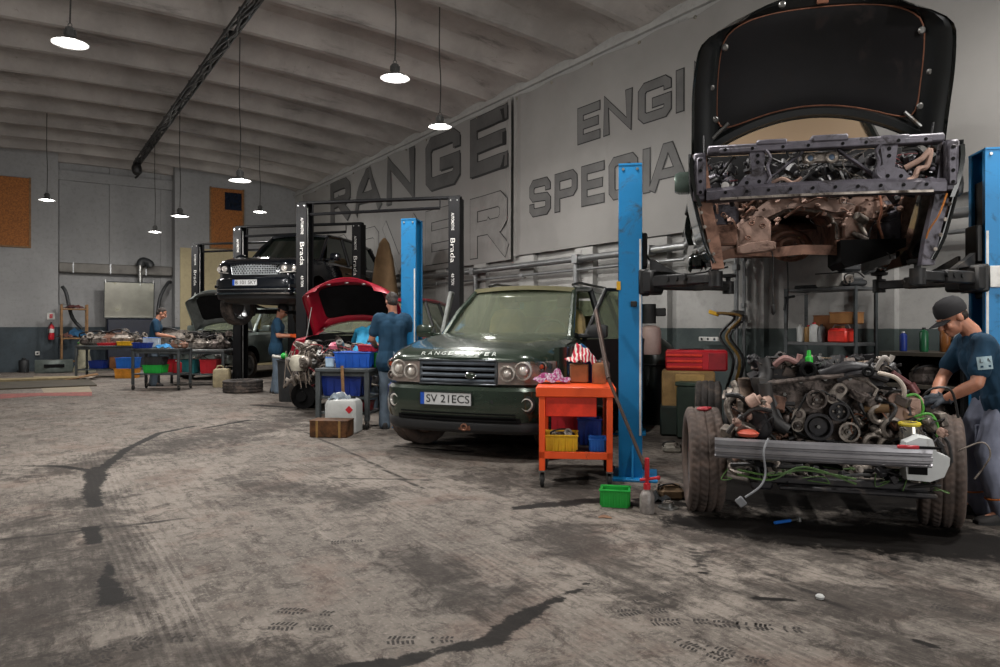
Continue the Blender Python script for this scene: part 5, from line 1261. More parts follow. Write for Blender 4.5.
def engine():
    """front of the V engine; u across and v up are measured from the crank pulley"""
    yE = -1.36
    t = thing('engine', 'dirty greasy engine with belt pulleys sitting on the bare chassis', 'engine', CHL, BANG-R(5))
    ox, oz = -.09, .672
    X = lambda u: ox+u
    Zc = lambda v: oz+(v if v < .25 else .25+(v-.25)*.62)
    FX = lambda u, v, y=0: Matrix.Translation((X(u), yE-y, Zc(v))) @ frame_z((0, -1, 0), (0, 0, 1))
    # block, sump, heads, cover
    m = MB(); m.loft([[(X(x), y, Zc(z)) for x, z in ((-.22, -.16), (.24, -.16), (.32, .12), (.42, .3), (.3, .4), (-.24, .4), (-.36, .3), (-.28, .1))] for y in (yE+.1, yE+.75)]); m.build('engine_block', M_ENG, t, smooth=25)
    MB().loft([[(X(x*k), y, Zc(z)) for x, z in ((-.2, -.32), (.2, -.32), (.26, -.15), (-.26, -.15))] for y, k in ((yE+.12, .9), (yE+.2, 1), (yE+.7, 1))]).build('sump', M_ENGB, t, smooth=25)
    cov = [(-.31, .30), (-.40, .26), (-.38, .20), (-.20, .12), (-.15, -.02), (-.12, -.12), (.16, -.12), (.17, .05), (.30, .10), (.36, .25), (.30, .33), (.18, .38), (.0, .35), (-.15, .30)]
    m = MB(); m.prism(cov, -.1, .035, FX(0, 0)); m.build('timing_cover', M_ENGB if False else M_ENG, t, smooth=20)
    m = MB(); m.tube([FX(a, b, .04) @ Vector((0, 0, 0)) for a, b in cov], .011, 6, closed=True); m.build('cover_flange', M_ALU, t)
    def pulley(u, v, r, nm='pulley', d=.05, spokes=0, mt=M_ENG, hub=.3):
        m = MB(); m.lathe([(.0001, d*.6), (r*hub, d*.6), (r*hub, d*.3), (r*.78, d*.3), (r*.8, d), (r*.97, d), (r*1.0, d*.9), (r*.97, d*.55), (r, d*.3), (r*.97, 0)], 32, FX(u, v, .06)); o = m.build(nm, mt, t)
        for i in range(spokes):
            a = 2*PI*i/spokes; MB().cyl(FX(u, v, .06+d*.3) @ Vector((r*.52*math.cos(a), r*.52*math.sin(a), 0)), FX(u, v, .06+d*.34) @ Vector((r*.52*math.cos(a), r*.52*math.sin(a), .004)), r*.11, n=10).build('pulley_bolt', M_ALU, o)
        MB().cyl(FX(u, v, .06+d*.5) @ Vector((0, 0, 0)), FX(u, v, .06+d*.9) @ Vector((0, 0, 0)), r*.13, n=6).build('hub_nut', M_STEEL, o)
        return o
    pulley(0, 0, .09, 'crank_pulley', .07, 6, M_ENGB, .62)
    pulley(-.01, .175, .066, 'fan_pulley', .05, 3, M_ENG)
    pulley(.125, .1, .063, 'pump_pulley', .05, 4, M_ENGB)
    pulley(.185, -.03, .066, 'alternator_pulley', .05, 5, M_ALU)
    pulley(-.125, -.0, .04, 'idler_pulley', .05, 0, M_ALU, .5)
    # figure-of-eight tensioner pair with pale faces
    for (a, b), (c, d2), r, nm in (((.09, .19), (.135, .245), .04, 'thermostat_cover'), ((-.125, .0), (-.115, .075), .04, 'tensioner_arm')):
        m = MB(); pts = []
        p = Vector((a, b)); q = Vector((c, d2)); dd = (q-p).normalized(); an = math.atan2(dd.y, dd.x)
        poly = [tuple(q+r*Vector((math.cos(an-PI/2+PI*i/10), math.sin(an-PI/2+PI*i/10)))) for i in range(11)] + [tuple(p+r*Vector((math.cos(an+PI/2+PI*i/10), math.sin(an+PI/2+PI*i/10)))) for i in range(11)]
        m.prism(poly, 0, .05, FX(0, 0, .045)); o = m.build(nm, M_ALU, t, smooth=25)
        for w_ in (p, q): MB().lathe([(r*.62, 0), (r*.62, .006), (r*.45, .008), (r*.42, .0), (.0001, .002)], 18, FX(w_.x, w_.y, .096), cap=False).build('cover_recess', M_ENG, o)
    # belt
    def hull(cs):
        pts = []
        for i in range(len(cs)):
            (ax, az, ar), (bx, bz, br) = cs[i], cs[(i+1) % len(cs)]
            d = Vector((bx-ax, bz-az)); L = d.length; d /= L; n_ = Vector((d.y, -d.x)); s_ = (ar-br)/L; c_ = math.sqrt(max(0, 1-s_*s_)); nn = n_*c_+d*s_
            pts.append(Vector((ax, az))+nn*ar); pts.append(Vector((bx, bz))+nn*br)
        return pts
    hp = hull([(0, 0, .092), (.185, -.03, .068), (.125, .1, .065), (-.01, .175, .068), (-.125, 0, .042)])
    m = MB(); secs = [[(X(p.x), yE-y, Zc(p.y)) for y in (.075, .105)] for p in hp+hp[:1]]
    m.loft(secs, closed=False, cap=False); m.tube([(X(p.x), yE-.09, Zc(p.y)) for p in hp], .009, 6, closed=True); m.build('drive_belt', M_BELT, t)
    # top: intake covers, pipes, plenum, big black port, hoses
    m = MB(); m.loft([[(X(u), yE+.02+.5*b, Zc(.33+zz)) for u, zz in ((-.42, .0), (-.30, .09), (-.10, .13), (-.02, .06), (-.05, -.02))] for b in (0, .5, 1)]); m.build('cam_cover', M_ENGB, t, smooth=25)
    m = MB(); m.loft([[(X(u), yE+.02+.5*b, Zc(.33+zz)) for u, zz in ((.05, .02), (.08, .08), (.26, .10), (.44, .02), (.40, -.06))] for b in (0, .5, 1)]); m.build('cam_cover', M_ENGB, t, smooth=25)
    MB().tube([FX(-.36, .27, .06) @ Vector((0, 0, 0)), FX(.0, .36, .06) @ Vector((0, 0, 0)), FX(.16, .385, .05) @ Vector((0, 0, 0))], .017, 8).build('coolant_rail', M_ENG, t)
    m = MB(); m.torus(FX(-.055, .44, .05) @ Vector((0, 0, 0)), .042, .014, (0, -1, .1), 22, 8); m.lathe([(.04, 0), (.042, -.14), (.0001, -.14)], 20, FX(-.055, .44, .05), cap=False); m.build('intake_port', M_BODYBLK, t)
    MB().tube(curve([FX(.02, .38, .02) @ Vector((0, 0, 0)), FX(.1, .43, .03) @ Vector((0, 0, 0)), FX(.2, .475, .02) @ Vector((0, 0, 0)), FX(.30, .45, 0) @ Vector((0, 0, 0))], 6), .04, 12).build('intake_pipe', M_ENGB, t)
    MB().tube(curve([FX(.12, .34, .04) @ Vector((0, 0, 0)), FX(.22, .40, .05) @ Vector((0, 0, 0)), FX(.32, .40, .05) @ Vector((0, 0, 0)), FX(.42, .34, .04) @ Vector((0, 0, 0))], 6), .022, 8).build('coolant_hose', M_ENGB, t)
    MB().torus(FX(.30, .43, .08) @ Vector((0, 0, 0)), .026, .012, (-.3, -1, .2), 18, 6).build('hose_end', M_BODYBLK, t)
    MB().tube(curve([FX(.36, .42, .06) @ Vector((0, 0, 0)), FX(.45, .38, .1) @ Vector((0, 0, 0)), FX(.50, .28, .1) @ Vector((0, 0, 0)), FX(.505, .2, .08) @ Vector((0, 0, 0))], 6), .014, 8).build('pale_hose', mat('pale_fuel_hose', '#b7aca0', .5), t)
    MB().tube([FX(.45, .42, .02) @ Vector((0, 0, 0)), FX(.55, .30, .02) @ Vector((0, 0, 0))], .022, 10).tube([FX(.55, .30, .02) @ Vector((0, 0, 0)), FX(.585, .22, .02) @ Vector((0, 0, 0))], .036, 12).build('air_gun', mat('maroon_air_gun', '#5d3435', .4, .3), t)
    m = MB(); m.box(FX(.53, .10, .0) @ Vector((0, 0, 0)), (.2, .14, .24), .03); m.build('abs_block', M_PINK, t)
    m = MB(); m.lathe([(.055, -.09), (.058, -.02), (.058, .05), (.05, .07), (.05, .085), (.0001, .085)], 24, Matrix.Translation((X(.52), yE-.16, Zc(-.03)))); f = m.build('fuel_filter', mat('shiny_filter_can', '#a8a49c', .2, .9, var=.15), t)
    m = MB(); m.torus((X(.52), yE-.16, Zc(.045)), .052, .014, (0, 0, 1), 22, 6); m.build('yellow_ring', mat('yellow_ring', '#b3a022', .5), f)
    for u, v, r in ((.36, .09, .05), (.44, .0, .06), (.33, -.1, .055), (.41, -.11, .045)): MB().torus(FX(u, v, .08) @ Vector((0, 0, 0)), r, .018, (.2, -1, 0), 20, 6).build('hose_clamp', M_ALU, t)
    m = MB(); m.cyl(FX(.28, .12, .06) @ Vector((0, 0, 0)), FX(.42, .13, .08) @ Vector((0, 0, 0)), .03, n=14); m.build('brass_thermostat', mat('bronze_fitting', '#7d654a', .4, .8, var=.3), t)
    for i, pts in enumerate(([(.50, .2), (.58, .22), (.62, .14), (.60, .06), (.65, .02)], [(.56, .08), (.66, .1), (.70, .0), (.64, -.10), (.58, -.12)], [(.58, .06), (.68, .07), (.69, -.04), (.62, -.12)])): MB().tube(curve([FX(u, v, .06+.01*i) @ Vector((0, 0, 0)) for u, v in pts], 6), .009, 6).build('green_wire', M_WIREG, t)
    MB().tube(curve([FX(.62, .2, .02) @ Vector((0, 0, 0)), FX(.68, .27, .05) @ Vector((0, 0, 0)), FX(.78, .25, .05) @ Vector((0, 0, 0)), FX(.82, .08, .05) @ Vector((0, 0, 0))], 6), .008, 6).build('black_wire', M_HOSE, t)
    MB().lathe([(.0001, .09), (.012, .09), (.014, .05), (.024, .045), (.026, 0), (.0001, 0)], 12, Matrix.Translation((X(-.045), yE-.0, Zc(.50)))).build('green_cap', mat('bright_green_cap', '#2fb53a', .4), t)
    MB().tube(curve([(X(-.26), yE, Zc(.48)), (X(-.2), yE-.03, Zc(.56)), (X(-.12), yE, Zc(.52)), (X(-.1), yE, Zc(.6))], 5), .02, 8).build('pinkish_hose', mat('dusty_pink_hose', '#8d6a66', .6), t)
    MB().tube(curve([(X(.36), yE, Zc(.45)), (X(.40), yE-.03, Zc(.58)), (X(.44), yE, Zc(.54)), (X(.46), yE, Zc(.6))], 5), .016, 8).build('white_fitting', mat('pale_plastic_fitting', '#a09a94', .5), t)
    k4 = ('bracket', 'sensor_body', 'hose', 'wire')
    clutter(t, 51, 60, ((X(-.36), X(.5)), (yE-.02, yE+.4), (Zc(.38), Zc(.5))), .8, k4, (M_ENG, M_ENGB, M_ENGB, M_ALU))
    clutter(t, 52, 40, ((X(-.42), X(-.14)), (yE-.07, yE+.1), (Zc(-.16), Zc(.14))), .8, k4, (M_RUST, M_ENG, M_HOSE, M_ALU))
    clutter(t, 53, 44, ((X(.2), X(.54)), (yE-.09, yE+.2), (Zc(-.16), Zc(.24))), .8, k4, (M_ENG, M_ALU, M_HOSE, M_COPPER))
    clutter(t, 54, 26, ((X(-.2), X(.2)), (yE-.06, yE+.05), (Zc(-.24), Zc(-.11))), .7, k4, (M_ENG, M_ENGB, M_ALU, M_HOSE))
    clutter(t, 55, 22, ((X(-.3), X(.45)), (yE, yE+.3), (Zc(.48), Zc(.56))), .55, k4, (M_ENGB, M_ALU, M_HOSE, mat('tan_wire', '#94795a', .5)))
    for u, v in ((-.33, .26), (-.2, .2), (-.1, .31), (.05, .34), (.2, .35), (.31, .2), (.16, .0), (-.11, -.1), (.1, -.1)): MB().cyl(FX(u, v, .035) @ Vector((0, 0, 0)), FX(u, v, .05) @ Vector((0, 0, 0)), .012, n=6).build('cover_bolt', M_STEEL, t)
    return t
ENG = engine()
# ================================================================ people
M_SKIN = mat('skin', '#b07a62', .5, var=.12, scale=14)
M_TEE = mat('teal_blue_tshirt', '#0d344c', .9, var=.15, scale=6, bump=.15, bscale=180)
M_TEEC = mat('bright_cyan_tshirt', '#1c7fa6', .8, var=.15, scale=6, bump=.15, bscale=180)
M_JEAN = mat('grey_blue_jeans', '#5c6a78', .9, var=.25, scale=5, bump=.2, bscale=150)
M_WORK = mat('grey_work_trousers', '#82879a', .9, var=.2, scale=4, bump=.2, bscale=150)
M_CAP = mat('black_cap_cloth', '#1b1a1d', .85, var=.2, bump=.1, bscale=150)
M_SHOE = mat('dark_work_shoe', '#23201f', .7, var=.3)
M_HAIR = mat('dark_brown_hair', '#211812', .7, var=.4, scale=40)
M_GLOVE = mat('grey_black_glove', '#3b4149', .7, var=.4, scale=25)
M_GLOVEO = mat('orange_glove', '#c04a12', .6, var=.2)
M_EYE = mat('eye_dark', '#1a1210', .3)
def wrinkle(me, amp, fr, seed=0, zlo=-9, zhi=9):
    n = len(me.vertices); co = np.empty(n*3, np.float32); no = np.empty(n*3, np.float32)
    me.vertices.foreach_get('co', co); me.vertex_normals.foreach_get('vector', no); co = co.reshape(-1, 3); no = no.reshape(-1, 3)
    for i in range(n):
        x, y, z = co[i]*fr
        co[i] += no[i]*(amp*(mnoise.noise((x+seed, y, z*.55)) + .5*mnoise.noise((x*2.3, y*2.3+seed, z*1.1))))
    me.vertices.foreach_set('co', co.ravel()); me.update()
def head_frame(c, face, up):
    f = Vector(face).normalized(); u = Vector(up); r = f.cross(u).normalized(); u = r.cross(f)
    m = Matrix((r, f, u)).transposed().to_4x4(); m.translation = Vector(c); return m      # x: the person's left, y: forward, z: up
def person(name, label, loc, rz, J, shirt, trousers, hair='short', gloves=None, cap=False, vox=.009, logo=False, boots=M_SHOE, cuff=None):
    """J: joints in the person's own frame (x left, y forward, z up)"""
    t = thing(name, label, 'person', loc, rz)
    g = lambda k: Vector(J[k])
    sh_l, sh_r, hip_l, hip_r = g('shl'), g('shr'), g('hpl'), g('hpr')
    chest = (sh_l+sh_r)/2; pel = (hip_l+hip_r)/2; neck = g('neck'); hd = g('head')
    H = head_frame(hd, J['face'], J['hup'])
    b = MB()
    mid = chest.lerp(pel, .5)
    ux = (sh_l-sh_r).normalized(); dn = (pel-chest).normalized(); fw = dn.cross(ux).normalized()
    if fw.y < 0 and abs(fw.z) < .9: fw = -fw
    def torso(m, k=1.0, low=1.0):
        m.cap_cone(sh_l.lerp(sh_r, .16)+dn*.04, sh_r.lerp(sh_l, .16)+dn*.04, .088*k, .088*k)
        for s in (-1, 1):
            o = ux*(.085*s)
            m.cap_cone(chest+o+dn*.10, mid+o*.9, .112*k, .105*k); m.cap_cone(mid+o*.9, pel+o*.95*low, .104*k, .112*k)
        m.cap_cone(chest+dn*.12+fw*.03, mid+fw*.02, .115*k, .105*k)
    def limb(m, a, c, e, r, k=1.0, upto=1.0):
        a, c, e = Vector(a), Vector(c), Vector(e)
        m.cap_cone(a, c, r[0]*k, r[1]*k)
        if upto > 0: m.cap_cone(c, c.lerp(e, .35), r[1]*k, r[2]*k); m.cap_cone(c.lerp(e, .35), e, r[2]*k, r[3]*k)
    torso(b, .93)
    b.cap_cone(chest-dn*.01, neck, .066, .060); b.cap_cone(neck, H @ Vector((0, -.028, -.045)), .058, .056)
    for s in 'lr':
        b.cap_cone(g('sh'+s), g('sh'+s).lerp(chest, .3), .06, .07)
        limb(b, g('sh'+s), g('el'+s), g('wr'+s), (.056, .042, .043, .028))
        limb(b, g('hp'+s), g('kn'+s), g('an'+s), (.088, .056, .058, .038)); b.cap_cone(g('an'+s), g('an'+s)+Vector(J.get('toe'+s, (0, .12, -.05))), .036, .03)
    # head: skull, jaw, nose, brow, ears
    h = MB()
    h.sph((0, -.012, .035), (.074, .094, .088), 18, 12); h.sph((0, .03, -.035), (.058, .062, .075), 16, 10); h.sph((0, .066, -.088), (.028, .025, .024), 12, 8)
    h.cap_cone((0, .088, .012), (0, .112, -.028), .011, .016); h.sph((0, .084, .028), (.045, .016, .012), 10, 6)
    for s in (-1, 1):
        h.sph((s*.074, -.012, -.005), (.011, .022, .032), 10, 8); h.sph((s*.038, .066, -.03), (.022, .022, .022), 10, 8); h.sph((s*.011, .105, -.03), (.009, .01, .009), 8, 6)
    h.sph((0, .088, -.056), (.024, .013, .007), 10, 6); h.sph((0, .086, -.067), (.02, .012, .007), 10, 6)
    b.merge(h, H)
    # hands: palm, four fingers of different lengths, thumb on the side
    hands = {}
    for s in 'lr':
        hm = MB(); w = g('wr'+s); d = Vector(J.get('hd'+s, (w-g('el'+s)))).normalized(); sx = 1 if s == 'l' else -1
        pn = Vector(J.get('palm'+s, (0, 0, -1))); pn = (pn-d*pn.dot(d)).normalized(); sd = d.cross(pn).normalized()*J.get('thumb'+s, 1)
        hm.cap_cone(w-d*.03, w+d*.01, .027, .027)
        for k, off in enumerate((-.028, -.009, .010, .028)): hm.cap_cone(w+d*.02+sd*off*.7, w+d*.085+sd*off, .017, .0145)
        cu = J.get('curl'+s, .6)
        for off, L in ((.031, .072), (.011, .082), (-.010, .076), (-.030, .058)):
            p = w+d*.09+sd*off; a = 0
            for seg, rr in ((.45, .0105), (.31, .0095), (.24, .0085)):
                a += cu; q = p+(d*math.cos(a)+pn*math.sin(a))*L*seg; hm.cap_cone(p, q, rr, rr*.93, 8); p = q
        p = w+d*.03+sd*.03; q = p+(d*.6+sd*.75+pn*.3).normalized()*.04; hm.cap_cone(p, q, .0145, .0115, 8); hm.cap_cone(q, q+(d*.9+sd*.2+pn*.5).normalized()*.03, .0115, .009, 8)
        b.merge(hm); hands[s] = hm
    body = link_mesh(fuse(b, vox*.72, 3), 'body', M_SKIN, t)
    # clothes
    m = MB(); torso(m, 1.03); ext = pel+dn*.085
    m.cap_cone(pel+ux*.08, ext+ux*.085, .132, .142); m.cap_cone(pel-ux*.08, ext-ux*.085, .132, .142); m.cap_cone(chest-dn*.0, chest-dn*.025+(neck-chest)*.15, .075, .068)
    for s in 'lr':
        a, e = g('sh'+s), g('el'+s); m.cap_cone(a.lerp(chest, .35), a, .08, .068); m.cap_cone(a, a.lerp(e, .66), .068, .069)
    me = fuse(m, vox, 5); wrinkle(me, .009, 11, 1.7); link_mesh(me, 'tshirt', shirt, t)
    m = MB(); tl = J.get('trouser', 1.0)
    m.cap_cone(hip_l-dn*.0, hip_r-dn*.0, .108, .108)
    for s in 'lr':
        an = g('an'+s); kn = g('kn'+s); hp = g('hp'+s)
        m.cap_cone(hp+dn*.03, hp.lerp(kn, .5), .112*tl, .098*tl); m.cap_cone(hp.lerp(kn, .5), kn, .098*tl, .08*tl); m.cap_cone(kn, kn.lerp(an, .5), .08*tl, .077*tl); m.cap_cone(kn.lerp(an, .5), an+Vector((0, 0, -.02)), .077*tl, .074*tl)
    me = fuse(m, vox, 5); wrinkle(me, .011, 9, 4.1)
    tr = link_mesh(me, 'trousers', trousers, t)
    if cuff:
        for s in 'lr':
            an = g('an'+s); kn = g('kn'+s); c = kn.lerp(an, .72); MB().torus(c, .083*tl, .006, an-kn, 24, 6).build('orange_piping', cuff, tr)
        MB().box(g('hpl').lerp(g('knl'), .72)+Vector((.085, 0, 0)), (.02, .15, .17), .008).build('cargo_pocket', trousers, tr)
    for s in 'lr':
        a = g('an'+s); toe = Vector(J.get('toe'+s, (0, .12, -.05))); f = Vector((toe.x, toe.y, 0)).normalized(); zr = a.z-.075
        F = Matrix.Translation((a.x, a.y, zr)) @ Matrix.Rotation(math.atan2(-f.x, f.y), 4, 'Z')
        sh = MB(); sh.loft([[(x*wd, y, z*hh) for x, z in ((-1, .0), (1, .0), (1.02, .5), (.75, 1), (-.75, 1), (-1.02, .5))] for y, wd, hh in ((-.085, .03, .06), (-.07, .038, .1), (0, .042, .105), (.06, .046, .08), (.13, .05, .058), (.18, .044, .045), (.205, .025, .035))])
        me2 = evaluated(sh.mesh('s', 0), [lambda o: setattr(o.modifiers.new('s', 'SUBSURF'), 'levels', 2)])
        so = link_mesh(me2, 'shoe', boots, t); me2.transform(F)
        MB().loft([[(x*wd, y, z) for x, z in ((-1, 0), (1, 0), (1, .022), (-1, .022))] for y, wd in ((-.088, .032), (-.06, .042), (.06, .046), (.14, .05), (.2, .03))]).build('sole', M_RUBBER, so, M=F)
        if gloves:
            hm = MB(); src = hands[s]; c = g('wr'+s); gm = fuse(src, .0048, 2)
            for v in gm.vertices: v.co += v.normal*.0035
            d = Vector(J.get('hd'+s, (c-g('el'+s)))).normalized(); go = link_mesh(gm, 'glove', gloves, t)
            MB().torus(c-d*.03, .031, .007, d, 18, 6).build('glove_cuff', gloves, go)
    # hair or cap, eyes
    if cap:
        m = MB(); m.lathe([(.086, -.012), (.092, .012), (.09, .05), (.078, .085), (.05, .108), (.0001, .118)], 26, Matrix.Diagonal((.93, 1.16, 1, 1)))
        c = m.build('cap', M_CAP, t, M=H @ Matrix.Translation((0, -.01, .035)) @ Matrix.Rotation(R(4), 4, 'X'))
        v = MB(); v.slab(lambda a, b2: ((2*a-1)*(.074-.012*b2), .085+.085*b2*(1-.35*(2*a-1)**2)-.035*(2*a-1)**2, .028-.012*b2-.016*(2*a-1)**2), 14, 5, (0, 0, -.005)); v.build('cap_visor', M_CAP, c, M=H)
    m = MB(); m.sph((0, -.02, .042), (.079, .095, .088), 22, 14); m.sph((0, -.055, -.01), (.07, .06, .07), 18, 10)
    hm = m if not cap else MB().sph((0, -.034, .0), (.071, .066, .06), 18, 10)
    for v_i, p in enumerate(hm.v):
        if p[1] > .045 and p[2] < .08: hm.v[v_i] = (p[0]*.8, .03, p[2])
    me = fuse(hm, .006, 2); wrinkle(me, .004, 60, 2); me.transform(H); link_mesh(me, 'hair', M_HAIR, t)
    for s in (-1, 1):
        MB().sph((s*.031, .079, .012), (.011, .007, .007), 10, 6).build('eye', M_EYE, body, M=H); MB().box((s*.032, .088, .03), (.034, .008, .006), .002, rot=(0, s*.12, 0)).build('eyebrow', M_HAIR, body, M=H)
    if logo:
        a, e = g('shl'), g('ell'); d = (e-a).normalized(); out = Vector(J['logo_out']); c = a.lerp(e, .50)+out.normalized()*.078
        F = FACE(c, J['logo_right'], J['logo_up'])
        p = MB().slab(lambda u, v: ((u-.5)*.09, (v-.5)*.085, .004-.012*(2*u-1)**2), 8, 3, (0, 0, -.003), M=F).build('sleeve_patch', mat('pale_patch', '#9db4bc', .6), t)
        tx = text_mb('LRA', .062, .03, .003, .01, F @ Matrix.Translation((0, .016, 0))); tx.build('patch_lettering', M_INK, p, smooth=0)
        MB().box((0, -.022, .001), (.06, .012, .003), M=F).build('patch_stripe', M_TEE, p)
    return t
UP = (0, 0, 1)
# bent over the front wheel of the chassis, facing left in the photo; own frame: y forward = photo left
p5 = G(995, 519)
person('person', 'man in black cap and grey work trousers bent over the front tyre of the chassis', (p5.x, p5.y, 0), R(78), dict(
    hpl=(-.085, -.03, .84), hpr=(.085, -.01, .84), knl=(-.11, .09, .46), knr=(.10, .13, .46), anl=(-.12, -.01, .075), anr=(.11, .04, .075), toel=(-.03, .13, -.05), toer=(.03, .13, -.05),
    shl=(-.185, .13, 1.21), shr=(.175, .12, 1.22), ell=(-.25, .21, .95), elr=(.16, .27, .96), wrl=(-.13, .36, .83), wrr=(.03, .37, .83), neck=(0, .15, 1.295), head=(-.01, .265, 1.385),
    face=(-.1, .86, -.5), hup=(0, .5, .86), hdl=(.35, .88, -.16), hdr=(-.2, .9, -.16), palml=(.3, 0, -1), palmr=(-.3, 0, -1), thumbl=1, thumbr=-1, curll=.42, curlr=.5,
    logo_out=(-.95, .1, .1), logo_right=(0, -.95, .1), logo_up=(.05, .25, 1), trouser=1.05), M_TEE, M_WORK, gloves=M_GLOVE, cap=True, vox=.0075, logo=True, cuff=mat('orange_piping', '#b5621f', .6))
# standing with his back to us at the small grey table
p4 = G(393, 428)
person('person', 'man standing with his back turned between the small grey table and the green car', (p4.x, p4.y, 0), R(14), dict(
    hpl=(-.085, 0, .93), hpr=(.085, 0, .93), knl=(-.10, .02, .5), knr=(.09, .03, .5), anl=(-.11, -.02, .075), anr=(.10, -.02, .075),
    shl=(-.195, .03, 1.43), shr=(.195, .03, 1.43), ell=(-.27, .07, 1.16), elr=(.29, .05, 1.16), wrl=(-.2, .28, 1.05), wrr=(.22, .27, 1.02), neck=(0, .04, 1.51), head=(-.01, .07, 1.645),
    face=(-.15, .9, -.3), hup=(0, .2, 1), palml=(0, 0, -1), palmr=(0, 0, -1)), M_TEE, M_JEAN, vox=.010)
# bending into the engine of the red car
p3 = G(366, 412); p3 = Vector((p3.x, p3.y, 0))
person('person', 'man in a bright cyan T-shirt bending deep into the engine bay of the red car', (p3.x, p3.y, 0), R(-2), dict(
    hpl=(-.085, -.06, .90), hpr=(.085, -.06, .90), knl=(-.10, .03, .5), knr=(.10, .03, .5), anl=(-.12, -.03, .075), anr=(.12, -.03, .075),
    shl=(-.19, .30, 1.24), shr=(.19, .32, 1.26), ell=(-.3, .45, 1.0), elr=(.27, .5, 1.0), wrl=(-.2, .68, .95), wrr=(.16, .70, .95), neck=(0, .40, 1.28), head=(0, .53, 1.25),
    face=(0, .5, -.85), hup=(0, .85, .5), palml=(0, 0, -1), palmr=(0, 0, -1)), M_TEEC, M_JEAN, vox=.010)
# standing in profile by the black lift, orange gloves
p2 = G(276, 393)
person('person', 'man in cap and orange gloves standing in profile by the black lift column looking down', (p2.x, p2.y, 0), R(-80), dict(
    hpl=(-.085, 0, .93), hpr=(.085, 0, .93), knl=(-.09, .02, .5), knr=(.10, .04, .5), anl=(-.09, -.05, .075), anr=(.10, .03, .075),
    shl=(-.185, .02, 1.42), shr=(.185, .04, 1.42), ell=(-.23, .06, 1.15), elr=(.23, .07, 1.14), wrl=(-.11, .3, 1.14), wrr=(.12, .31, 1.13), neck=(0, .06, 1.5), head=(0, .12, 1.625),
    face=(0, .9, -.5), hup=(0, .45, 1), palml=(.6, 0, -.6), palmr=(-.6, 0, -.6), curll=.8, curlr=.8), M_TEE, M_JEAN, gloves=M_GLOVEO, cap=True, vox=.011)
# far left, behind the bench
p1 = P(153, 330, 16.0)
person('person', 'short-haired man working at the crowded bench in front of the steel panel', (p1.x, p1.y, 0), R(-74), dict(
    hpl=(-.085, 0, .93), hpr=(.085, 0, .93), knl=(-.09, .02, .5), knr=(.10, .04, .5), anl=(-.09, -.03, .075), anr=(.10, .03, .075),
    shl=(-.185, .06, 1.42), shr=(.185, .08, 1.42), ell=(-.24, .12, 1.15), elr=(.23, .13, 1.14), wrl=(-.14, .37, 1.12), wrr=(.12, .38, 1.1), neck=(0, .11, 1.5), head=(0, .18, 1.61),
    face=(0, .88, -.5), hup=(0, .45, 1), palml=(.3, 0, -.8), palmr=(-.3, 0, -.8)), M_TEE, M_JEAN, vox=.012)
# ================================================================ things standing round the hall
M_ORANGE = mat('orange_cart_paint', '#e2501c', .42, var=.08, scale=3, dirt='#7a3c20', da=.15)
M_REDP = mat('red_paint', '#b3202a', .4, var=.12, scale=4)
M_GREYP = mat('grey_bench_paint', '#4b5052', .5, .3, var=.2, dirt='#2c2b2a', da=.35)
M_WOOD = mat('brown_wood', '#7a5a38', .7, var=.3, scale=9)
M_PLY = mat('plywood', '#8f7247', .7, var=.25, scale=6)
M_OSB = mat('orange_chipboard', '#90592a', .8, var=.35, scale=26)
M_CARD = mat('cardboard', '#8a5a36', .8, var=.2, scale=8)
M_GALV = mat('galvanised_pipe', '#8b8d8e', .4, .7, var=.15)
M_BLUEB = mat('blue_plastic', '#1f63b8', .4, var=.1)
M_BLUED = mat('deep_blue_plastic', '#17307e', .4, var=.1)
M_GREENB = mat('green_plastic', '#1f9a3a', .4, var=.1)
M_YELB = mat('yellow_plastic', '#d2a31c', .45, var=.12, dirt='#6b5a2a', da=.15)
M_REDB = mat('red_plastic', '#b8222e', .4, var=.1)
M_MILK = mat('milky_plastic_can', '#b4b6b4', .45, var=.08, dirt='#8a8a84', da=.2)
M_DGREY = mat('dark_grey_plastic', '#26282a', .55, var=.25)
M_STEELP = mat('stainless_panel', '#a9a79c', .28, .85, var=.15, scale=1.3, dirt='#7d7a5c', da=.3, dscale=1.2)
WA = WANG
def crate(name, label, cat, loc, rz, d, m, group=None, ribs=True, t_=.012):
    """open stacking crate: floor, four sloped walls with a rolled rim"""
    w_, l_, h_ = d; t = thing(name, label, cat, loc, rz, group)
    m1 = MB(); q = .9
    def ring(k, z): return [(sx*w_/2*k, sy*l_/2*k, z) for sx, sy in ((-1, -1), (1, -1), (1, 1), (-1, 1))]
    o, i = [ring(q, 0), ring(1, h_)], [ring(1-t_*2/w_, h_), ring(q-t_*2/w_, t_)]
    m1.loft([o[0], o[1], i[0], i[1]], cap=True); m1.build('tub', m, t, smooth=20)
    rm = MB(); rm.tube([Vector(p) for p in ring(1.02, h_)], .009, 6, closed=True)
    if ribs:
        for sy in (-1, 1):
            for k in range(5): x = -w_*.4+w_*.8*k/4; rm.box((x*.95, sy*l_/2*.965, h_*.5), (.008, .012, h_*.85))
        for sx in (-1, 1):
            for k in range(4): y = -l_*.36+l_*.72*k/3; rm.box((sx*w_/2*.965, y*.95, h_*.5), (.012, .008, h_*.85))
    rm.build('rim', m, t); return t
def can(name, label, loc, r, h, m, mcap, cat='can', neck=.35, group=None):
    t = thing(name, label, cat, loc, 0, group)
    MB().lathe([(r*.94, 0), (r, .01), (r, h*.78), (r*.8, h*.86), (r*neck, h*.9), (r*neck, h*.93)], 18).build('body', m, t)
    MB().lathe([(r*neck*1.15, h*.92), (r*neck*1.15, h), (.0001, h)], 14).build('cap', mcap, t); return t
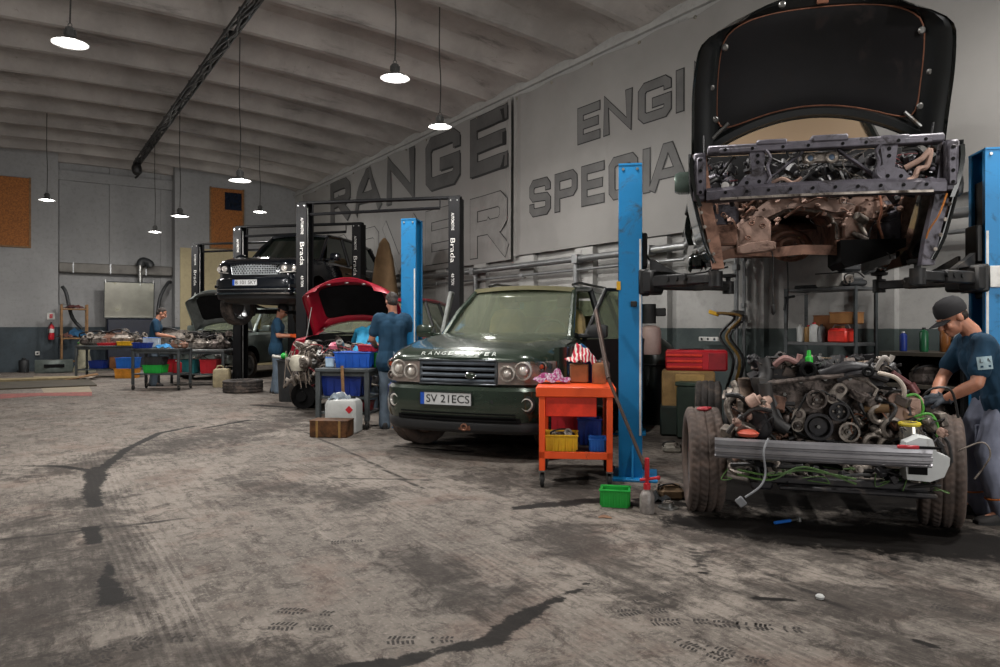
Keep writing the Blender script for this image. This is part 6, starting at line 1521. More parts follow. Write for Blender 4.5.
def jug(name, label, loc, rz, d, m, mcap, cat='jerrycan', label_mat=None):
    """canister with a handle arch and a screw cap"""
    w_, l_, h_ = d; t = thing(name, label, cat, loc, rz)
    m1 = MB(); m1.loft([[(x*w_/2*k, y*l_/2*k, z) for x, y in ((-.8, -1), (.8, -1), (1, -.8), (1, .8), (.8, 1), (-.8, 1), (-1, .8), (-1, -.8))] for z, k in ((0, .94), (.02, 1), (h_*.74, 1), (h_*.84, .9), (h_*.88, .72))]); m1.build('body', m, t, smooth=30)
    MB().tube(curve([(-w_*.3, 0, h_*.82), (-w_*.27, 0, h_*.98), (0, 0, h_*1.0), (w_*.12, 0, h_*.84)], 5), .016, 8).build('handle', m, t)
    MB().lathe([(.028, 0), (.03, .035), (.0001, .037)], 16, Matrix.Translation((w_*.3, 0, h_*.87))).build('cap', mcap, t)
    if label_mat: MB().box((w_*.3, -l_/2-.002, h_*.62), (.07, .004, .07), rot=(0, R(45), 0)).build('hazard_label', label_mat, t)
    return t
def carton(name, label, loc, rz, d, m, cat='box', flap=None, strips=None):
    w_, l_, h_ = d; t = thing(name, label, cat, loc, rz)
    MB().box((0, 0, h_/2), d, min(.012, h_*.1)).build('body', m, t)
    MB().box((0, 0, h_-.004), (w_*1.015, l_*1.015, .014), .004).build('lid', flap or m, t)
    if strips:
        for x in (-w_*.3, w_*.3): MB().box((x, 0, h_/2), (.03, l_*1.02, h_*1.02), .003).build('strap', strips, t)
    return t
def rag(name, label, loc, r, m, seed=0, h=.08, cat='rag'):
    mb = MB(); 
    def f(a, b):
        x, y = (a-.5)*2, (b-.5)*2; d = min(math.hypot(x, y), 1.0); n = mnoise.noise(Vector((x*1.7+seed, y*1.7, seed)))*1.0+mnoise.noise(Vector((x*4, y*4+seed, 1)))*.45
        return (x*r*(1+.25*n), y*r*(.8+.2*n), max(.004, h*(1-d*d*.85)*(.8+.55*n)+.012+.012*math.sin(9*x+seed)))
    mb.slab(f, 26, 26, (0, 0, -.006)); o = mb.build(name, m, loc=loc, smooth=70); return tag(o, label, cat)
def table(name, label, loc, rz, w_, l_, h_, m, shelf=.2, cast=True, top=None, cat='workbench', leg=.05, group=None):
    t = thing(name, label, cat, loc, rz, group)
    MB().box((0, 0, h_-.02), (w_, l_, .045), .006).build('top', top or m, t)
    fr = MB()
    for sy in (-1, 1): fr.box((0, sy*(l_/2-leg), h_-.07), (w_-leg*2, .03, .06), .004)
    for sx in (-1, 1): fr.box((sx*(w_/2-leg), 0, h_-.07), (.03, l_-leg*2, .06), .004)
    fr.build('apron', m, t)
    if shelf: MB().box((0, 0, shelf), (w_-leg*1.2, l_-leg*1.2, .03), .004).build('shelf', m, t)
    z0 = .11 if cast else 0
    for sx in (-1, 1):
        for sy in (-1, 1):
            x, y = sx*(w_/2-leg*.6), sy*(l_/2-leg*.6); o = MB().box((x, y, (h_+z0-.04)/2), (leg, leg, h_-z0-.04), .005).build('leg', m, t)
            if cast:
                MB().box((x-.016, y, .085), (.004, .05, .07)).box((x+.016, y, .085), (.004, .05, .07)).box((x, y, .115), (.05, .055, .008)).build('caster_fork', M_STEEL, o)
                MB().lathe([(.02, -.013), (.046, -.012), (.05, -.006), (.05, .006), (.046, .012), (.02, .013)], 18, Matrix.Translation((x, y+.01, .05)) @ Matrix.Rotation(R(90), 4, 'Y')).build('caster_wheel', M_RUBBER, o)
    return t
def part_lump(name, label, loc, seed, s, mt, cat='engine part', rz=0):
    """a loose mechanical part: housing, flange, ports and studs"""
    rnd = random.Random(seed); t = thing(name, label, cat, loc, rz)
    k = rnd.uniform(.7, 1.2)
    m = MB(); m.loft([[(x*s*.5*q, y*s*.35*q, z*s) for x, y in ((-.7, -1), (.7, -1), (1, -.5), (1, .5), (.7, 1), (-.7, 1), (-1, .5), (-1, -.5))] for z, q in ((0, .8), (.1, 1), (.3*k, 1), (.42*k, .7), (.5*k, .65))]); m.build('housing', mt, t, smooth=25)
    for i in range(3):
        a = rnd.uniform(0, 6.28); p = Vector((math.cos(a)*s*.3, math.sin(a)*s*.2, s*rnd.uniform(.15, .45))); d = Vector((math.cos(a), math.sin(a)-.4, rnd.uniform(0, .8)))
        MB().disc(p, d, [(s*.1, 0), (s*.1, s*.15), (s*.16, s*.16), (s*.16, s*.2), (s*.08, s*.2), (s*.07, s*.1), (.0001, s*.1)], 14).build('port', M_ALU, t)
    MB().tube(curve([(-s*.4, 0, s*.2), (-s*.5, -s*.2, s*.5), (0, -s*.25, s*.62), (s*.4, -s*.1, s*.4)], 5), s*.035, 7).build('pipe', M_HOSE, t)
    return t

# ---------------------------------------------------------------- back wall fittings
def board(name, label, u0, u1, z0, z1, win=None):
    t = thing(name, label, 'boarded window', W(.03, (u0+u1)/2, z0), WA)
    w_ = u1-u0
    MB().box((0, 0, (z1-z0)/2), (.05, w_, z1-z0), .006).build('panel', M_OSB, t)
    fr = MB()
    for y in (-w_/2, w_/2): fr.box((.02, y, (z1-z0)/2), (.05, .05, z1-z0+.04))
    fr.box((.02, 0, 0), (.06, w_+.05, .05)); fr.build('frame', M_WOOD, t)
    if win:
        a, b, c, d = win
        MB().box((.035, (u0+u1)/2-(a+b)/2, (c+d)/2-z0), (.02, b-a, d-c)).build('dark_pane', mat('dark_blue_pane', '#141d2b', .15), t)
    return t
board('boarded_window', 'plain orange chipboard sheet over a window on the far left wall', 7.8, 9.2, 3.62, 5.62)
board('boarded_window', 'orange chipboard sheet with a small dark window in its corner', 1.78, 2.83, 3.9, 5.9, (1.84, 2.38, 5.2, 5.78))
t = thing('wall_duct', 'long grey duct running across the back recess above the steel panel', 'duct', W(-.42, 5.5, 2.95), WA)
MB().box((0, 0, .15), (.26, 3.16, .3), .03).build('duct_body', mat('dusty_duct', '#6e6b66', .7, var=.25, scale=2), t)
for y in (-1.2, -.2, .8): MB().box((0, y, .15), (.28, .03, .32)).build('joint_band', M_GALV, t)
t = thing('parts_washer', 'stainless steel panel leaning over a dark blue washing cabinet in the back recess', 'washing cabinet', W(.3, 5.22, 0), WA)
MB().slab(lambda a, b: (-.25+.12*b, -.69+1.38*a, 1.58+1.1*b), 10, 10, (-.02, 0, 0)).build('steel_panel', M_STEELP, t)
fr = MB(); fr.tube([(-.24, -.69, 1.58), (-.12, -.69, 2.68), (-.12, .69, 2.68), (-.24, .69, 1.58)], .018, 6, closed=True); fr.build('panel_frame', M_GREYP, t)
MB().box((0, 0, .78), (.6, 1.3, 1.54), .03).build('cabinet', mat('navy_cabinet', '#0b1122', .5), t)
MB().tube(curve([(-.2, .3, 2.6), (-.2, .3, 3.2), (-.22, .35, 3.38), (-.3, .42, 3.4)], 6), .07, 14).build('exhaust_pipe', M_STEEL, t)
MB().tube(curve([(-.21, .3, 3.2), (-.24, .36, 3.36), (-.28, .55, 3.32), (-.28, .62, 3.2)], 6), .12, 14).build('black_elbow', M_DGREY, t)
for y, z in ((-.66, 2.7), (.66, 2.7)): MB().box((-.12, y, z), (.03, .03, .1)).build('hook', M_STEEL, t)
tag(MB().tube(curve([W(.02, 7.0, 2.5), W(.1, 6.9, 2.3), W(.12, 6.75, 1.6), W(.2, 6.5, 1.25)], 6), .05, 10).build('extraction_hose', M_DGREY), 'black hose hanging down beside the wooden rack in the back recess', 'hose')
tag(MB().tube(curve([W(-.3, 3.98, 2.75), W(-.1, 4.1, 2.7), W(.05, 4.35, 2.2), W(.1, 4.45, 1.4)], 6), .05, 10).build('extraction_hose', M_DGREY), 'black hose curving down right of the steel panel', 'hose')
# rack with cloth bundles
t = thing('storage_rack', 'tall wooden rack with cloth bundles in the left corner of the recess', 'rack', W(.5, 6.72, 0), WA)
for sx in (-1, 1):
    for sy in (-1, 1): MB().box((sx*.26, sy*.32, .98), (.05, .05, 1.96), .004).build('post', M_WOOD, t)
for z in (.3, .97, 1.82): MB().box((0, 0, z), (.56, .7, .04), .004).build('shelf', M_WOOD, t)
rag('cloth_bundle', 'dark red cloth heap on top of the wooden rack', W(.4, 6.72, 1.85), .26, mat('dark_red_cloth', '#4a2220', .9), 3, .1, 'cloth')
rag('cloth_bundle', 'blue cloth heap on the middle shelf of the wooden rack', W(.45, 6.66, 1.0), .27, mat('blue_cloth', '#1e4a6b', .9), 5, .26, 'cloth')
rag('cloth_bundle', 'red and brown cloth heap under the blue cloth on the wooden rack', W(.5, 6.9, 1.0), .2, mat('brown_cloth', '#5a3a32', .9), 8, .12, 'cloth')
# fire extinguisher, sign, socket
t = thing('fire_extinguisher', 'red fire extinguisher hanging on the far left wall below a small sign', 'fire extinguisher', W(.12, 7.28, .93), WA)
MB().lathe([(.0001, 0), (.07, .0), (.08, .02), (.08, .36), (.06, .42), (.03, .44), (.03, .47)], 20).build('cylinder', M_REDB, t)
MB().box((0, 0, .49), (.1, .04, .05), .01).build('valve', M_DGREY, t); MB().tube(curve([(.04, 0, .48), (.12, -.05, .4), (.1, -.06, .15)], 5), .014, 7).build('hose', M_DGREY, t)
MB().lathe([(.081, .2), (.081, .32)], 20, cap=False).build('label', M_WHITE, t); MB().box((-.09, 0, .3), (.03, .05, .3)).build('bracket', M_STEEL, t)
t = thing('safety_sign', 'small white and red sign on the wall above the fire extinguisher', 'sign', W(.02, 7.28, 1.52), WA)
MB().box((0, 0, .1), (.012, .2, .2), .003).build('plate', M_WHITE, t); MB().box((.008, .0, .1), (.004, .08, .13)).build('red_symbol', M_REDB, t)
t = thing('wall_socket', 'pale wall socket on the dark band of the far left wall', 'socket', W(.02, 7.62, .48), WA); MB().box((0, 0, .05), (.05, .12, .12), .01).build('plate', M_WHITE, t); MB().lathe([(.03, 0), (.03, .004), (.0001, .0)], 14, Matrix.Translation((.026, 0, .05)) @ frame_z((1, 0, 0))).build('insert', M_DGREY, t)
can('canister', 'black plastic canister on the floor at the far left wall', W(.35, 7.95, 0), .13, .42, M_DGREY, M_DGREY)
t = thing('car_bumper', 'grey plastic car bumper lying on the floor against the far left wall', 'bumper', W(.98, 7.24, 0), WA+R(90))
b = MB(); sweep(b, [(Vector((x, -.1+.18*(x/.6)**2, 0)), Vector((0, -1, 0))) for x in [-.46+.92*i/16 for i in range(17)]], [(-.02, 0), (.05, .02), (.07, .18), (.04, .36), (-.03, .38), (.0, .2)]); b.build('skin', mat('greenish_grey_bumper', '#5d6561', .35, .3), t)
MB().box((0, -.165, .2), (.5, .02, .1), .02).build('grille_opening', M_BODYBLK, t)
t = thing('sack', 'tall creased pale sack standing in front of the wooden rack', 'sack', W(1.0, 6.5, 0), WA)
m = MB(); m.loft([[(math.cos(a)*r*(1+.12*math.sin(3*a+z*6)), math.sin(a)*r*(1+.15*math.cos(4*a-z*5)), z) for a in [2*PI*i/20 for i in range(20)]] for z, r in ((0, .26), (.1, .25), (.3, .18), (.5, .15), (.7, .17), (.86, .16), (.9, .1))]); m.build('bag', mat('pale_sack', '#8f8b78', .8, var=.3, scale=5), t); MB().torus((0, 0, .84), .15, .02).build('tie', M_GREENB, t)
# pit with boards and painted edge
t = thing('pit_cover', 'wooden boards and plate over the inspection pit on the far left floor', 'pit cover', G(10, 386), WA)
MB().box((0, -.2, .015), (2.2, 3.6, .03)).build('board', mat('dirty_board', '#3d372c', .8, var=.3, scale=3), t)
MB().box((-1.35, -.2, .04), (.5, 3.2, .08), .01).build('pale_plank', mat('pale_plank', '#7c6f52', .8, var=.3, scale=3), t)
m = MB(); m.slab(lambda a, b: (-1.5+.5*a, .9+.9*b, .14*b), 2, 4, (0, 0, -.02)); m.build('ramp', M_WOOD, t)
m = MB(); pts = [G(0, 399), G(38, 396), G(92, 396), G(92, 392), G(38, 393), G(0, 394)]; m.add([p+Vector((0, 0, .003)) for p in pts], [(0, 1, 4, 5), (1, 2, 3, 4)])
tag(m.build('trim_1', mat('worn_red_line', '#83453f', .8, var=.4, scale=9)), kind='structure')
m = MB(); m.add([p+Vector((0, 0, .002)) for p in (G(44, 393), G(92, 392), G(84, 376), G(33, 376))], [(0, 1, 2, 3)]); tag(m.build('trim_2', mat('worn_tan_floor', '#8a7f6c', .85, var=.2, scale=4)), kind='structure')

# ---------------------------------------------------------------- benches on the left
pb = P(112, 345, 18.9); pb.z = 0
table('workbench', 'long low workbench in front of the steel panel, loaded with engine parts', pb, R(8), 1.55, .7, .82, M_GREYP, .2, False)
pc = P(197, 349, 16.35); pc.z = 0
table('workbench', 'workbench with a pale tubular edge near the silver car', pc, R(0), 1.5, .7, .80, M_GREYP, .25, False, top=M_GALV)
ptb = P(162, 349, 15.15); ptb.z = 0
table('workbench', 'wheeled steel table in front of the far bench, blue boxes on top', ptb, R(-4), 1.04, .55, .86, M_GREYP, .33, True)
def on(p, dx, dy, z): return (p.x+dx, p.y+dy, z)
lumps = ['dark rounded engine part at the left end of the far bench', 'grey engine part second from the left end of the far bench', 'brown engine part in the middle of the far bench', 'aluminium engine part right of the middle on the far bench', 'small brown engine part behind the yellow tray on the far bench']
for i, (dx, mt, s) in enumerate(((-.58, M_ENG, .55), (-.3, M_ALU, .6), (.0, M_RUST, .56), (.28, M_ALU, .66), (.6, M_ENG, .5))): part_lump('engine_part', lumps[i], on(pb, dx, .1, .83), 60+i, s, mt)
crate('parts_tray', 'flat yellow tray at the front of the far bench', 'tray', on(pb, .45, -.2, .825), .1, (.34, .24, .1), M_YELB)
crate('parts_tray', 'long red tray on the front edge of the far bench', 'tray', on(pb, -.02, -.22, .825), 0, (.4, .18, .06), M_REDB)
crate('storage_crate', 'blue crate under the right end of the far bench, on top of an orange crate', 'crate', on(pb, .66, -.45, .245), .1, (.5, .34, .27), M_BLUEB)
crate('storage_crate', 'orange crate on the floor under the blue crate by the far bench', 'crate', on(pb, .64, -.45, 0), .1, (.52, .36, .24), mat('orange_yellow_plastic', '#c8862c', .5))
crate('storage_crate', 'navy crate on the lower shelf of the far bench', 'crate', on(pb, -.3, -.05, .225), .0, (.4, .34, .2), M_BLUED)
carton('carton', 'tan carton on the lower shelf of the far bench', on(pb, .15, .0, .215), .1, (.3, .3, .3), M_CARD)
rag('rag', 'dirty pale rag on the floor by the left leg of the far bench', on(pb, -.35, -.6, 0), .26, mat('dirty_rag', '#8a8074', .9), 11, .09)
lumps = ['large grey gearbox part on the left of the tubular-edge bench', 'dark engine part on the right of the tubular-edge bench', 'aluminium part in the middle of the tubular-edge bench']
for i, (dx, mt, s) in enumerate(((-.5, M_ALU, .75), (.5, M_ENG, .5), (.02, M_ALU, .62))): part_lump('engine_part', lumps[i], on(pc, dx, .0, .81), 70+i, s, mt)
for i, (dx, z, mt, lb) in enumerate(((-.55, .27, M_REDB, 'red bin at the left of the lower shelf of the tubular-edge bench'), (-.12, .27, mat('teal_plastic', '#1d5c60', .5), 'teal bin in the middle of the lower shelf of the tubular-edge bench'), (.35, .27, M_REDB, 'red bin at the right of the lower shelf of the tubular-edge bench'))): crate('storage_bin', lb, 'bin', on(pc, dx, -.1, z), .05*i, (.36, .4, .3), mt)
crate('parts_box', 'deep blue box on the left of the wheeled steel table', 'box', on(ptb, -.38, -.05, .865), 0, (.3, .3, .11), M_BLUED)
carton('carton', 'white and blue carton standing behind the deep blue box on the wheeled table', on(ptb, -.3, .18, .865), 0, (.34, .12, .22), mat('white_blue_carton', '#b9c3c9', .6), flap=M_BLUEB)
rag('rag', 'blue cloth lying on the wheeled steel table', on(ptb, .1, -.02, .865), .2, mat('bright_blue_cloth', '#2a78ad', .85), 21, .09)
part_lump('engine_part', 'brown pump on the right end of the wheeled steel table', on(ptb, .36, .0, .865), 81, .34, M_RUST)
crate('storage_crate', 'green crate on the lower shelf of the wheeled steel table', 'crate', on(ptb, -.12, -.02, .35), 0, (.4, .34, .16), M_GREENB)
crate('storage_crate', 'black crate stacked on the green crate under the wheeled table', 'crate', on(ptb, -.12, -.02, .515), 0, (.38, .32, .16), M_DGREY)
can('paint_can', 'small red can at the right of the lower shelf of the wheeled table', on(ptb, .32, 0, .35), .09, .26, M_REDB, M_WHITE)

# ---------------------------------------------------------------- between the far lifts
pj = G(222, 387); jug('canister', 'beige plastic canister on the floor behind the lying tyre', pj, .2, (.34, .28, .46), mat('beige_plastic', '#9b8f72', .6, dirt='#5f5746', da=.3), M_DGREY)
t = thing('spare_tyre', 'dirty loose tyre lying flat on the floor at the foot of the black column', 'tyre', G(243, 392), 0)
tyre_mesh(.39, .25, .24, 72).build('tyre', M_TYRE, t, M=Matrix.Translation((0, 0, .125)) @ Matrix.Rotation(R(90), 4, 'Y'))
MB().lathe([(.245, .03), (.23, .2), (.12, .17), (.1, .14), (.0001, .14)], 28).build('rim', M_ALLOY, t)
t = thing('waste_bin', 'dark grey open bin beside the man with orange gloves', 'bin', G(289, 401), .2)
MB().lathe([(.17, 0), (.2, .7), (.215, .71), (.215, .73), (.19, .73), (.16, .03), (.0001, .03)], 26).build('tub', M_DGREY, t)
MB().tube(curve([(-.28, 0, .8), (-.05, -.05, .76), (.15, -.05, .74), (.34, -.05, .95)], 6), .03, 8).build('white_pipe', mat('white_pipe', '#a8a8a2', .5), t); MB().sph((-.08, -.05, .8), .06, 12, 8).build('valve', M_GREENB, t)

# ---------------------------------------------------------------- small grey table by the green car
pg = Vector((-1.98, 9.55, 0))
table('work_table', 'small dark grey table between the red car and the green car, blue crate on top', pg, R(-11), .74, .6, .78, M_GREYP, .40, True, cat='table', leg=.06)
MB().box((0, 0, .2), (.66, .52, .025), .004).build('lower_shelf', M_GREYP, bpy.data.objects['work_table'])
pgv = lambda dx, dy, z: tuple(pg + Matrix.Rotation(R(-11), 3, 'Z') @ Vector((dx, dy, z)))
crate('storage_crate', 'blue crate on top of the small grey table', 'crate', pgv(.08, .02, .785), R(-11), (.5, .34, .2), mat('royal_blue_plastic', '#1c55b5', .4), t_=.01)
crate('parts_box', 'bright green box at the right end of the small grey table', 'box', pgv(.36, .1, .785), R(-11), (.16, .2, .19), M_GREENB)
crate('parts_tray', 'red tray resting across the back of the small grey table', 'tray', pgv(.2, .2, .99), R(-20), (.3, .18, .08), M_REDB)
carton('carton', 'small white and blue carton at the left of the small grey table', pgv(-.27, -.05, .785), .2, (.12, .12, .13), mat('pale_blue_carton', '#9fb6c9', .6), flap=M_BLUEB)
crate('storage_crate', 'deep blue crate on the middle shelf of the small grey table', 'crate', pgv(-.05, .0, .42), R(-11), (.56, .4, .26), M_BLUED)
crate('parts_tray', 'red tool tray on the lower shelf of the small grey table', 'tray', pgv(.1, -.05, .22), R(-11), (.4, .3, .12), mat('dark_red_plastic', '#7a1f26', .4))
tag(MB().tube([pgv(.02, -.33, .82), pgv(.05, -.36, .46)], .022, 6).build('wooden_stick', M_WOOD), 'wooden hammer handle leaning against the front of the small grey table', 'handle')
pk = G(344, 432); jug('jerrycan', 'white jerrycan with a red diamond label behind the rusty box', pk, R(-8), (.40, .3, .48), M_MILK, M_DGREY, label_mat=M_REDB)
rag('rag', 'grey rag lying on top of the white jerrycan', (pk.x-.05, pk.y, .40), .13, mat('grey_rag', '#6f7880', .9), 31, .1)
pr = G(329, 438); carton('rusty_box', 'rusty brown metal box on the floor in front of the white jerrycan', pr+Vector((0, .15, 0)), R(-6), (.46, .28, .2), mat('rusty_box_metal', '#5a3a20', .6, .4, var=.4, dirt='#241810', da=.5), strips=mat('pale_rust_strap', '#8a6a3c', .6, .3))

# ---------------------------------------------------------------- orange cart
oc = Vector((.66, 6.28, 0)); oz_ = R(-6)
t = thing('tool_cart', 'bright orange wheeled tool cart standing in front of the blue column', 'cart', oc, oz_)
W_, D_, H_ = .60, .80, .83
MB().box((0, 0, H_-.04), (W_+.05, D_+.04, .085), .008).build('top', M_ORANGE, t)
MB().box((-.04, -D_/2+.035, H_-.16), (W_-.18, .02, .17), .005).build('drawer_front', mat('red_orange_paint', '#d8341c', .4), t)
MB().box((0, 0, .27), (W_-.02, D_-.02, .035), .005).build('shelf', mat('dark_cart_shelf', '#3b3029', .6), t)
m = MB(); m.box((0, -D_/2+.01, .27), (W_, .02, .06), .004); m.box((0, D_/2-.01, .27), (W_, .02, .06), .004); m.box((W_/2-.01, 0, .27), (.02, D_, .06), .004); m.box((-W_/2+.01, 0, .27), (.02, D_, .06), .004); m.build('shelf_rail', M_ORANGE, t)
for sx in (-1, 1):
    for sy in (-1, 1):
        x, y = sx*(W_/2-.025), sy*(D_/2-.025)
        o = MB().box((x, y, (.13+H_-.08)/2), (.05, .05, H_-.08-.13), .004).build('leg', M_ORANGE, t)
        MB().box((x-.02, y, .1), (.005, .055, .09)).box((x+.02, y, .1), (.005, .055, .09)).box((x, y, .138), (.06, .07, .01)).build('caster_fork', M_STEEL, o)
        MB().lathe([(.02, -.015), (.056, -.014), (.06, -.007), (.06, .007), (.056, .014), (.02, .015)], 22, Matrix.Translation((x, y+.015, .06)) @ Matrix.Rotation(R(90), 4, 'Y')).build('caster_wheel', M_RUBBER, o)
def oc_(dx, dy, z): return tuple(oc + Matrix.Rotation(oz_, 3, 'Z') @ Vector((dx, dy, z)))
k = NT('red_white_striped_cloth'); o = k.obj(); sx_ = k.sep(o)
m_ = k.math('GREATER_THAN', k.math('SINE', k.math('ADD', k.math('MULTIPLY', sx_[0], 190.0), k.math('MULTIPLY', k.noise(o, 9, 2), 11.0))), .1); k.l(k.mix(m_, lin('#b51f38'), lin('#d6cfc8')), k.b.inputs['Base Color']); k.b.inputs['Roughness'].default_value = .9; MC['stripe'] = k.m
k2 = NT('magenta_patterned_cloth'); o = k2.obj(); k2.l(k2.mix(k2.ramp(k2.noise(o, 45, 3), .48, .54), lin('#8a2a62'), lin('#a597a2')), k2.b.inputs['Base Color']); k2.b.inputs['Roughness'].default_value = .9; MC['mag'] = k2.m
carton('carton', 'brown carton on the orange cart, under the striped cloth', oc_(.03, .05, H_+.005), oz_, (.16, .16, .16), M_CARD, flap=M_WOOD)
rag('striped_cloth', 'crumpled red and white striped cloth heaped on a brown carton', oc_(.05, .05, H_+.165), .125, MC['stripe'], 41, .16, 'cloth')
rag('patterned_cloth', 'crumpled magenta and grey cloth on the left of the orange cart', oc_(-.2, -.02, H_+.005), .15, MC['mag'], 43, .1, 'cloth')
can('oil_can', 'brown metal can at the right front of the orange cart', oc_(.2, -.05, H_+.005), .06, .2, M_CARD, M_STEEL, neck=.3)
can('oil_can', 'brown metal can behind the front can on the right of the orange cart', oc_(.24, .14, H_+.005), .06, .21, mat('brown_can', '#7d4b33', .5, .3), M_STEEL, neck=.3)
can('spray_bottle', 'dark blue bottle between the carton and the cans on the orange cart', oc_(.115, .06, H_+.005), .032, .22, M_BLUED, M_DGREY, 'bottle')
part_lump('valve_body', 'small grey valve block at the back of the orange cart', oc_(.1, .28, H_+.005), 91, .2, M_ALU)
crate('parts_crate', 'yellow crate on the lower shelf of the orange cart', 'crate', oc_(-.13, -.22, .295), oz_, (.29, .28, .13), M_YELB)
part_lump('starter_motor', 'grey pipe-shaped part lying in the yellow crate on the cart', oc_(-.1, -.2, .33), 92, .22, M_ENG)
crate('parts_crate', 'blue crate behind the yellow crate on the lower shelf of the cart', 'crate', oc_(.12, .1, .295), oz_, (.2, .22, .22), M_BLUED)
crate('parts_crate', 'small blue crate at the right front of the lower shelf of the cart', 'crate', oc_(.18, -.25, .295), oz_, (.13, .2, .1), M_BLUEB)
crate('parts_crate', 'long red crate at the back of the lower shelf of the cart', 'crate', oc_(-.02, .28, .295), oz_, (.4, .16, .25), M_REDB)

# ---------------------------------------------------------------- small things around the front blue column
crate('parts_crate', 'small bright green crate on the floor in front of the blue column', 'crate', G(617, 508)+Vector((0, .08, 0)), R(-12), (.215, .16, .125), M_GREENB)
pbt = G(647, 513)
t = thing('grease_bottle', 'grey smeared bottle with a tall red pump handle on the floor beside the blue column', 'bottle', pbt, 0)
MB().lathe([(.048, 0), (.052, .01), (.052, .12), (.04, .15), (.022, .165), (.022, .18)], 20).build('bottle_body', mat('smeared_bottle', '#86807c', .35, var=.3, scale=20), t)
MB().lathe([(.026, .17), (.026, .21), (.013, .215), (.013, .24), (.017, .245), (.017, .39), (.0001, .395)], 14).build('red_pump', M_REDP, t)
m = MB(); m.tube([(-.05, 0, .235), (.075, -.0, .25)], .011, 8); m.sph((.08, 0, .25), .016); m.build('cross_handle', M_REDP, t)
tag(MB().tube([pbt+Vector((-.01, .06, .33)), pbt+Vector((-.19, .45, .88)), pbt+Vector((-.2, .48, .92))], [.013, .013, .016], 8).tube([pbt+Vector((-.2, .48, .92)), (.81, 6.08, 1.46)], .02, 10).build('lever_bar', mat('brown_steel_bar', '#3f3029', .5, .5)), 'long dark steel lever bar leaning from the red pump up against the blue column', 'bar')
part_lump('drive_joint', 'tan greasy drive joint lying beside the left front tyre', G(672, 500)+Vector((0, .05, 0)), 95, .2, mat('tan_greasy_metal', '#7a644c', .5, .4, var=.3, dirt='#2c241e', da=.4))
t = thing('brake_disc', 'small steel disc lying flat beside the left front tyre', 'disc', G(668, 508), 0); MB().lathe([(.02, 0), (.075, 0), (.075, .012), (.045, .014), (.045, .04), (.02, .04)], 24).build('disc', M_STEEL, t); MB().torus((0, 0, .045), .03, .006).build('hub_ring', M_ALU, t)
rag('rag', 'black oily rag on the floor by the left front tyre', G(655, 500), .1, mat('black_rag', '#1d2022', .9), 51, .05)
part_lump('loose_bracket', 'pale bracket standing behind the left front tyre', G(672, 452), 96, .2, mat('pale_dirty_metal', '#8f8a80', .5, .3, var=.3, dirt='#4a443d', da=.3))
t = thing('socket_wrench', 'small blue-handled wrench lying on the oily floor under the chassis beam', 'wrench', G(788, 523), R(25)); MB().tube([(-.12, 0, .015), (.02, 0, .015)], .011, 8).build('handle', M_BLUEB, t); MB().tube([(.02, 0, .015), (.1, 0, .015)], .008, 8).lathe([(.018, 0), (.018, .03), (.0001, .03)], 10, Matrix.Translation((.1, 0, 0))).build('head', M_STEEL, t)
t = thing('paper_cup', 'small crumpled white paper scrap on the front floor', 'paper', G(820, 599), .3); MB().lathe([(.0001, .0), (.018, .002), (.022, .014), (.014, .022), (.0001, .02)], 9).build('scrap', M_MILK, t)
tag(MB().slab(lambda a, b: ((a-.5)*.09, (b-.5)*.03+.01*math.sin(a*5), .006+.012*math.sin(a*PI)*b), 6, 3, (0, 0, -.002)).build('dry_leaf', mat('brown_leaf', '#7a5a44', .8), loc=G(605, 518)), 'small brown scrap on the floor in front of the green crate', 'scrap')

# ---------------------------------------------------------------- along the long wall behind the raised body
def wl(s, u, z=0): return W(s, u, z)
t = thing('wooden_chest', 'wooden cabinet with a metal latch under the red tool case', 'chest', P(688, 400, 8.85)*1, R(-14)); t.location.z = 0
MB().box((0, 0, .40), (.62, .45, .78), .02).build('body', M_PLY, t); MB().box((.02, -.235, .62), (.34, .02, .26), .012).build('front_panel', mat('pale_plywood', '#a5854f', .65), t); MB().box((.1, -.25, .60), (.2, .02, .07), .006).build('latch', M_STEEL, t); MB().box((0, 0, .19), (.66, .5, .36), .02).build('dark_base', mat('green_black_base', '#1d2721', .6), t)
px_ = P(696, 366, 8.8); t = thing('tool_case', 'wide red tool case with ridged front on top of the wooden cabinet', 'tool case', (px_.x, px_.y, .785), R(-14))
MB().box((0, 0, .13), (.72, .34, .25), .02).build('shell', M_REDP, t)
for z in (.05, .12, .19): MB().box((-.14, -.178, z), (.42, .014, .03), .006).build('ridge', mat('bright_red_ridge', '#d23a28', .4), t)
MB().box((.24, -.172, .12), (.2, .01, .2), .004).build('label_panel', mat('dark_red_panel', '#861a22', .45), t); MB().box((-.05, 0, .265), (.3, .05, .02), .008).build('carry_handle', M_DGREY, t)
t = thing('storage_case', 'dark green metal case on the floor between the wooden cabinet and the chassis', 'case', P(696, 400, 8.6), R(-30)); t.location.z = 0
MB().box((0, 0, .32), (.34, .5, .62), .02).build('body', mat('dark_green_case', '#26332b', .5), t); MB().box((0, 0, .65), (.36, .52, .05), .01).build('lid', mat('dark_green_lid', '#303f34', .5), t)
t = thing('covered_stack', 'dark plastic-wrapped stack behind the blue column', 'bundle', P(657, 400, 10.0), .3); t.location.z = 0
m = MB(); m.loft([[(math.cos(a)*r*(1+.1*math.sin(4*a+z*3)), math.sin(a)*r*(1+.12*math.cos(3*a-z*4)), z) for a in [2*PI*i/22 for i in range(22)]] for z, r in ((0, .34), (.3, .36), (.6, .3), (.85, .26), (1.05, .2), (1.15, .08))]); m.build('wrap', mat('dark_plastic_wrap', '#1b201c', .3, var=.3), t)
MB().torus((0, 0, .8), .275, .012).build('cord', M_DGREY, t)
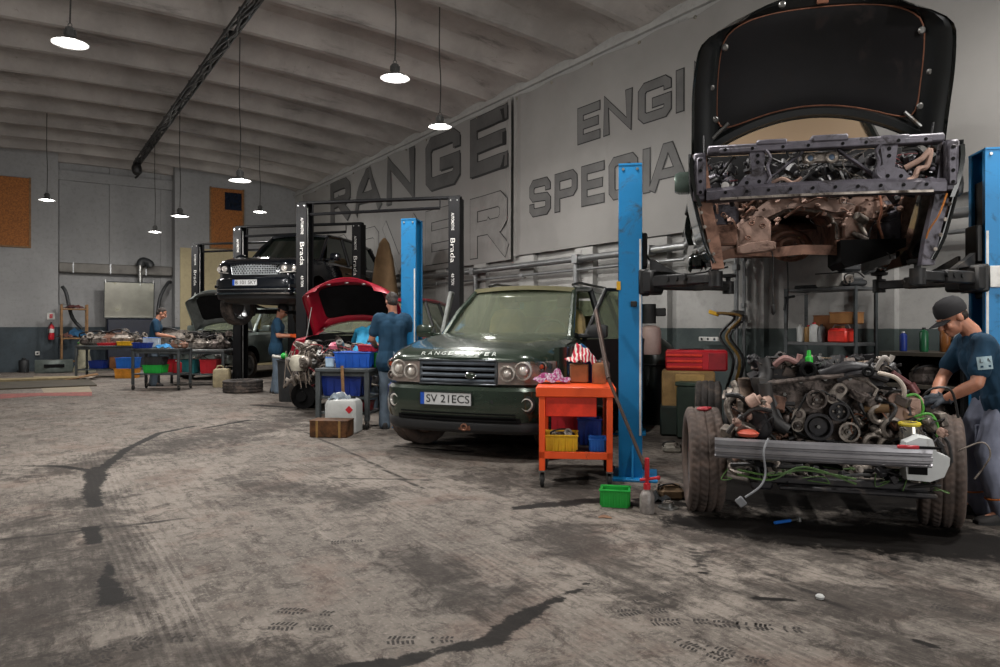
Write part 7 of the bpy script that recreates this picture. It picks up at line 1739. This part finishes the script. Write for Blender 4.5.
# hoses and cords on a hook
t = thing('air_hose_stand', 'tangled air hoses with a yellow gun hooked between red case and engine', 'hose', wl(19.0, .45, .5), WA)
for i, (c, m2) in enumerate((((.0, .1), M_HOSE), ((.06, -.05), mat('ochre_hose', '#8a6a2c', .5)), ((-.08, .0), M_HOSE))): MB().tube(curve([(c[0], c[1], 0), (c[0]+.15, c[1]-.05, .4), (c[0]-.1, c[1], .7), (c[0]+.05, c[1]+.1, .95), (c[0]-.25, c[1], 1.0)], 6), .018, 8).build('hose', m2, t)
MB().box((-.28, 0, 1.0), (.16, .04, .05), .01, rot=(0, .3, 0)).build('yellow_gun', M_YELB, t); MB().box((0, .12, 1.0), (.08, .2, .06), .01).build('wall_hook', M_STEEL, t)
t = thing('power_strip', 'white socket strip fixed to the wall above the red tool case', 'socket', wl(18.4, .16, 1.12), WA); MB().box((0, 0, .03), (.34, .05, .06), .008).build('housing', M_WHITE, t)
for x in (-.11, 0, .11): MB().lathe([(.018, 0), (.018, .003), (.0001, .0)], 12, Matrix.Translation((x, -.026, .03)) @ frame_z((0, -1, 0))).build('socket_face', M_DGREY, t)
# pipes on the long wall
def pipe(name, label, pts, r, m, clips=()):
    t = thing(name, label, 'pipe', (0, 0, 0)); MB().tube(pts, r, 10).build('tube', m, t)
    for c in clips: MB().box(c, (r*2.6, r*2.6, r*2.6), .004, rot=(0, 0, WA)).build('clip', M_GALV, t)
pipe('wall_pipe', 'thick galvanised pipe running the length of the long wall below the banners', [wl(3, .24, 2.46), wl(33, .24, 2.46)], .055, M_GALV, [wl(s, .24, 2.46) for s in (9.04, 12.36, 15.68, 17.34, 19.0, 22.3)])
pipe('wall_pipe', 'thin pipe running just under the thick pipe on the long wall', [wl(3, .2, 2.28), wl(33, .2, 2.28)], .025, M_GALV, [wl(s, .2, 2.28) for s in (10.7, 14.02, 17.34, 20.66)])
pipe('wall_conduit', 'thicker of the two upright pipes behind the engine', [wl(18.88, .2, .4), wl(18.88, .2, 2.4)], .03, M_GALV, [wl(18.88, .2, z) for z in (.8, 1.5, 2.1)])
pipe('wall_conduit', 'thinner of the two upright pipes behind the engine', [wl(19.0, .2, .5), wl(19.0, .2, 2.4)], .022, M_GALV, [wl(19.0, .2, z) for z in (.9, 1.6, 2.2)])
for s, lab in ((9.0, 'vertical pipe on the long wall left of the green car roof'), (12.36, 'vertical pipe on the long wall above the green car bonnet'), (15.6, 'vertical pipe on the long wall right above the green car roof')): pipe('wall_conduit', lab, [wl(s, .2, .2), wl(s, .2, 2.42)], .05, M_GALV)
tag(MB().tube(curve([P(787, 256, 7.6), P(788, 290, 7.6), P(787, 330, 7.6)], 5), .008, 6).build('hanging_cord', M_HOSE), 'thin cord hanging in front of the wall left of the shelf', 'cord')
t = thing('spray_gun', 'black spray gun hanging by its hose left of the shelf', 'spray gun', P(789, 301, 7.62), 0); MB().tube([(-.05, 0, .03), (.06, 0, .05)], .014, 8).build('barrel', M_DGREY, t); MB().tube([(-.03, 0, .03), (-.05, 0, -.1)], .014, 8).build('grip', M_DGREY, t); MB().tube([(.05, 0, .05), (.26, .02, .09)], .004, 5).build('lance', M_STEEL, t)
# shelf
ss = 20.33
t = thing('steel_shelf', 'grey steel shelf unit with bottles and boxes standing against the wall behind the engine', 'shelf', wl(ss, .42, 0), WA)
for sx in (-1, 1):
    for sy in (-1, 1): MB().prism([(-.022, -.022), (.022, -.022), (.022, -.017), (-.017, -.017), (-.017, .022), (-.022, .022)], 0, 1.76, Matrix.Translation((sx*.41, sy*.2, 0)) @ Matrix.Rotation(0 if sx < 0 else PI, 4, 'Z')).build('post', M_GREYP, t)
for z in (.25, .78, 1.13, 1.74): MB().box((0, 0, z), (.85, .44, .035), .004).build('shelf_board', mat('grey_shelf_board', '#595b5c', .5, .3), t)
def sh(dx, dy, z): return wl(ss+dx*.66+.03, .42+dy, z)
bt = [('white bottle at the left end of the middle shelf', -.5, .1, 1.15, .04, .2, M_MILK, M_WHITE), ('tan bottle second on the middle shelf', -.36, .08, 1.15, .045, .19, mat('tan_bottle', '#9a7440', .5), M_REDB), ('white bottle with a red cap on the middle shelf', -.22, .12, 1.15, .05, .22, M_MILK, M_REDB), ('grey bottle beside the red box on the middle shelf', -.1, .1, 1.15, .04, .2, mat('grey_bottle', '#7d7f80', .5), M_DGREY),
      ('pale bottle alone on the lower shelf above the engine', -.12, .1, .8, .04, .22, M_MILK, M_WHITE), ('tan bottle on the lower shelf, left of its neighbour', .25, .1, .8, .04, .19, mat('tan_bottle', '#9a7440', .5), M_WHITE), ('pale bottle on the right of the lower shelf', .36, .1, .8, .035, .2, M_MILK, M_REDB), ('brown bottle at the right end of the lower shelf', .46, .08, .8, .035, .16, M_CARD, M_DGREY)]
for lab, dx, dy, z, r, h, m1, m2 in bt: can('bottle', lab, sh(dx, dy, z), r, h, m1, m2, 'bottle')
t = thing('tool_box', 'bright red tool box on the middle shelf behind the engine', 'tool box', sh(.26, .1, 1.15), WA); MB().box((0, 0, .07), (.22, .2, .14), .015).build('body', mat('bright_red_box', '#cf3326', .4), t); MB().box((0, 0, .145), (.19, .16, .02), .008).build('lid', M_REDB, t); MB().tube([(-.1, 0, .155), (-.08, 0, .19), (.08, 0, .19), (.1, 0, .155)], .008, 6).build('handle', M_WHITE, t)
carton('carton', 'long open brown carton on top of the red tool box on the shelf', sh(.33, .08, 1.35), WA, (.28, .22, .13), mat('brown_carton', '#94683c', .8), flap=M_CARD)
carton('carton', 'torn brown carton behind the bottles on the middle shelf', sh(-.15, -.1, 1.15), WA+.2, (.3, .16, .3), M_CARD)
carton('carton', 'red flat box on the lower shelf above the engine', sh(.1, .05, .8), WA, (.24, .2, .07), M_REDB)
carton('carton', 'white carton standing on the left of the shelf top', sh(-.02, .05, 1.76), WA, (.2, .2, .16), mat('white_carton', '#a3a19c', .7), flap=M_DGREY)
carton('carton', 'white carton standing in the middle of the shelf top', sh(.2, .05, 1.76), WA, (.18, .2, .16), mat('white_carton', '#a3a19c', .7), flap=M_DGREY)
part_lump('black_bracket', 'black part lying on the cartons at the right of the shelf top', sh(.3, 0, 1.93), 101, .24, M_DGREY)
part_lump('black_bracket', 'black part at the right end of the shelf top', sh(.48, .1, 1.76), 102, .24, M_DGREY)
tag(MB().box((0, 0, .02), (.3, .3, .04), .01).build('black_tray', M_DGREY, loc=sh(-.35, 0, 1.757), rz=WA), 'flat black tray on the left of the shelf top', 'tray')
# dark open cabinet by the man
sc_ = 21.87
t = thing('open_cabinet', 'black open cabinet with bottles on top behind the man in the black cap', 'cabinet', wl(sc_, .5, 0), WA)
MB().box((0, .30, .53), (1.5, .03, 1.04)).build('back_panel', M_BODYBLK, t)
for x in (-.74, 0, .74): MB().box((x, 0, .53), (.03, .6, 1.04), .004).build('side_panel', M_BODYBLK, t)
for z, m1 in ((.08, M_BODYBLK), (.42, M_GREYP), (.74, mat('worn_brown_shelf', '#4a443c', .6, .2)), (1.055, mat('worn_brown_shelf', '#4a443c', .6, .2))): MB().box((0, -.01, z), (1.52, .62, .04), .004).build('shelf_board', m1, t)
def cb(dx, dy, z): return wl(sc_+dx, .5+dy, z)
for lab, dx, dy, r, h, m1, m2 in [('blue spray can at the left end of the black cabinet top', -.62, .12, .035, .2, M_BLUED, M_WHITE), ('green bottle on the black cabinet top', -.42, .12, .04, .24, mat('green_glass_bottle', '#1d5c3a', .3), M_DGREY), ('amber bottle with black cap on the black cabinet top', -.30, -.05, .05, .24, mat('amber_bottle', '#7a4a22', .35), M_DGREY), ('white spray can near the red box on the black cabinet top', -.12, .1, .035, .22, M_MILK, M_WHITE), ('small tan can on the right of the black cabinet top', .5, .1, .04, .14, mat('tan_can', '#a38a64', .5), M_STEEL)]: can('bottle', lab, cb(dx, dy, 1.076), r, h, m1, m2, 'bottle')
t = thing('parts_box', 'red box with a black handle on the black cabinet top', 'box', cb(.14, .14, 1.076), WA); MB().box((0, 0, .05), (.36, .2, .1), .01).build('body', M_REDP, t); MB().tube([(-.1, 0, .1), (-.08, 0, .15), (.08, 0, .15), (.1, 0, .1)], .01, 6).build('handle', M_DGREY, t)
part_lump('black_motor', 'black motor lying behind the red box on the cabinet top', cb(.32, -.1, 1.076), 103, .26, M_DGREY)
part_lump('black_motor', 'black pump at the back of the cabinet top between the bottles', cb(-.2, -.18, 1.076), 104, .26, M_ENGB)
crate('parts_tray', 'small green tray on the middle shelf inside the black cabinet', 'tray', cb(.25, .05, .76), WA, (.2, .2, .1), M_GREENB)
part_lump('dark_casting', 'dark casting on the left of the middle shelf inside the black cabinet', cb(-.4, .1, .76), 105, .3, M_ENG)
part_lump('dark_casting', 'dark casting on the bottom shelf inside the black cabinet', cb(-.3, .1, .44), 106, .3, M_ENG)
# ceiling cable tray
t = thing('cable_tray', 'dark bundle of cables running along the ceiling towards the back wall', 'cable bundle', (0, 0, 0))
a, b = W(1.6, 5.2, 6.08), W(27, 5.2, 6.08); d = (b-a).normalized(); sd = Vector((-d.y, d.x, 0))
for off, zz in ((.09, 0), (-.09, 0)): MB().box((0, 0, 0), ((b-a).length, .02, .06), M=Matrix.Translation((a+b)/2+sd*off+Vector((0, 0, zz))) @ Matrix.Rotation(WA, 4, 'Z')).build('rail', M_DGREY, t)
rnd = random.Random(2)
for i in range(7):
    pts = [a.lerp(b, k/40)+sd*(rnd.uniform(-.09, .09))+Vector((0, 0, rnd.uniform(-.05, .05))) for k in range(41)]; MB().tube(pts, .022, 6).build('cable', M_HOSE, t)
for i in range(26):
    p = a.lerp(b, (i+.5)/26); MB().box((0, 0, .02), (.03, .2, .1), M=Matrix.Translation(p) @ Matrix.Rotation(WA, 4, 'Z')).build('tie', M_DGREY, t)
m = MB(); m.sph(a+Vector((0, 0, -.15)), (.14, .14, .2), 12, 8); m.tube(curve([a, a+Vector((.1, 0, -.25)), a+Vector((-.06, .05, -.4)), a+Vector((.1, .1, -.2))], 6), .03, 7); m.build('cable_knot', M_HOSE, t)
# tan canvas covered stack by the long wall
t = thing('canvas_cover', 'tan canvas draped over a tall stack against the long wall behind the lifted dark car', 'cover', wl(9.3, .85, 0), WA)
m = MB(); m.loft([[(math.cos(a)*r*.62*(1+.06*math.sin(5*a)), math.sin(a)*r*.5*(1+.08*math.cos(4*a)), z) for a in [2*PI*i/30 for i in range(30)]] for z, r in ((0, .8), (1, .74), (2.2, .6), (2.9, .42), (3.3, .22), (3.42, .05))]); m.build('canvas', mat('tan_canvas', '#8a6f50', .85, var=.2, scale=2), t)
MB().tube([(math.cos(i*.35)*.66*.62, math.sin(i*.35)*.66*.5, 2.0) for i in range(18)], .02, 6, closed=True).build('rope', M_WOOD, t)
GROUPS = {'pendant_lamp': 'lamps hanging from the ceiling', 'engine_part': 'engine parts on the benches', 'storage_crate': 'plastic crates around the benches', 'parts_crate': 'small plastic crates at the orange cart', 'storage_bin': 'bins under the tubular-edge bench',
  'parts_tray': 'flat trays', 'carton': 'cartons and boxes', 'workbench': 'benches at the left', 'wall_banner': 'banners on the long wall', 'boarded_window': 'boarded windows of the back wall', 'wall_pipe': 'pipes along the long wall', 'wall_conduit': 'upright pipes on the long wall',
  'extraction_hose': 'black hoses in the back recess', 'cloth_bundle': 'cloth heaps on the wooden rack', 'oil_can': 'brown cans on the orange cart', 'rag': 'rags', 'black_bracket': 'black parts on the shelf top', 'black_motor': 'black motors on the cabinet top', 'dark_casting': 'castings in the black cabinet', 'canister': 'plastic canisters'}
for o in scene.objects:
    if o.parent is None and 'label' in o and 'group' not in o:
        n_ = o.name.split('.')[0]
        if n_ == 'bottle': o['group'] = 'bottles on the black cabinet' if 'cabinet' in o['label'] else 'bottles on the steel shelf'
        elif n_ in GROUPS: o['group'] = GROUPS[n_]
for o in list(BENCH.collection.objects): bpy.data.objects.remove(o)
bpy.data.scenes.remove(BENCH)
